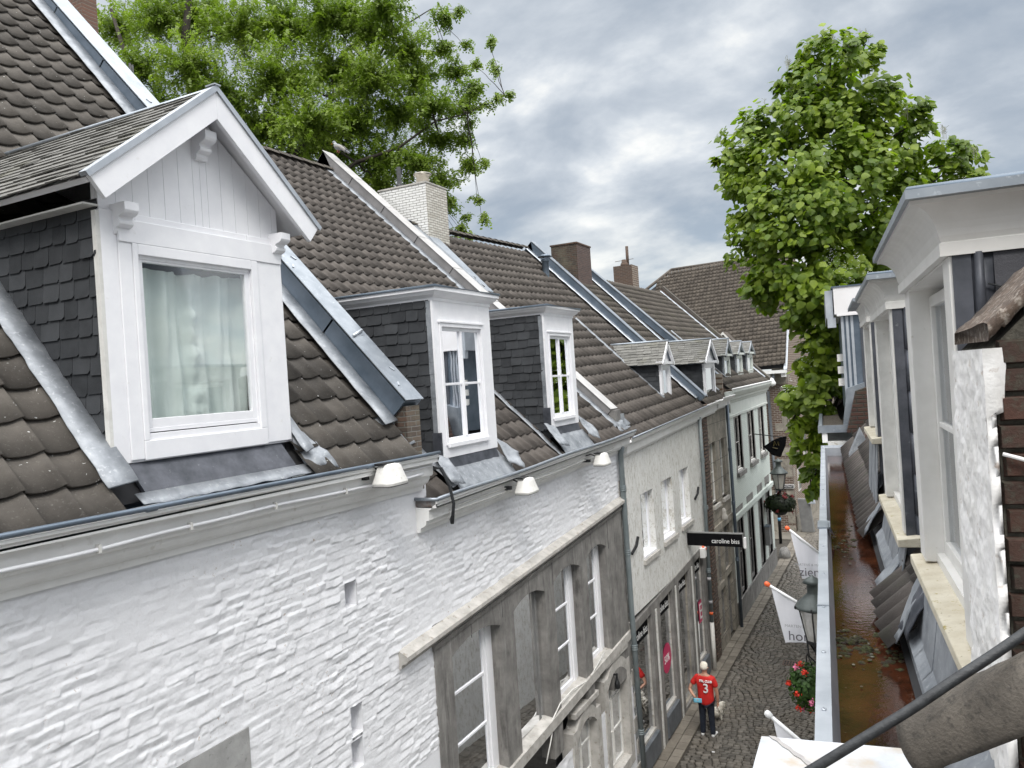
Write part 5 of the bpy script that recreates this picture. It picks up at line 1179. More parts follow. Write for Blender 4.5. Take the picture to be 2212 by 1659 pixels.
# ---- corniced dormers
def r_dormer(s0, s1, ts, th, zt, first=False, back=1.9, proj=.10):
    """front at d=.475; s0 near, s1 far, ts sill top, th head, zt top of cornice"""
    D = .475; m = MB(); P = .15
    m.fb(fr, s0, s0+.16, ts, th, D, D+.10); m.fb(fr, s1-.22, s1, ts, th, D, D+.16); m.fb(fr, s0+.16, s1-.22, th-.01, th+.0, D, D+.16)
    m.fb(fr, s0, s1, th, zt-.20, D, D+.10)
    root = m.build('dormer', MWo if not first else mottle('dormer_white_paint', (.62, .61, .585), (.73, .72, .70), 4, .42, bump=.08, bsc=60, c3=(.4, .37, .32), sc3=14, th=(.68, .8)), HR, bevel=.004)
    white = root.data.materials[0]
    # cornice with a deep cove
    pr = [(0, zt-.235), (.03, zt-.235), (.03, zt-.185), (.022, zt-.18)]+[(.03+proj*(1-math.cos(q)), zt-.18+.145*math.sin(q)) for q in np.linspace(.15, math.pi/2, 9)]+[(.03+proj+.004, zt), (0, zt)]
    rings = []
    for (s_, d_, os, od) in ((s0, back, -1, 0), (s0, D, -1, -1), (s1, D, 1, -1), (s1, back, 1, 0)):
        rings.append([fr.P(s_+os*q*.8, z, d_+od*q) for q, z in pr])
    m = MB()
    for r0, r1 in zip(rings[:-1], rings[1:]): m.loft(r0, r1, caps=False)
    m.build('cornice', white, root)
    m = MB(); q = .03+proj+.002; m.tube([fr.P(s0-q*.8, zt+.018, back), fr.P(s0-q*.8, zt+.018, D-q), fr.P(s1+q*.8, zt+.018, D-q), fr.P(s1+q*.8, zt+.018, back)], .017, 12); m.build('zinc_roll', MZincD, root, True)
    m = MB(); m.fb(fr, s0-.15, s1+.15, zt-.02, zt+.015, D-.15, back); m.build('flat_roof', MZinc, root)
    # window deep in the frame
    window(root, fr, s0+.16, s1-.22, ts+.05, th-.05, D+.10, .06, 1, 2, white, MGlass, 'net', sgn=-1, name='window_frame', depth=.3)
    m = MB(); m.fb(fr, s0+.02, s1-.02, ts-.03, ts+.05, D+.06, D+.14); m.build('bottom_rail', white, root)
    # stone sill with moss
    mt = Mt('mossy_sill_stone'); c = mt.mix(mt.ramp(mt.noise(6, 5, .6), .35, .7), (.47, .42, .32), (.60, .56, .46)); c = mt.mix(mt.ramp(mt.noise(17, 5, .7), .60, .68), c, (.30, .24, .07)); c = mt.mix(mt.ramp(mt.noise(60, 4, .7), .63, .69), c, (.20, .17, .12)); mt.base(c); mt.rough(.85); mt.bump(mt.noise(60, 5), .5, .006)
    m = MB(); m.prism([fr.P(s0-.12, ts-.0, D+.12), fr.P(s0-.12, ts-.02, D-.055), fr.P(s0-.12, ts-.075, D-.055), fr.P(s0-.12, ts-.075, D+.12)], UR*(s1-s0+.17)); m.build('sill', mt.m, root, bevel=.006)
    # apron of lead sheets under the sill
    m = MB(); n = 5
    for i in range(n):
        a, b = s0-.05+(s1-s0)*i/n, s0-.05+(s1-s0)*(i+1)/n+.02; z = .004*(i % 2)
        m.prism([fr.P(a, ts-.075, D+.01-z), fr.P(a, GZ+.05, .43-z), fr.P(a, GZ+.045, .42-z), fr.P(a, ts-.075, D+.0-z)], UR*(b-a), .2*i+.1)
        m.prism([fr.P(a, GZ+.10, .44), fr.P(a, GZ+.02, .37), fr.P(a, GZ+.01, .37), fr.P(a, GZ+.08, .45)], UR*(b-a), .2*i+.1)
    m.build('lead_apron', MLead, root)
    # cheek on the near side: lead corner rolls and big slates
    m = MB(); m.fb(fr, s0+.004, s0+.05, GZ+.1, zt-.22, D+.03, back); m.build('cheek_boarding', MDark, root)
    m = MB(); m.fb(fr, s0-.012, s0+.003, ts-.4, zt-.23, D+.012, D+.075); m.build('corner_lead', MLeadD, root)
    m = MB(); zz = zt-.23; i = 0
    while zz > GZ+.2:
        h = .30; m.tube([fr.P(s0-.012, zz, D+.10), fr.P(s0-.016, zz-h+.0, D+.098)], [.017, .020], 8); m.fb(fr, s0-.006-.004*(i % 2), s0+.004, zz-h-.01, zz, D+.07, D+.15); zz -= h; i += 1
    m.build('lead_roll', MLeadD, root, True)
    m = MB(); zz = zt-.235; i = 0
    while zz > GZ+.1:
        h = .27
        for j in range(4):
            a = D+.15+j*.36-(.1 if i % 2 else 0); b = a+.355; a = max(a, D+.145)
            z0, z1 = zz-h, zz+.02; c_ = .05; dd = s0-.004-.006
            pts = [(a, z1), (a, z0+c_), (a+c_*.3, z0+c_*.3), (a+c_, z0), (b, z0+.004), (b, z1)]
            m.prism([fr.P(dd+.0-.006*((zz+.02-z)/h), z, d_) for d_, z in pts], UR*.006, .1+.8*r.random())
        zz -= h; i += 1
    m.build('cheek_slates', tilemat('smooth_slate', (.055, .055, .065), (.095, .095, .105), (.22, .22, .23), .70), root)
    return root
dR1 = r_dormer(3.42, 5.14, 7.53, 9.08, 9.315, True)
m = MB(); m.tube([(fr.P(3.40, 8.96, .60)), fr.P(3.395, 8.93, .68), fr.P(3.395, 8.925, .80)], .004, 5); m.build('thin_wire', MCable, dR1, True)
dR2 = r_dormer(6.22, 8.1, 7.42, 9.06, 9.29)
dR3 = r_dormer(8.85, 10.3, 7.9, 9.08, 9.33, proj=.03)
# flashings on the tiled slope
crumple('lead_flap', [fr.P(5.0, 7.02, .30), fr.P(5.28, 7.0, .32), fr.P(5.22, 7.50, .52), fr.P(5.0, 7.45, .52)], HR, .012, 10, 21, MLead)
crumple('lead_flap', [fr.P(4.9, 7.08, .36), fr.P(5.06, 7.10, .33), fr.P(5.08, 7.42, .50), fr.P(4.9, 7.40, .50)], HR, .012, 9, 26, MLeadD)
crumple('lead_flap', [fr.P(6.32, 6.95, .28), fr.P(6.52, 6.98, .28), fr.P(6.75, 7.62, .80), fr.P(6.5, 7.60, .80)], HR, .008, 9, 22, MLead)
crumple('lead_flap', [fr.P(8.2, 7.0, .27), fr.P(8.45, 7.02, .28), fr.P(8.32, 7.5, .58), fr.P(8.08, 7.48, .56)], HR, .014, 9, 23, MLead)
crumple('lead_flap', [fr.P(8.9, 7.32, .45), fr.P(9.5, 7.34, .47), fr.P(9.4, 7.75, .75), fr.P(8.8, 7.72, .75)], HR, .018, 9, 24, MLead)
crumple('lead_flap', [fr.P(6.3, 7.3, .46), fr.P(6.7, 7.26, .44), fr.P(6.68, 7.6, .62), fr.P(6.45, 7.6, .64)], HR, .014, 9, 27, MLead)
# brick step gable at the far end of the first house
m = MB(); m.prism([fr.P(14.2, 7.0, .35), fr.P(14.2, 8.5, 1.2), fr.P(14.2, 8.9, 1.9), fr.P(14.2, 7.0, 1.9)], UR*.35); pg = m.build('gable_wall', brickmat('rough_red_brick', (0, 2, None), ((.14, .07, .05), (.10, .06, .05), (.06, .05, .045)), (.16, .14, .12), rh=.075), HR)
m = MB(); m.prism([fr.P(14.15, 7.05, .30), fr.P(14.15, 7.55, .52), fr.P(14.15, 7.3, .62), fr.P(14.15, 7.0, .40)], UR*.4); m.build('lead_foot', MLead, pg)
# ---- second house: gutter and zinc box dormer
GZ2 = 7.42
m = MB(); m.fb(fr, 16.75, 30, 0, 7.1, .0, .5); m.build('wall', MWall3, HR2)
m = MB(); m.fb(fr, 16.75, 30, 7.08, 7.30, -.10, .0); m.build('cornice', MWG, HR2)
g2 = MB(); extr(g2, fr, [(-.16, GZ2-.14), (-.16, GZ2), (-.09, GZ2), (-.06, GZ2-.12), (.36, GZ2-.12), (.40, GZ2), (.42, GZ2), (.42, GZ2-.14)], 16.75, 29); gg = g2.build('gutter', MZinc, HR2)
m = MB(); m.fb(fr, 16.72, 16.76, GZ2-.14, GZ2+.01, -.17, .42); m.build('gutter_end', MZinc, gg)
m = MB()
m.fb(fr, 16.9, 28.8, GZ2-.12, GZ2-.06, -.08, .36); m.build('silt', mottle('brown_silt', (.04, .03, .02), (.12, .10, .075), 20, .9, bump=.8, bsc=60, bd=.02), gg)
o = fr.P(30, GZ2, .34); tile_roof(o, -UR, RR+Zv*.95, 12.0, 2.2, .24, .34, MTileR, HR2, amp=.055, seed=91)
m = MB(); m.poly([fr.P(16.7, GZ2-.1, .35), fr.P(30, GZ2-.1, .35), fr.P(30, GZ2+3.3, 3.8), fr.P(16.7, GZ2+3.3, 3.8)]); m.build('roof_boarding', MDark, HR2)
D4 = .42; s4 = 17.1
m = MB(); m.fb(fr, s4, s4+4, GZ2+.1, 9.66, D4, 2.4); b4 = m.build('dormer', MZincD, HR2)
m = MB(); m.fb(fr, s4-.12, s4+4.1, 9.66, 10.20, D4-.14, 2.5); m.fb(fr, s4-.10, s4-.125, 9.62, 9.66, D4-.1, 2.5); m.build('white_fascia', mottle('glossy_white_panel', (.74, .72, .72), (.80, .79, .80), 2, .25, .0, 0), b4)
m = MB(); m.fb(fr, s4-.14, s4+4.1, 10.2, 10.23, D4-.18, 2.5); m.build('roof_edge', MZincD, b4)
m = MB(); m.fb(fr, s4-.02, s4+3.9, 9.6, 10.16, D4-.30, D4-.16); m.fb(fr, s4-.03, s4+.1, 9.40, 9.6, D4-.28, D4-.12); m.build('roller_blind_box', MZincL, b4)
m = MB()
for k in range(3): m.fb(fr, s4-.03, s4-.0, GZ2+.2, 9.62, D4-.03+k*.09, D4+.02+k*.09)
m.build('guide_rail', MZincL, b4)
m = MB()
for k in range(4):
    z0 = 9.64-.52*(k+1); m.fb(fr, s4-.018-.004*(k % 2), s4, z0, z0+.53, D4+.32, D4+1.0, .1+.2*k)
    m.fb(fr, s4-.018, s4, z0, z0+.53, D4+1.01, D4+1.9, .3+.15*k)
m.build('zinc_shingles', mottle('anthracite_shingle', (.055, .062, .075), (.085, .09, .105), 3, .5, bump=.05), b4)
for k in range(3): m = MB(); m.fb(fr, s4+.1, s4+.2, 8.2+.25*k, 8.35+.25*k, D4-.14, D4-.02); m.build('hinge_block', MWo, b4)
m = MB(); m.prism([fr.P(16.9, 7.35, .30), fr.P(16.9, 8.15, .42), fr.P(16.9, 8.25, .75), fr.P(16.9, 7.3, .75)], UR*.22); m.build('verge_flashing', MZinc, HR2)
m = MB(); m.prism([fr.P(16.4, 7.3, .36), fr.P(16.4, 8.1, .56), fr.P(16.4, 8.35, 1.3), fr.P(16.4, 7.3, 1.3)], UR*.3); m.build('brick_verge', MBrickN, HR2)
# ================================================================== the near party wall: white render on the street end, red brick toward the camera
NW = thing('party_wall', 'old party wall at the right edge, white roughcast end and mossy red brick side', 'wall', tuple(fr.P(2.7, 7, .6)))
def roughface(name, P00, P10, P11, P01, nu, nv, amp, seed, mat, edge=None):
    """bumpy quad patch"""
    P00, P10, P11, P01 = [A(*p) for p in (P00, P10, P11, P01)]; N_ = nrm(np.cross(P10-P00, P01-P00)); u, v = np.meshgrid(np.linspace(0, 1, nu), np.linspace(0, 1, nv))
    P = (P00*(1-u)[..., None]+P10*u[..., None])*(1-v)[..., None]+(P01*(1-u)[..., None]+P11*u[..., None])*v[..., None]
    Lu, Lv = np.linalg.norm(P10-P00), np.linalg.norm(P01-P00)
    h = amp*(fbm(u*Lu*22, v*Lv*22, seed, 4)-.5)+amp*1.2*(fbm(u*Lu*5, v*Lv*5, seed+3, 3)-.5)
    P = P+N_*h[..., None]
    if edge: P = edge(P, u, v)
    idx = np.arange(nu*nv).reshape(nv, nu); F = np.stack([idx[:-1, :-1], idx[:-1, 1:], idx[1:, 1:], idx[1:, :-1]], -1).reshape(-1, 4)
    return raw(name, P.reshape(-1, 3), F, None, mat, NW, True)
sN, sF = 2.63, 3.22; dW = .44
ztop = lambda d: 8.765+(d-dW)*1.0
m = MB(); m.prism([fr.P(sN+.02, 6.9, dW+.03), fr.P(sN+.02, ztop(dW)-.05, dW+.03), fr.P(sN+.02, ztop(2.4)-.05, 2.4), fr.P(sN+.02, 6.9, 2.4)], UR*(sF-sN-.04)); m.build('wall_core', mottle('old_mortar', (.06, .055, .045), (.14, .13, .105), 20, .95, bump=.8, bsc=70, bd=.01), NW)
def ragged(P, u, v):
    # the render laps round the near corner with a torn edge
    k = 0*u; rag = .05*(vnoise(v*31, v*0+.5, 4)-.2)+.03
    return P+UR*(-.02*k)[..., None]+RR*(rag*k)[..., None]
roughface('white_render', fr.P(sN-.01, 7.0, dW), fr.P(sF, 7.0, dW), fr.P(sF, 8.71, dW), fr.P(sN-.01, 8.71, dW), 110, 260, .017, 31, MPlaster)
# ragged wrap of render onto the brick side
V = []; nz = 120; zs_ = np.linspace(7.0, 8.71, nz); m = MB()
ed = [.004+.026*fbm(np.array([z*9]), np.array([.3]), 55, 4)[0]+(.035 if z > 8.52 else 0) for z in zs_]
P = [[fr.P(sN-.012+.004*math.sin(z*40), z, dW-.004), fr.P(sN-.020, z, dW+.02), fr.P(sN-.017, z, dW+e_*.6), fr.P(sN-.003, z, dW+e_)] for z, e_ in zip(zs_, ed)]
m.grid(P); m.build('render_edge', MPlaster, NW, True)
# brick side, laid brick by brick
bk = MB(); r2 = np.random.default_rng(3); z = 7.0; j = 0
while z < 10.5:
    d_ = dW+.03-(.12 if j % 2 else 0); 
    while d_ < 2.4:
        w = .215; a, b = max(d_, dW+.02), d_+w
        if z+.07 < ztop((a+b)/2)-.06 and b-a > .03:
            o_ = r2.normal()*.009; c = r2.random()
            a2, b2 = a+.006, b-.008; q = .006
            f = [fr.P(sN+.016, z+.0, a2), fr.P(sN+.016, z+.0, b2), fr.P(sN+.016, z+.072, b2), fr.P(sN+.016, z+.072, a2)]
            g_ = [fr.P(sN-.006+o_, z+q, a2+q), fr.P(sN-.006+o_*1.5, z+q, b2-q), fr.P(sN-.006+o_, z+.072-q, b2-q), fr.P(sN-.006+o_, z+.072-q, a2+q)]
            bk.add(f+g_, [(4, 5, 6, 7), (0, 1, 5, 4), (1, 2, 6, 5), (2, 3, 7, 6), (3, 0, 4, 7)], .05+.9*c)
        d_ += w
    z += .083; j += 1
bk.build('brick_side', tilemat('mossy_red_brick', (.020, .018, .014), (.085, .034, .022), (.065, .075, .055), .48, (.035, .045, .03)), NW)
# rubble coping: an eroded, crusted ridge of old tile and mortar
mt = tilemat('crusted_coping', (.040, .028, .022), (.13, .09, .065), (.42, .38, .33), .50)
sec = [(sN-.012, -.052), (sN-.024, -.040), (sN-.028, -.022), (sN-.018, -.005), (sN+.03, .002), (sN+.12, .0), (sN+.25, -.004), (sN+.40, -.006), (sF+.0, -.012), (sF+.015, -.05)]
ds = np.linspace(dW+.012, 2.3, 300); V = []
for i, d_ in enumerate(ds):
    st_ = .012*((d_*6.1) % 1.0)
    for j, (s_, z_) in enumerate(sec):
        nz_ = .014*(fbm(np.array([d_*34+j*.9]), np.array([s_*24+z_*30]), 61, 4)[0]-.5); V.append(fr.P(s_+nz_*.8, ztop(d_)+z_+nz_+st_, d_))
ns = len(sec); idx = np.arange(len(ds)*ns).reshape(len(ds), ns); F = np.stack([idx[:-1, :-1], idx[:-1, 1:], idx[1:, 1:], idx[1:, :-1]], -1).reshape(-1, 4)
F = np.concatenate([F, np.array([[0, 1, 2, 3], [0, 3, 4, 5], [0, 5, 6, 7], [0, 7, 8, 9]])])
raw('coping', V, F, np.random.default_rng(2).random(len(F))*.6+.2, mt, NW)
m = MB(); m.tube([fr.P(sN-.02, 8.40, dW+.03), fr.P(sN-.024, 8.38, dW+.09), fr.P(sN-.022, 8.30, dW+.105), fr.P(sN-.02, 8.18, dW+.11)], [.006, .008, .009, .007], 6); m.build('mortar_drip', MPlaster, NW, True)
# lead on the foot of the wall, with yellow lichen
crumple('lead_skirt', [fr.P(2.5, 7.55, .50), fr.P(2.5, 7.50, .95), fr.P(2.5, 8.15, .95), fr.P(2.5, 8.05, .52)], NW, .012, 9, 33, mottle('lichened_lead', (.055, .06, .07), (.10, .11, .12), 5, .7, .2, .4, c3=(.12, .11, .03), sc3=5, th=(.46, .6)))
crumple('lead_step', [fr.P(3.25, 7.15, .34), fr.P(2.6, 7.12, .32), fr.P(2.6, 7.45, .50), fr.P(3.25, 7.50, .48)], NW, .014, 9, 35, MLead)
# near roof: big dark verge tile, eaves end, cable
TL_ = thing('ridge_tile', 'big dark round clay verge tile in the bottom right corner', 'roof tile', tuple(at(2100, 1600, fwd=1.75)))
# axis from lower left end to upper right, above the tiles
pa = at(2010, 1618, fwd=1.75); pb = at(2300, 1500, fwd=1.62); ax = nrm(pb-pa); rad = .072
tk = at(2005, 1640, fwd=1.75)
m = MB(); upv = nrm(np.cross(ax, np.cross(Zv, ax))); sdv = np.cross(ax, upv)
P = []
for k in range(2):
    pass
outer = []; 
for i in range(13):
    f = i/12; c = pa+(pb-pa)*f; P.append([c+(upv*math.cos(q)+sdv*math.sin(q))*rad*(1+.01*math.sin(i*3+q*4))+A(0, 0, .0) for q in np.linspace(-1.9, 1.9, 22)])
m.grid(P); m.build('tile_shell', mottle('dark_ridge_tile', (.060, .052, .043), (.115, .10, .083), 9, .85, bump=.8, bsc=150, bd=.004, c3=(.05, .044, .037), sc3=60, th=(.52, .66)), TL_, True, solid=-.014)
m = MB(); q = 1.25; m.tube([pa+(upv*math.cos(q)+sdv*math.sin(q))*(rad+.003)*s_+(pb-pa)*f for f, s_ in ((.0, 1), (.5, 1), (1, 1))], .006, 6); m.build('tile_rib', MTileR, TL_, True)
ET = thing('eaves_tile', 'mossy brown tile edge below the big round tile, at the bottom right corner', 'roof tile', tuple(at(2180, 1640, fwd=1.5)))
m = MB(); a0 = at(2000, 1700, fwd=1.55); a1 = at(2330, 1560, fwd=1.45)
u_ = nrm(a1-a0); w_ = nrm(np.cross(u_, upv)); w_ = w_ if w_@UR < 0 else -w_
m.prism([a0+w_*.0-Zv*.08, a1-Zv*.08, a1+w_*.25-Zv*.12, a0+w_*.25-Zv*.12], A(0, 0, .018)); m.build('tile_body', MTile1, ET)
CB = MB(); pts = [at(1700, 1695, fwd=1.55), at(1760, 1659, fwd=1.55), at(1850, 1604, fwd=1.56), at(1960, 1537, fwd=1.58), at(2060, 1470, fwd=1.60), at(2140, 1418, fwd=1.62), at(2225, 1360, fwd=1.64), at(2330, 1290, fwd=1.66)]
def smooth(pts, n=6):
    out = []; P = [np.array(p) for p in pts]; P = [2*P[0]-P[1]]+P+[2*P[-1]-P[-2]]
    for i in range(1, len(P)-2):
        for k in range(n):
            t = k/n; out.append(.5*((2*P[i])+(-P[i-1]+P[i+1])*t+(2*P[i-1]-5*P[i]+4*P[i+1]-P[i+2])*t*t+(-P[i-1]+3*P[i]-3*P[i+1]+P[i+2])*t**3))
    out.append(P[-2]); return out
CB.tube(smooth(pts), .0095, 12)
tag(CB.build('cable', MCable, None, True), 'thick black cable slung across the rusty gutter in the foreground', 'cable')
# zinc gutter end right below the camera
ZC = thing('zinc_box', 'pale weathered zinc gutter end with a soldered seam, right at the bottom edge', 'gutter end', tuple(fr.P(2.1, 7.2, 0)))
zz = 7.44
c0 = at(1645, 1590, Z=zz); c1 = at(2012, 1622, Z=zz); c2 = at(2090, 1790, Z=zz); c3 = at(1570, 1860, Z=zz); c0b = at(1622, 1700, Z=zz-.06)
m = MB(); m.add([c0, c1, c2, c3, c0-Zv*.2, c1-Zv*.2, c2-Zv*.2, c3-Zv*.2], [(0, 1, 2, 3), (0, 4, 5, 1), (1, 5, 6, 2), (3, 7, 4, 0)]); m.build('zinc_top', mottle('stained_zinc', (.36, .38, .41), (.55, .57, .60), 6, .5, .2, .15, 20, .003, (.40, .34, .27), 7, (.50, .70)), ZC)
s0_ = at(1668, 1592, Z=zz); s1_ = at(1800, 1690, Z=zz); m = MB(); P0 = []; P1 = []
for i in range(16):
    f = i/15; c = s0_+(s1_-s0_)*f; w = A(1, 0, 0)*(.011+.004*math.sin(i*2.1)); P0.append(c-w+Zv*.004); P1.append(c+w+Zv*.004)
strip(m, P0, P1, .003); m.build('solder_seam', mottle('solder', (.28, .27, .27), (.40, .38, .37), 30, .6, .3, .4), ZC)
crumple('zinc_tag', [at(1983, 1600, fwd=2.3), at(2014, 1618, fwd=2.3), at(2006, 1580, fwd=2.35), at(1990, 1570, fwd=2.35)], ZC, .003, 5, 3, MZincL)
# ================================================================== flags on the right-hand shop fronts
def flag(tip, rootp, label, word, sub_, size, seed, kk=1.):
    tip, rootp = A(*tip), A(*rootp); t = thing('flag', label, 'flag', tuple(tip), 'white shop flags on slanting poles')
    u = nrm(rootp-tip); m = MB(); m.tube([tip, rootp], .022, 10); m.build('pole', MSignW, t, True)
    m = MB(); m.lathe(tip-u*.03, [(0, -.03), (.03, -.02), (.04, .01), (.032, .05), (.024, .06)], 12, u); m.build('pole_tip', MOrange if seed < 3 else MSignW, t, True)
    # cloth: hangs plumb from the pole, skewed bottom
    hz = nrm(A(u[0], u[1], 0)); L_ = np.linalg.norm((rootp-tip)*A(1, 1, 0)); nn, mm = 16, 20; P = []
    nrmv = np.cross(hz, Zv)
    for i in range(nn+1):
        f = i/nn; top = tip+(rootp-tip)*(.06+.94*f)-Zv*.01; zb = size(f); row = []
        for j in range(mm+1):
            g = j/mm; z = top[2]+(zb-top[2])*g; x = top+(A(0, 0, z-top[2]))+hz*(.16*g*(1-f*1.1)); x = x+nrmv*(.018*math.sin(f*7+seed)*g+.01*math.sin(f*15+g*3))
            row.append(x)
        P.append(row)
    m = MB(); m.grid(P); cl = m.build('flag_cloth', MFlag, t, True)
    return t, hz, P
# view from the camera: print faces -Y
def flag_text(t, hz, at_, body, sz, mat, nm, sx=1.): text(body, sz, at_-A(0, .045, 0), hz, (0, 0, 1), mat, t, nm, ext=.001, sx=sx)
Y1, Y2, Y3 = 15., 12., 9.
t1 = at(1702, 1142, Y=Y1); b1 = t1+A(.60, .0, -.50)
f1, hz, P = flag(t1, b1, 'farthest white flag, printed with the word zien, beside the gutter rim', 'zien', '', lambda f: at(1718, 1249, Y=Y1)[2]+.02*f, 1)
flag_text(f1, hz, at(1727, 1242, Y=Y1), 'zien', .225, MGreyT, 'lettering'); flag_text(f1, hz, at(1717, 1220, Y=Y1), 'MARTENS & MATHOT', .062, MGreyL, 'small_lettering')
t2 = at(1659, 1263, Y=Y2); b2 = t2+A(.68, .0, -.40)
f2, hz, P = flag(t2, b2, 'middle white flag behind the near lantern, printed with a word starting hor', 'horen', '', lambda f: at(1704, 1388, Y=Y2)[2]+.03*f, 2)
flag_text(f2, hz, at(1704, 1380, Y=Y2), 'horen', .20, MGreyT, 'lettering'); flag_text(f2, hz, at(1696, 1352, Y=Y2), 'MARTENS & MATHOT', .06, MGreyL, 'small_lettering')
t3 = at(1662, 1545, Y=Y3); b3 = t3+A(.62, .0, -.48)
f3, hz, P = flag(t3, b3, 'nearest white flag, only its blank upper corner showing above the zinc box', '', '', lambda f: t3[2]-1.0, 3)
# ================================================================== lanterns
def lantern(c, label, S=1., hide=None):
    """c: centre of the glass body's base"""
    c = A(*c); t = thing('street_lamp', label, 'street lamp', tuple(c), 'old-style street lanterns on iron brackets')
    def ring(w, z, n=6): return [c+A(w*S*math.cos(2*math.pi*i/n+.5), w*S*math.sin(2*math.pi*i/n+.5), z*S) for i in range(n)]
    m = MB(); m.loft(ring(.115, 0), ring(.195, .42), caps=False); lg = mottle('milky_lantern_glass', (.50, .48, .43), (.62, .60, .55), 9, .25, bump=0); lg.node_tree.nodes['Principled BSDF'].inputs['Alpha'].default_value = .55; m.build('lamp_glass', lg, t)
    m = MB(); a, b = ring(.118, -.0), ring(.20, .43)
    for p, q in zip(a, b): m.tube([p, q], .010*S, 5)
    m.loft(ring(.12, -.03), ring(.12, .01)); m.loft(ring(.205, .415), ring(.205, .45)); m.lathe(c, [(.02, -.20*S), (.03, -.12*S), (.06, -.05*S), (.11*S, -.03*S)], 10); m.build('lamp_frame', MIron, t)
    m = MB(); m.lathe(c, [(.25*S, .44*S), (.235*S, .47*S), (.15*S, .56*S), (.085*S, .62*S), (.075*S, .64*S), (.075*S, .76*S), (.13*S, .77*S), (.10*S, .81*S), (.03*S, .85*S), (.0, .88*S)], 18); m.build('lamp_hood', mottle('grey_green_hood', (.05, .06, .058), (.10, .115, .11), 6, .45, .3), t, True)
    for i in range(6):
        p = c+A(.25*S*math.cos(i*1.047+.5), .25*S*math.sin(i*1.047+.5), .45*S); mm_ = MB(); mm_.lathe(p, [(0, -.02), (.018, 0), (.01, .03), (0, .04)], 6); mm_.build('hood_knob', MIron, t, True)
    m = MB(); m.lathe(c, [(.03*S, .16*S), (.045*S, .2*S), (.045*S, .32*S), (.02*S, .36*S), (0, .36*S)], 10); m.build('bulb', MPlastic, t, True)
    return t
lc = at(1763, 1384, Y=11.0)
l1 = lantern(lc, 'near street lantern half hidden behind the zinc gutter rim', 1.02)
m = MB(); c = lc; m.tube([c+A(0, 0, -.18), c+A(-.10, 0, -.02), c+A(-.12, 0, .0)], .012, 6); m.tube([c+A(-.12, 0, .02), c+A(-.10, 0, -.22), c+A(.02, 0, -.34), c+A(.08, 0, -.5)], .012, 6); m.tube([c+A(0, 0, -.15), c+A(.02, 0, -.4), c+A(.06, 0, -.9)], .02, 6); m.tube([c+A(.04, 0, -.55), c+A(.55, 0, -.55)], .018, 6); m.build('bracket', MIron, l1, True)
lc2 = at(1684.5, 1056, Y=33.0)
l2 = lantern(lc2, 'far street lantern on a scrolled bracket, above the dark hanging basket', 1.45)
m = MB(); c = lc2+A(.03, 0, -.45); m.tube([(-5.40, 33, c[2]), (c[0]+.1, 33, c[2])], .03, 6); m.tube([lc2+A(0, 0, -.25), c+A(-.02, 0, -.15)], .05, 6)
for (cx, rr_) in ((-5.15, .15), (-4.87, .10)): m.tube([(cx+rr_*(1-.06*i)*math.cos(i*.6), 33, c[2]-.17+rr_*(1-.06*i)*math.sin(i*.6)) for i in range(14)], .02, 5)
m.tube([(-5.4, 33, c[2]-.5), (-5.2, 33, c[2]-.12), (c[0]-.1, 33, c[2]-.03)], .02, 5); m.build('bracket', MIron, l2, True)
# ================================================================== flower baskets
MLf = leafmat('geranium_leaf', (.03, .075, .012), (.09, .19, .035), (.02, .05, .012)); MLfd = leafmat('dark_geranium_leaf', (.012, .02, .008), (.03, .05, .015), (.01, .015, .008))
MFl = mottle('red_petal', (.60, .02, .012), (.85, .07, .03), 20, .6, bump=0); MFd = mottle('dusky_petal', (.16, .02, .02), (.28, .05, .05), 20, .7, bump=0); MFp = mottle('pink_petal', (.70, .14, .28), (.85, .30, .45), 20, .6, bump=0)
def leaf_cloud(name, C, size, mat, parent, seed=1, down=.3, n6=True, outv=None, cen=None):
    """round leaves at points C"""
    r = np.random.default_rng(seed); C = np.asarray(C); n = len(C); d = r.normal(size=(n, 3))
    if cen is not None: d = d*.55+(C-cen)/np.maximum(np.linalg.norm(C-cen, axis=1, keepdims=True), 1e-6)
    d[:, 2] = d[:, 2]+.35; d /= np.linalg.norm(d, axis=1, keepdims=True); a = np.cross(d, r.normal(size=(n, 3))); a /= np.linalg.norm(a, axis=1, keepdims=True); b = np.cross(d, a)
    s = size*(.6+.8*r.random(n))[:, None]; an = np.linspace(0, 2*math.pi, 7)[:-1]; V = np.stack([C+a*s*math.cos(q)*.5+b*s*math.sin(q)*.5+d*s*(.10 if i % 2 else -.05) for i, q in enumerate(an)], 1).reshape(-1, 3)
    k = (np.arange(n)*6)[:, None]; F = np.concatenate([k+np.array([0, 1, 2, 3]), k+np.array([0, 3, 4, 5])], 0)
    tv = r.random(n); return raw(name, V, F, np.concatenate([tv, tv]), mat, parent)
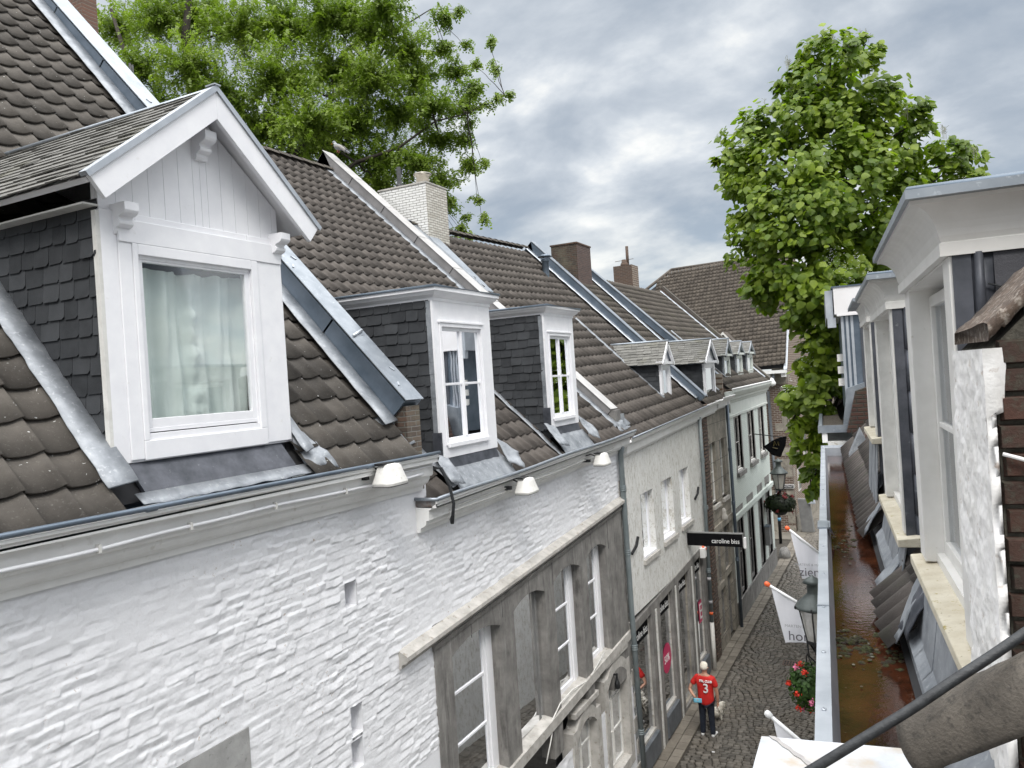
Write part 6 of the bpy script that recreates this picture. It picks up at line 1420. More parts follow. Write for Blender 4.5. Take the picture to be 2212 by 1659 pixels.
def basket(c, R_, label, leaf, nfl, seed, droop=.8):
    c = A(*c); t = thing('flower_basket', label, 'hanging basket', tuple(c), None); r = np.random.default_rng(seed)
    n = 1500; d = r.normal(size=(n, 3)); d /= np.linalg.norm(d, axis=1, keepdims=True); rad = R_*(.55+.5*r.random((n, 1))); C = c+d*rad*A(1.0, 1.0, droop)
    leaf_cloud('foliage', C, R_*.16, leaf, t, seed, cen=c)
    k = 0
    for i in range(nfl):
        d_ = r.normal(size=3); d_ /= np.linalg.norm(d_); 
        if d_[1] > .3: d_[1] *= -1
        p = c+d_*R_*A(1.08, 1.08, droop*1.08); C2 = p+r.normal(size=(34, 3))*R_*.06
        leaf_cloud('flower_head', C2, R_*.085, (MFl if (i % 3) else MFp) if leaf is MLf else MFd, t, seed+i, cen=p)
    m = MB(); m.lathe(c+A(0, 0, -R_*.45), [(0, -.3*R_), (.35*R_, -.25*R_), (.55*R_, 0), (.6*R_, .25*R_)], 14); m.build('pot', MIron, t, True)
    m = MB()
    for q in (0, 2.1, 4.2): m.tube([c+A(.5*R_*math.cos(q), .5*R_*math.sin(q), 0), c+A(0, 0, R_*1.6)], .006, 4)
    m.build('chain', MIron, t)
    return t
basket(at(1748, 1482, Y=11.), .28, 'hanging basket of bright red and pink geraniums beside the gutter rim', MLf, 9, 3, 1.15)
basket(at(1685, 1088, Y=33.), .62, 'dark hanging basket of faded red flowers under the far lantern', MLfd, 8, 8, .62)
# ================================================================== shop sign, banner, small fittings
p = at(1517, 1151, Y=20.5); q = at(1604, 1151, Y=20.5); zb_ = at(1517, 1176, Y=20.5)[2]
sg = thing('shop_sign', 'black projecting sign reading caroline biss in white letters', 'sign', (p[0], 20.5, p[2]))
m = MB(); m.box((-5.43, 20.44, p[2]-.335), (q[0], 20.56, p[2])); m.build('sign_board', MBlack, sg, bevel=.006)
m = MB(); m.box((-5.45, 20.43, p[2]), (q[0]+.01, 20.57, p[2]+.018)); m.box((q[0]+.0, 20.43, p[2]-.34), (q[0]+.012, 20.57, p[2]+.01)); m.build('sign_frame', MGrey, sg)
m = MB(); m.box((q[0]+.013, 20.47, p[2]-.37), (q[0]+.075, 20.60, p[2]-.10)); m.build('white_block', MSignW, sg)
text('caroline biss', .175, (at(1537, 1169, Y=20.43)[0], 20.43, p[2]-.245), (1, 0, 0), (0, 0, 1), MSignW, sg, 'lettering', width=(at(1597, 1169, Y=20.43)-at(1537, 1169, Y=20.43))[0])
bn = thing('banner', 'black pointed banner with a faint gold emblem, hanging among the leaves', 'banner', tuple(at(1675, 965, Y=31)))
pts = [(1649, 965), (1668, 952), (1681, 946), (1699, 942), (1697, 962), (1686, 988), (1668, 983)]
m = MB(); m.prism([at(x, y, Y=31) for x, y in pts], A(0, .03, 0)); m.build('banner_cloth', MBlack, bn)
m = MB(); gold = mottle('dull_gold', (.10, .08, .025), (.14, .11, .04), 10, .5)
pp_ = [(1671, 964), (1673, 953), (1677, 962), (1681, 954), (1682, 962)]; m.tube([at(x, y, Y=30.97) for x, y in pp_], .02, 4); m.tube([at(x, y, Y=30.97) for x, y in ((1669, 967), (1680, 969))], .015, 4); m.build('emblem', gold, bn)
m = MB(); m.tube([(-5.4, 31, 6.1), at(1690, 944, Y=31)], .02, 6); m.build('pole', MIron, bn)
sp_ = thing('street_sign', 'small black street name plate with white letters on the far brick corner', 'sign', tuple(at(1705, 1050, Y=41.9)))
a_ = at(1688, 1056, Y=41.9); b_ = at(1715.5, 1054, Y=41.9); zt_, zb2 = at(1705, 1046.5, Y=41.9)[2], at(1705, 1055, Y=41.9)[2]
m = MB(); m.box((a_[0], 41.88, zb2), (b_[0], 41.93, zt_)); m.build('plate', MSignW, sp_)
m = MB(); m.box((a_[0]+.02, 41.872, zb2+.02), (b_[0]-.02, 41.879, zt_-.02)); m.build('plate_face', MBlack, sp_)
text('OKSTRAAT', .15, (a_[0]+.10, 41.866, zb2+.055), (1, 0, 0), (0, 0, 1), MSignW, sp_, 'lettering', sx=.62)
al = at(1516, 1184, X=-5.40); ab = thing('alarm_box', 'small white alarm box with orange light below the black shop sign', 'alarm box', (-5.42, al[1], al[2]))
m = MB(); y_, z_ = al[1], al[2]; m.box((-5.44, y_-.12, z_-.26), (-5.30, y_+.12, z_+.02)); m.build('box_body', MSignW, ab, bevel=.01)
m = MB(); m.lathe((-5.36, y_, z_+.02), [(.04, 0), (.04, .03), (0, .05)], 10); m.box((-5.30, y_+.04, z_-.05), (-5.29, y_+.11, z_)); m.build('orange_light', MOrange, ab)
mb = at(1660, 1155, X=-5.30); t = thing('letter_box', 'small dark grey box on the white corner, above the street', 'wall box', (-5.3, mb[1], mb[2]))
m = MB(); m.box((-5.40, mb[1]-.22, mb[2]-.4), (-5.22, mb[1]+.22, mb[2]+.35)); m.build('box_body', MGrey, t, bevel=.01); m = MB(); m.box((-5.41, mb[1]-.25, mb[2]+.35), (-5.20, mb[1]+.25, mb[2]+.39)); m.build('box_lid', MZincD, t)
ps = at(1686, 1163, Y=39.3); t = thing('bollard_post', 'dark post with stickers standing at the far corner', 'post', (ps[0], 39.3, 0))
m = MB(); m.tube([(ps[0], 39.3, 0), (ps[0], 39.3, 2.7)], .075, 10); m.build('post', MIron, t, True)
for k, (z0, c_) in enumerate(((1.5, MSignW), (1.9, MSignW), (1.1, mottle('blue_sticker', (.08, .25, .4), (.1, .3, .5), 9, .5, bump=0)), (2.3, MSignW))):
    m = MB(); m.tube([(ps[0], 39.3, z0), (ps[0], 39.3, z0+.16)], .079, 10); m.build('sticker', c_, t, True)
bx = at(1746, 1150, Z=0); t = thing('menu_stand', 'tall grey A-shaped pavement board against the far brick wall', 'pavement board', (bx[0], bx[1], 0))
x_, y_ = bx[0], bx[1]; m = MB(); m.hexa([(x_-.3, y_, 0), (x_+.3, y_, 0), (x_+.3, y_+.4, 0), (x_-.3, y_+.4, 0), (x_-.42, y_-.1, 1.75), (x_+.15, y_-.1, 1.75), (x_+.15, y_+.15, 1.75), (x_-.42, y_+.15, 1.75)]); m.build('board', MGrey, t, bevel=.03)
m = MB(); m.hexa([(x_+.1, y_-.2, 1.5), (x_+.45, y_-.2, 1.5), (x_+.45, y_+.1, 1.5), (x_+.1, y_+.1, 1.5), (x_+.1, y_-.15, 1.95), (x_+.35, y_-.15, 1.95), (x_+.35, y_+.1, 1.95), (x_+.1, y_+.1, 1.95)]); m.build('board_top', MZincL, t, bevel=.03)
dr = at(1708, 1434, Z=0); t = thing('drain_grate', 'rusty iron drain grate set into the cobbles', 'drain', (dr[0], dr[1], .0))
m = MB(); x_, y_ = dr[0], dr[1]; m.box((x_-.22, y_-.2, .0), (x_+.22, y_+.2, .022)); m.build('grate_frame', mottle('rusty_iron', (.07, .045, .035), (.13, .09, .07), 12, .8), t)
m = MB()
for i in range(5):
    for j in range(2): m.box((x_-.17+i*.075, y_-.14+j*.16, .0225), (x_-.13+i*.075, y_-.03+j*.16, .026))
m.build('grate_slots', MDark, t)
sx_ = at(1668, 1196, Z=.15); t = thing('corner_stone', 'rounded dark guard stone at the foot of the pale green house', 'guard stone', (-5.2, sx_[1], 0))
m = MB(); blob(m, (-5.25, sx_[1], .12), .26, .35, .34, 4); m.build('stone', MStone, t, True)
lt = at(1541, 1625, Z=.02); m = MB(); m.box(lt+A(-.03, -.02, 0), lt+A(.03, .02, .012)); tag(m.build('litter', MSignW), 'scrap of white paper lying on the cobbles behind the man', 'litter')
# wall anchors and small iron on house 3
for (x, y, lab) in ((1505, 1066, 'black iron wall anchor beside the second drainpipe'), (1372, 1179, 'black iron wall anchor near the first drainpipe')):
    c = at(x, y, X=-5.43); m = MB(); m.tube([c+A(0, -.25, -.12), c+A(.03, 0, 0), c+A(0, .22, .14)], .035, 6); tag(m.build('wall_anchor', MIron, None), lab, 'wall anchor', 'iron wall anchors')
# ================================================================== wood pigeon
pg = at(732, 320, Y=16.1); feet = A(pg[0], 16.05, 0)
Xp = -12.55; pz = 7.98+(-5.70-Xp)*(7.08/7.45)+.02
pos = at(731, 328, Y=16.05)
def lerp(a, b, t): return a+(b-a)*t
t = thing('pigeon', 'grey wood pigeon perched on the top of the grey coping', 'bird', tuple(pos))
hx = nrm(A(-1, 0, .0))      # head points up-slope (left in the photo)
def bodytube(path, name, mat, n=12):
    m = MB(); m.tube([pos+A(*p) for p, r_ in path], [r_ for p, r_ in path], n); return m.build(name, mat, t, True)
gb = mottle('pigeon_grey', (.16, .18, .20), (.24, .25, .27), 12, .8, bump=.2)
bodytube([((-.185, 0, .255), .004), ((-.165, 0, .262), .014), ((-.15, 0, .275), .030), ((-.125, 0, .277), .037), ((-.10, 0, .26), .035), ((-.09, 0, .225), .038), ((-.08, 0, .185), .055), ((-.04, 0, .145), .080), ((.04, 0, .11), .078), ((.12, 0, .07), .055), ((.18, 0, .03), .030), ((.22, 0, .0), .022), ((.36, 0, -.09), .022), ((.38, 0, -.10), .01)], 'body', gb)
m = MB()
for sg in (-1, 1):
    P = [[pos+A(x, sg*y, z) for y, z in ((.03, zt), (.075, zt-.03), (.085, zt-.08), (.06, zt-.115))] for x, zt in ((-.06, .20), (0, .20), (.07, .175), (.14, .13), (.22, .07), (.27, .02))]; m.grid(P)
m.build('wing', mottle('wing_grey', (.20, .19, .18), (.27, .26, .24), 12, .8), t, True, solid=.008)
m = MB(); m.tube([pos+A(-.185, 0, .254), pos+A(-.215, 0, .238)], [.008, .003], 6); m.build('beak', MOrange, t)
m = MB(); m.lathe(pos+A(-.088, 0, .22), [(.0405, 0), (.042, .012), (.0405, .022)], 10); m.build('neck_patch', MSignW, t)
m = MB()
for sg in (-1, 1): m.tube([pos+A(.0, sg*.03, .06), pos+A(.0, sg*.03, .0), pos+A(-.03, sg*.035, -.015)], .008, 5)
m.build('foot', mottle('pink_foot', (.4, .1, .09), (.5, .15, .12), 9, .6), t)
# ================================================================== the man in the red polo and the white dog
PM = thing('person', 'white-haired man in red polo shirt, one hand behind his back, standing on the cobbles', 'person', (-4.63, 18.18, 0))
PB_ = np.array([-4.63, 18.18, 0.0]); yw = -.05
def L2W(p): x, y, z = p; return PB_+A(x*math.cos(yw)-y*math.sin(yw), x*math.sin(yw)+y*math.cos(yw), z)
def skin(name, nodes, edges, mat, parent, root=0, lv=2):
    me = bpy.data.meshes.new(name); off = np.array(parent.matrix_world.translation if parent.parent is None else (0, 0, 0)); r = parent
    while r.parent: r = r.parent
    off = np.array(r.matrix_world.translation)
    me.from_pydata([tuple(L2W(n[0])-off) for n in nodes], edges, []); me.update()
    o = bpy.data.objects.new(name, me); COL.objects.link(o); o.parent = parent
    md = o.modifiers.new('skin', 'SKIN'); md.use_smooth_shade = True
    for i, n in enumerate(nodes):
        r_ = n[1] if isinstance(n[1], tuple) else (n[1], n[1]); me.skin_vertices[0].data[i].radius = r_; me.skin_vertices[0].data[i].use_root = (i == root)
    sb = o.modifiers.new('sub', 'SUBSURF'); sb.levels = lv; sb.render_levels = lv
    bpy.context.view_layer.update(); dg = bpy.context.evaluated_depsgraph_get(); nm = bpy.data.meshes.new_from_object(o.evaluated_get(dg))
    o.modifiers.clear(); o.data = nm; nm.materials.clear(); nm.materials.append(mat); nm.polygons.foreach_set('use_smooth', [True]*len(nm.polygons)); return o
MSk = mottle('skin', (.42, .22, .15), (.52, .29, .20), 12, .55, bump=0); MRed = mottle('red_polo', (.50, .012, .010), (.60, .02, .016), 9, .8, bump=.3, bsc=30, bd=.01); MJean = mottle('dark_jeans', (.006, .009, .018), (.014, .02, .036), 14, .8, bump=.3, bsc=40, bd=.01)
MHair = mottle('white_hair', (.62, .57, .47), (.80, .76, .68), 30, .8, bump=.6, bsc=70, bd=.01)
# one continuous body: head, torso, arms, legs
body = [((0, 0, .93), (.12, .08)), ((0, 0, 1.12), (.125, .08)), ((0, .0, 1.32), (.14, .085)), ((0, .0, 1.43), (.10, .08)), ((0, .01, 1.50), .052), ((0, .02, 1.57), .068), ((0, .025, 1.65), .082), ((0, .02, 1.71), .062),
 ((-.19, 0, 1.38), .058), ((-.33, -.03, 1.20), .046), ((-.37, -.06, 1.10), .040), ((-.27, -.15, 1.02), .034), ((-.19, -.20, .965), .026),
 ((.19, 0, 1.38), .058), ((.245, .0, 1.20), .048), ((.27, .01, 1.08), .042), ((.27, .03, .94), .036), ((.262, .05, .83), .028),
 ((-.09, 0, .86), .088), ((-.105, .0, .50), .060), ((-.115, -.01, .12), .044), ((.09, 0, .86), .088), ((.10, .0, .50), .060), ((.12, -.01, .12), .044)]
E_ = [(0, 1), (1, 2), (2, 3), (3, 4), (4, 5), (5, 6), (6, 7), (3, 8), (8, 9), (9, 10), (10, 11), (11, 12), (3, 13), (13, 14), (14, 15), (15, 16), (16, 17), (0, 18), (18, 19), (19, 20), (0, 21), (21, 22), (22, 23)]
skin('body', body, E_, MSk, PM)
# ears, nose
for s_ in (-1, 1): skin('ear', [((s_*.082, .02, 1.62), (.012, .02)), ((s_*.088, .015, 1.655), (.014, .024))], [(0, 1)], MSk, PM)
skin('nose', [((0, .10, 1.66), .012), ((0, .125, 1.635), .017)], [(0, 1)], MSk, PM)
# shirt: torso, collar and sleeves in one
skin('polo_shirt', [((0, 0, .70), (.21, .155)), ((0, 0, .95), (.21, .15)), ((0, 0, 1.18), (.20, .13)), ((0, 0, 1.34), (.215, .14)), ((0, 0, 1.42), (.135, .105)), ((-.19, 0, 1.385), (.085, .085)), ((-.27, -.015, 1.28), .078), ((-.315, -.025, 1.215), .074), ((.19, 0, 1.385), (.085, .085)), ((.235, .0, 1.27), .076), ((.252, .0, 1.19), .072)], [(0, 1), (1, 2), (2, 3), (3, 4), (3, 5), (5, 6), (6, 7), (3, 8), (8, 9), (9, 10)], MRed, PM)
skin('collar', [((-.0, .0, 1.455), (.078, .075)), ((0, .005, 1.50), (.070, .066))], [(0, 1)], MJean, PM)
skin('trousers', [((0, 0, .90), (.17, .125)), ((-.095, 0, .80), (.105, .11)), ((-.108, 0, .48), .080), ((-.118, -.01, .10), .066), ((-.118, -.01, .07), .064), ((.095, 0, .80), (.105, .11)), ((.105, 0, .48), .080), ((.122, -.01, .10), .066), ((.122, -.01, .07), .064)], [(0, 1), (1, 2), (2, 3), (3, 4), (0, 5), (5, 6), (6, 7), (7, 8)], MJean, PM)
for s_, a in ((-1, -.28), (1, .12)):
    x = s_*.12+(-.01 if s_ < 0 else .005); dx, dy = math.sin(a)*.12, math.cos(a)*.12
    skin('shoe', [((x-dx*.45, -.03-dy*.4, .045), (.042, .045)), ((x, .01, .05), (.046, .05)), ((x+dx*1.3, dy*1.3, .04), (.048, .038)), ((x+dx*1.8, dy*1.8, .035), (.035, .028))], [(0, 1), (1, 2), (2, 3)], MSignW, PM)
skin('hair', [((0, -.04, 1.585), (.082, .055)), ((0, -.035, 1.66), (.108, .09)), ((0, .005, 1.735), (.095, .08)), ((0, .055, 1.735), (.068, .04))], [(0, 1), (1, 2), (2, 3)], MHair, PM)
def hand(root_, dirv, side, name, up):
    c = A(*root_); d = nrm(A(*dirv)); s_ = nrm(np.cross(d, A(*up))); n_ = np.cross(s_, d)
    nodes = [(tuple(c), (.026, .018)), (tuple(c+d*.045), (.034, .016)), (tuple(c+d*.085), (.036, .014))]; ed = [(0, 1), (1, 2)]
    for k, (off, ln) in enumerate(((-.027, .062), (-.009, .072), (.009, .068), (.026, .052))):
        i = len(nodes); b_ = c+d*.088+s_*off; nodes += [(tuple(b_), .009), (tuple(b_+d*ln*.5-n_*.008), .0085), (tuple(b_+d*ln*.85-n_*.024), .0075), (tuple(b_+d*ln-n_*.035), .006)]; ed += [(2, i), (i, i+1), (i+1, i+2), (i+2, i+3)]
    i = len(nodes); b_ = c+d*.03+s_*side*.034; nodes += [(tuple(b_), .011), (tuple(b_+d*.03+s_*side*.018-n_*.008), .0095), (tuple(b_+d*.055+s_*side*.02-n_*.02), .008)]; ed += [(1, i), (i, i+1), (i+1, i+2)]
    skin(name, nodes, ed, MSk, PM)
hand((-.19, -.20, .965), (.85, -.10, -.5), 1, 'hand', (0, -1, .2)); hand((.262, .05, .83), (-.05, .12, -1), -1, 'hand', (1, 0, 0))
o_ = L2W((-.03, -.165, 1.285)); aa = L2W((1, 0, 0))-PB_
text('PRL CLUB', .068, L2W((-.09, -.150, 1.345)), aa, (0, 0, 1), MSignW, PM, 'shirt_lettering', ext=.012, bold=.001)
text('3', .30, L2W((-.02, -.154, 1.10)), aa, (0, 0, 1), MSignW, PM, 'shirt_number', ext=.012)
mk = thing('face_mask', 'folded light blue face mask held behind the back of the man in red', 'face mask', tuple(L2W((-.13, -.24, .9))))
P = [[L2W((-.235+.20*i/8, -.225-.008*math.sin(i*.8), .965-.105*j/5+.012*i/8)) for i in range(9)] for j in range(6)]
m = MB(); m.grid(P); m.build('mask_cloth', mottle('light_blue_cloth', (.16, .50, .68), (.24, .60, .78), 8, .7, bump=.1), mk, True, solid=.006)
# dog: small white fluffy dog standing beyond the man's leg
DG = thing('dog', 'small fluffy white dog standing just beyond the man in red', 'dog', (-4.66, 19.0, 0))
PB_ = np.array([-4.66, 19.0, 0.0]); yw = -.75
MFur = mottle('white_fur', (.62, .58, .50), (.80, .77, .70), 25, .9, bump=.8, bsc=60, bd=.02)
skin('body', [((0, .16, .22), (.075, .085)), ((0, .05, .215), (.085, .09)), ((0, -.12, .22), (.08, .085)), ((0, .22, .29), .055), ((0, .27, .36), .062), ((0, .35, .34), .032), ((0, -.2, .26), .03), ((0, -.25, .34), .03), ((0, -.22, .40), .022),
 ((-.06, .16, .14), .034), ((-.06, .155, .08), .026), ((-.06, .17, .02), .026), ((.06, .16, .14), .034), ((.06, .155, .08), .026), ((.06, .17, .02), .026),
 ((-.06, -.12, .15), .042), ((-.06, -.17, .09), .026), ((-.06, -.15, .02), .026), ((.06, -.12, .15), .042), ((.06, -.17, .09), .026), ((.06, -.15, .02), .026), ((-.045, .25, .42), .018), ((.045, .25, .42), .018)],
 [(0, 1), (1, 2), (0, 3), (3, 4), (4, 5), (2, 6), (6, 7), (7, 8), (0, 9), (9, 10), (10, 11), (0, 12), (12, 13), (13, 14), (2, 15), (15, 16), (16, 17), (2, 18), (18, 19), (19, 20), (4, 21), (4, 22)], MFur, DG)
r = np.random.default_rng(4); Cc = []
for (c, rr_) in (((0, .16, .23), .10), ((0, .05, .225), .105), ((0, -.1, .23), .10), ((0, .26, .36), .075), ((0, -.24, .33), .04)):
    d = r.normal(size=(130, 3)); d /= np.linalg.norm(d, axis=1, keepdims=True); Cc.append(np.array([L2W(tuple(A(*c)+q*rr_)) for q in d]))
leaf_cloud('fur_tufts', np.concatenate(Cc), .055, MFur, DG, 4)
m = MB(); m.lathe(L2W((0, .385, .345)), [(0, -.012), (.012, 0), (0, .012)], 8); m.build('nose', MIron, DG)
# ================================================================== trees
def limb(m, a, b, r0, r1, seed, n=6, wob=.06):
    r = random.Random(seed); a, b = A(*a), A(*b); L_ = np.linalg.norm(b-a); pts = []
    for i in range(n+1):
        f = i/n; pts.append(a+(b-a)*f+(A(r.uniform(-1, 1), r.uniform(-1, 1), r.uniform(-1, 1))*wob*L_*math.sin(math.pi*f) if 0 < i < n else 0))
    m.tube(pts, [r0+(r1-r0)*i/n for i in range(n+1)], 7); return pts
def catalpa():
    D0 = 23.
    C = lambda x, y, dd=0: at(x, y, fwd=D0+dd)
    t = thing('catalpa_tree', 'tall tree with big heart-shaped leaves, rising over the right roofs and the street', 'tree', tuple(C(1790, 800)*A(1, 1, 0)))
    lobes = [(1790, 110, 45, 0), (1745, 150, 45, .3), (1838, 130, 42, -.3), (1870, 95, 26, 0), (1720, 195, 40, 0), (1800, 190, 80, .4), (1870, 200, 55, 0), (1740, 250, 60, -.5), (1850, 270, 75, -.4), (1670, 270, 50, -.3), (1630, 300, 55, .2), (1800, 320, 90, .8),
      (1585, 345, 45, 0), (1560, 350, 22, .3), (1640, 370, 65, -.6), (1720, 370, 80, -.8), (1830, 400, 90, -.9), (1925, 250, 55, .3), (1960, 275, 40, .2), (1930, 330, 60, -.2), (1958, 360, 34, .6), (1620, 430, 50, .2), (1680, 460, 75, -.8), (1760, 470, 90, -1.0), (1860, 480, 80, -.3), (1930, 430, 60, .4),
      (2050, 320, 35, 1), (2075, 350, 38, 1), (2040, 375, 42, 1.2), (2095, 385, 26, 1), (2015, 425, 28, .8), (1625, 500, 45, -.2), (1650, 550, 60, -.6), (1730, 560, 85, -1.1), (1820, 570, 75, -.5), (1880, 540, 50, .2), (1680, 610, 60, -.9), (1760, 640, 65, -1.0), (1810, 690, 50, -.2),
      (1715, 660, 40, -1), (1770, 720, 55, -.9), (1745, 760, 40, -1.1), (1790, 780, 45, -.6), (1740, 810, 45, -1.3), (1785, 840, 42, -1.0), (1710, 860, 38, -1.5), (1750, 880, 45, -1.5), (1700, 905, 26, -1.7), (1720, 930, 28, -1.7), (1755, 940, 30, -1.4), (1735, 975, 24, -1.6), (1770, 990, 32, -1.2), (1745, 1030, 20, -1.6), (1765, 1020, 22, -1.3), (1737, 1050, 13, -1.6)]
    lobes = [(x+(14 if y > 640 else 0), y, rp*(.95 if y > 640 else 1), dd) for x, y, rp, dd in lobes]
    m = MB(); base = C(1830, 1250, 1.5)
    trunk = [base*A(1, 1, 0), C(1830, 1000, 1.4), C(1815, 760, 1.), C(1775, 560, .6), C(1765, 420, .4), C(1770, 300, .3), C(1790, 210, .2), C(1795, 120, 0)]
    m.tube(trunk, [.30, .26, .22, .16, .12, .09, .05, .02], 9)
    for k, (x, y, rp, dd) in enumerate(lobes):
        tgt = C(x, y, dd); j = min(range(2, 7), key=lambda q: abs(trunk[q][2]-(tgt[2]-1.2))); limb(m, trunk[j], tgt, .075, .018, k, 6, .08)
    m.build('trunk', mottle('dark_bark', (.030, .024, .018), (.075, .060, .046), 14, .9, bump=.6), t, True)
    V = []; F = []; T = []; r = np.random.default_rng(17); k = 0
    for (x, y, rp, dd) in lobes:
        c = C(x, y, dd); R_ = rp/FPX*(D0+dd)*1.0; n = int(95+ (rp**2)*.105); tone = .30*r.random()-.12; 
        nc = max(3, int(rp/5))
        sub_ = r.normal(size=(nc, 3)); sub_ /= np.linalg.norm(sub_, axis=1, keepdims=True); sub_ *= (.45+.5*r.random((nc, 1)))
        for i in range(n):
            s_ = sub_[r.integers(nc)]; p = c+(s_*1.12+r.normal(size=3)*.17)*R_*A(1, 1.2, 1)
            o = p-c; o = o/(np.linalg.norm(o)+1e-6); nrmv = o*.6+A(0, -.25, .55)+r.normal(size=3)*.38; nrmv /= np.linalg.norm(nrmv)
            tip = A(o[0], o[1], -.55)+r.normal(size=3)*.5; tip -= nrmv*(tip@nrmv); tip /= np.linalg.norm(tip)+1e-9; sd_ = np.cross(tip, nrmv)
            L_ = (.12+.13*r.random())*(1.2 if y > 600 else 1.0); w = L_*.46; cup = nrmv*L_*.10
            V += [p, p+sd_*w*.75+tip*L_*.10-cup, p+sd_*w+tip*L_*.38-cup*1.3, p+sd_*w*.55+tip*L_*.72-cup, p+tip*L_*1.0-cup*1.2, p-sd_*w*.55+tip*L_*.72-cup, p-sd_*w+tip*L_*.38-cup*1.3, p-sd_*w*.75+tip*L_*.10-cup, p+tip*L_*.42]
            F += [(0, 1, 2, 8), (8, 2, 3, 4), (8, 4, 5, 6), (0, 8, 6, 7)]; F[-4:] = [tuple(q+k for q in f) for f in F[-4:]]; k += 9; T += [min(max(.72*r.random()+.14+tone, .01), 1)]*4
    raw('crown', V, F, T, leafmat('catalpa_leaf', (.09, .165, .010), (.33, .42, .045), (.045, .10, .008)), t)
    # flowers and seed pods
    m = MB(); rr_ = random.Random(5)
    for (x, y) in ((1790, 560), (1815, 575), (1835, 600), (1800, 620), (1850, 560), (2060, 385), (2080, 392), (1720, 830), (1700, 845), (1760, 860), (1795, 548), (1740, 775), (1880, 590), (1810, 640)):
        c = C(x, y, -1.9 if y > 500 else 0)
        for i in range(26): q = c+A(rr_.gauss(0, .1), rr_.gauss(0, .1), rr_.gauss(0, .13)); m.obox(q, A(rr_.random(), rr_.random(), .3), A(.1, 1, .2), A(0, .2, 1), .03, .03, .004)
    m.build('blossom', MSignW, t)
    m = MB()
    for i in range(46):
        x, y = rr_.choice(((1790, 95), (1745, 140), (1870, 92), (1925, 215), (1590, 325), (1625, 285), (1660, 240), (1960, 260), (2050, 300), (1700, 150), (2100, 345))); q = C(x+rr_.uniform(-14, 14), y, rr_.uniform(-.3, .3)); h = rr_.uniform(.2, .38)
        m.tube([q, q+A(rr_.uniform(-.05, .05), 0, h)], .005, 3)
        for j in range(6): z = h*(.4+.1*j); m.tube([q+A(0, 0, z), q+A(rr_.uniform(-.09, .09), 0, z+.05)], .005, 3)
    m.build('flower_spike', mottle('pale_twig', (.20, .21, .15), (.3, .3, .22), 9, .8), t)
    m = MB()
    for i in range(26):
        x, y = rr_.choice(((1605, 385), (1620, 395), (1700, 930), (1755, 900), (1610, 480), (1712, 905), (1640, 420))); q = C(x+rr_.uniform(-14, 14), y, rr_.uniform(-1, -.4)); m.tube([q, q+A(rr_.uniform(-.04, .04), 0, -rr_.uniform(.25, .45))], .008, 4)
    m.build('seed_pod', mottle('seed_pod', (.10, .09, .05), (.16, .14, .08), 9, .8), t)
catalpa()
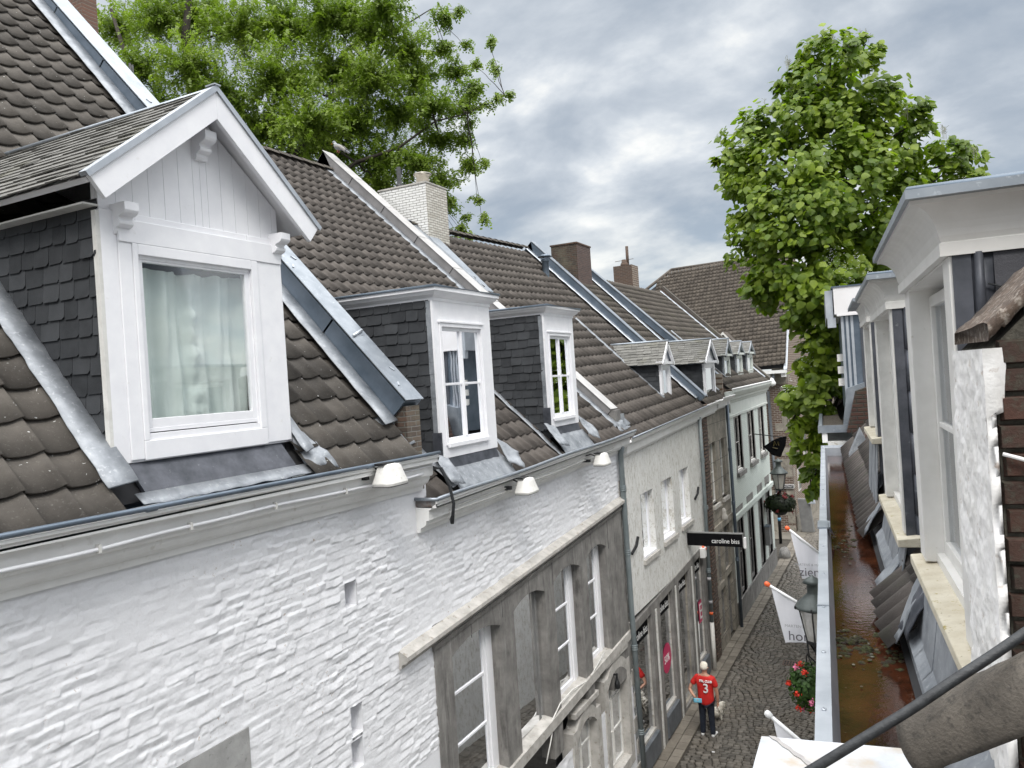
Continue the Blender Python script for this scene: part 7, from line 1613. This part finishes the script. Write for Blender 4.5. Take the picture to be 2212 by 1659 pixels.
def locust():
    D0 = 25.
    C = lambda x, y, dd=0: at(x, y, Y=None, X=None, fwd=None, Z=None) if False else A(0, 0, HC)+ray(x, y)/FPX*(D0+dd)
    t = thing('locust_tree', 'large feathery bright green tree rising behind the left-hand roofs', 'tree', (C(480, 700)[0], C(480, 700)[1], 0))
    m = MB(); r0 = random.Random(3)
    tr = [C(470, 900)*A(1, 1, 0), C(450, 700), C(440, 420), C(420, 240), C(400, 80), C(420, -120)]; tr[0] = A(C(470, 900)[0], C(470, 900)[1], 0)
    m.tube(tr, [.40, .36, .28, .20, .13, .06], 9)
    tr2 = [C(455, 560), C(545, 400), C(640, 330), C(720, 210), C(800, 150), C(850, 70), C(930, 20)]; m.tube(tr2, [.20, .15, .11, .08, .055, .035, .015], 8)
    tr3 = [C(450, 480), C(350, 330), C(290, 180), C(240, 20)]; m.tube(tr3, [.17, .13, .09, .05], 8)
    tr4 = [C(500, 520), C(600, 440), C(680, 420, -1), C(770, 350, -1), C(860, 320, -1), C(940, 262, -1), C(1010, 245, -1), C(1090, 205, -1)]; m.tube(tr4, [.15, .12, .09, .06, .045, .03, .016, .006], 8)
    hubs = tr[1:]+tr2+tr3+tr4
    lobes = []
    def L_(x, y, r, d=0): lobes.append((x, y, r, d))
    for x, y, r, d in ((260, 60, 75, 1), (340, 40, 85, 0), (300, 150, 70, -1), (430, 30, 90, 1), (410, 140, 80, -1.5), (520, 60, 95, 0), (340, 220, 60, 1), (480, 200, 85, -1), (620, 60, 100, 1), (600, 170, 95, -1.5), (710, 40, 95, 0), (720, 150, 95, 1), (800, 60, 85, 0), (830, 20, 60, -1), (800, 170, 90, -1), (880, 110, 70, 0), (900, 170, 70, 1), (560, 280, 95, 0), (660, 270, 95, -2), (760, 270, 95, 0), (860, 250, 85, 1), (930, 230, 70, -1), (980, 150, 40, 0), (955, 100, 28, 0), (1020, 190, 34, -1), (1000, 235, 42, 0), (960, 40, 32, 0), (1070, 205, 24, -1), (1095, 205, 14, -1), (1040, 225, 26, -1), (950, 300, 55, 0), (1010, 270, 26, 0),
       (820, 350, 80, 0), (900, 350, 65, -1), (720, 330, 80, 1), (640, 330, 60, 1), (950, 390, 45, 0), (1010, 360, 30, 0), (1040, 350, 18, 0), (880, 420, 55, 0), (960, 440, 36, 0), (1030, 430, 15, 0), (1000, 300, 30, 0), (1040, 470, 14, 0), (1000, 465, 14, 0), (990, 490, 14, 0), (1010, 510, 10, 0), (985, 500, 16, 0), (820, 400, 45, 0), (250, 240, 50, 0), (310, 300, 45, 0), (1055, 90, 20, -1), (985, 20, 20, 0), (1000, 95, 22, 0), (1065, 145, 16, -1), (780, 390, 40, 1), (580, 340, 50, 0), (480, 260, 60, 0), (1025, 140, 18, 0)): L_(x, y, r, d)
    V = []; T = []; k = 0; r = np.random.default_rng(23); UX = ir*A(1, 1, 1)
    for li, (x, y, rp, dd) in enumerate(lobes):
        c = C(x, y, dd); h = min(hubs, key=lambda q: np.linalg.norm(q-c)); limb(m, h, c, .04 if rp > 40 else .014, .006, li, 6, .06 if rp > 40 else .025)
        R_ = max(rp, 17)/FPX*(D0+dd)*1.08; ntw = int(13+(rp**2)*.0115) if rp > 27 else 7; tone = .25+.5*r.random()
        for j in range(ntw):
            d = r.normal(size=3)*A(1, 1, .72)+(UX*.9 if rp < 28 else 0); d /= np.linalg.norm(d); a = c+d*R_*.15*r.random(); ln = R_*(.45+.6*r.random()); outw = d+A(.28 if x > 600 else 0, -.1, .05)*(.5); outw /= np.linalg.norm(outw)
            b = a+outw*ln
            if j % 3 == 0: m.tube([a, (a+b)/2+A(0, 0, .06), b], [.012, .008, .004], 4)
            nf = int(8+ln*17)
            for i in range(nf):
                f = (i+.5)/nf; p = a+(b-a)*f+A(0, 0, .25*ln*.25*math.sin(math.pi*f)); q = r.normal(size=3)*A(1, 1, .35); q -= outw*(q@outw)*.5; q /= np.linalg.norm(q)+1e-9
                fl = .13+.11*r.random(); dn = A(0, 0, -1.)*(.55+.4*r.random()); sdv_ = np.cross(q, A(0, 0, 1)); sdv_ /= np.linalg.norm(sdv_)+1e-9
                tv = min(max(tone+.3*(r.random()-.5)+.25*(f-.5), 0), 1)
                for s_ in range(4):
                    g = (s_+.25)/4; e = p+q*fl*g+dn*fl*g*g*.8; e2 = e+(q*(1-.3*g)+dn*g*1.2)*fl*.13; w = sdv_*fl*.19*(1-.35*abs(g-.4))+r.normal(size=3)*.006
                    V += [e-w, e+w, e2+w*.85-A(0, 0, .015), e2-w*.85-A(0, 0, .015)]; T.append(tv)
    m.build('trunk', mottle('locust_bark', (.022, .018, .014), (.055, .045, .036), 14, .9, bump=.6), t, True)
    V = np.array(V); F = np.arange(len(V)).reshape(-1, 4)
    raw('crown', V, F, T, leafmat('locust_leaf', (.12, .19, .016), (.30, .39, .065), (.09, .155, .014)), t)
locust()
# red brick chimney behind the left-hand zinc parapet, and the slotted vent cap
p = at(205, 60, Y=9.6); CHN = thing('brick_chimney', 'red brick chimney at the top left, beside the feathery tree', 'chimney', (p[0], 9.6, p[2]))
a_ = at(120, 0, Y=9.2); b_ = at(208, 0, Y=9.5); c_ = at(214, 80, Y=9.2)
m = MB(); m.box((a_[0]-.6, 9.2, c_[2]-2.0), (b_[0], 9.5, a_[2]+1.2)); m.build('chimney_stack', brickmat('warm_red_brick', (0, 2, None), ((.20, .10, .07), (.15, .09, .07), (.11, .08, .065)), (.21, .18, .14), bw=.21, rh=.068), CHN)
p = at(272, 160, Y=8.9); vc = thing('vent_cap', 'dark slotted vent cap poking up behind the zinc parapet', 'vent', (p[0], 8.9, p[2]))
m = MB()
for i in range(9): q = math.pi*2*i/9; m.box(p+A(.11*math.cos(q)-.012, .11*math.sin(q)-.012, -.3), p+A(.11*math.cos(q)+.012, .11*math.sin(q)+.012, .16))
m.build('vent_slats', MGrey, vc); m = MB(); m.lathe(p, [(.11, -.6), (.12, -.3), (.12, -.02), (.0, -.02)], 12); m.build('vent_body', MDark, vc, True)
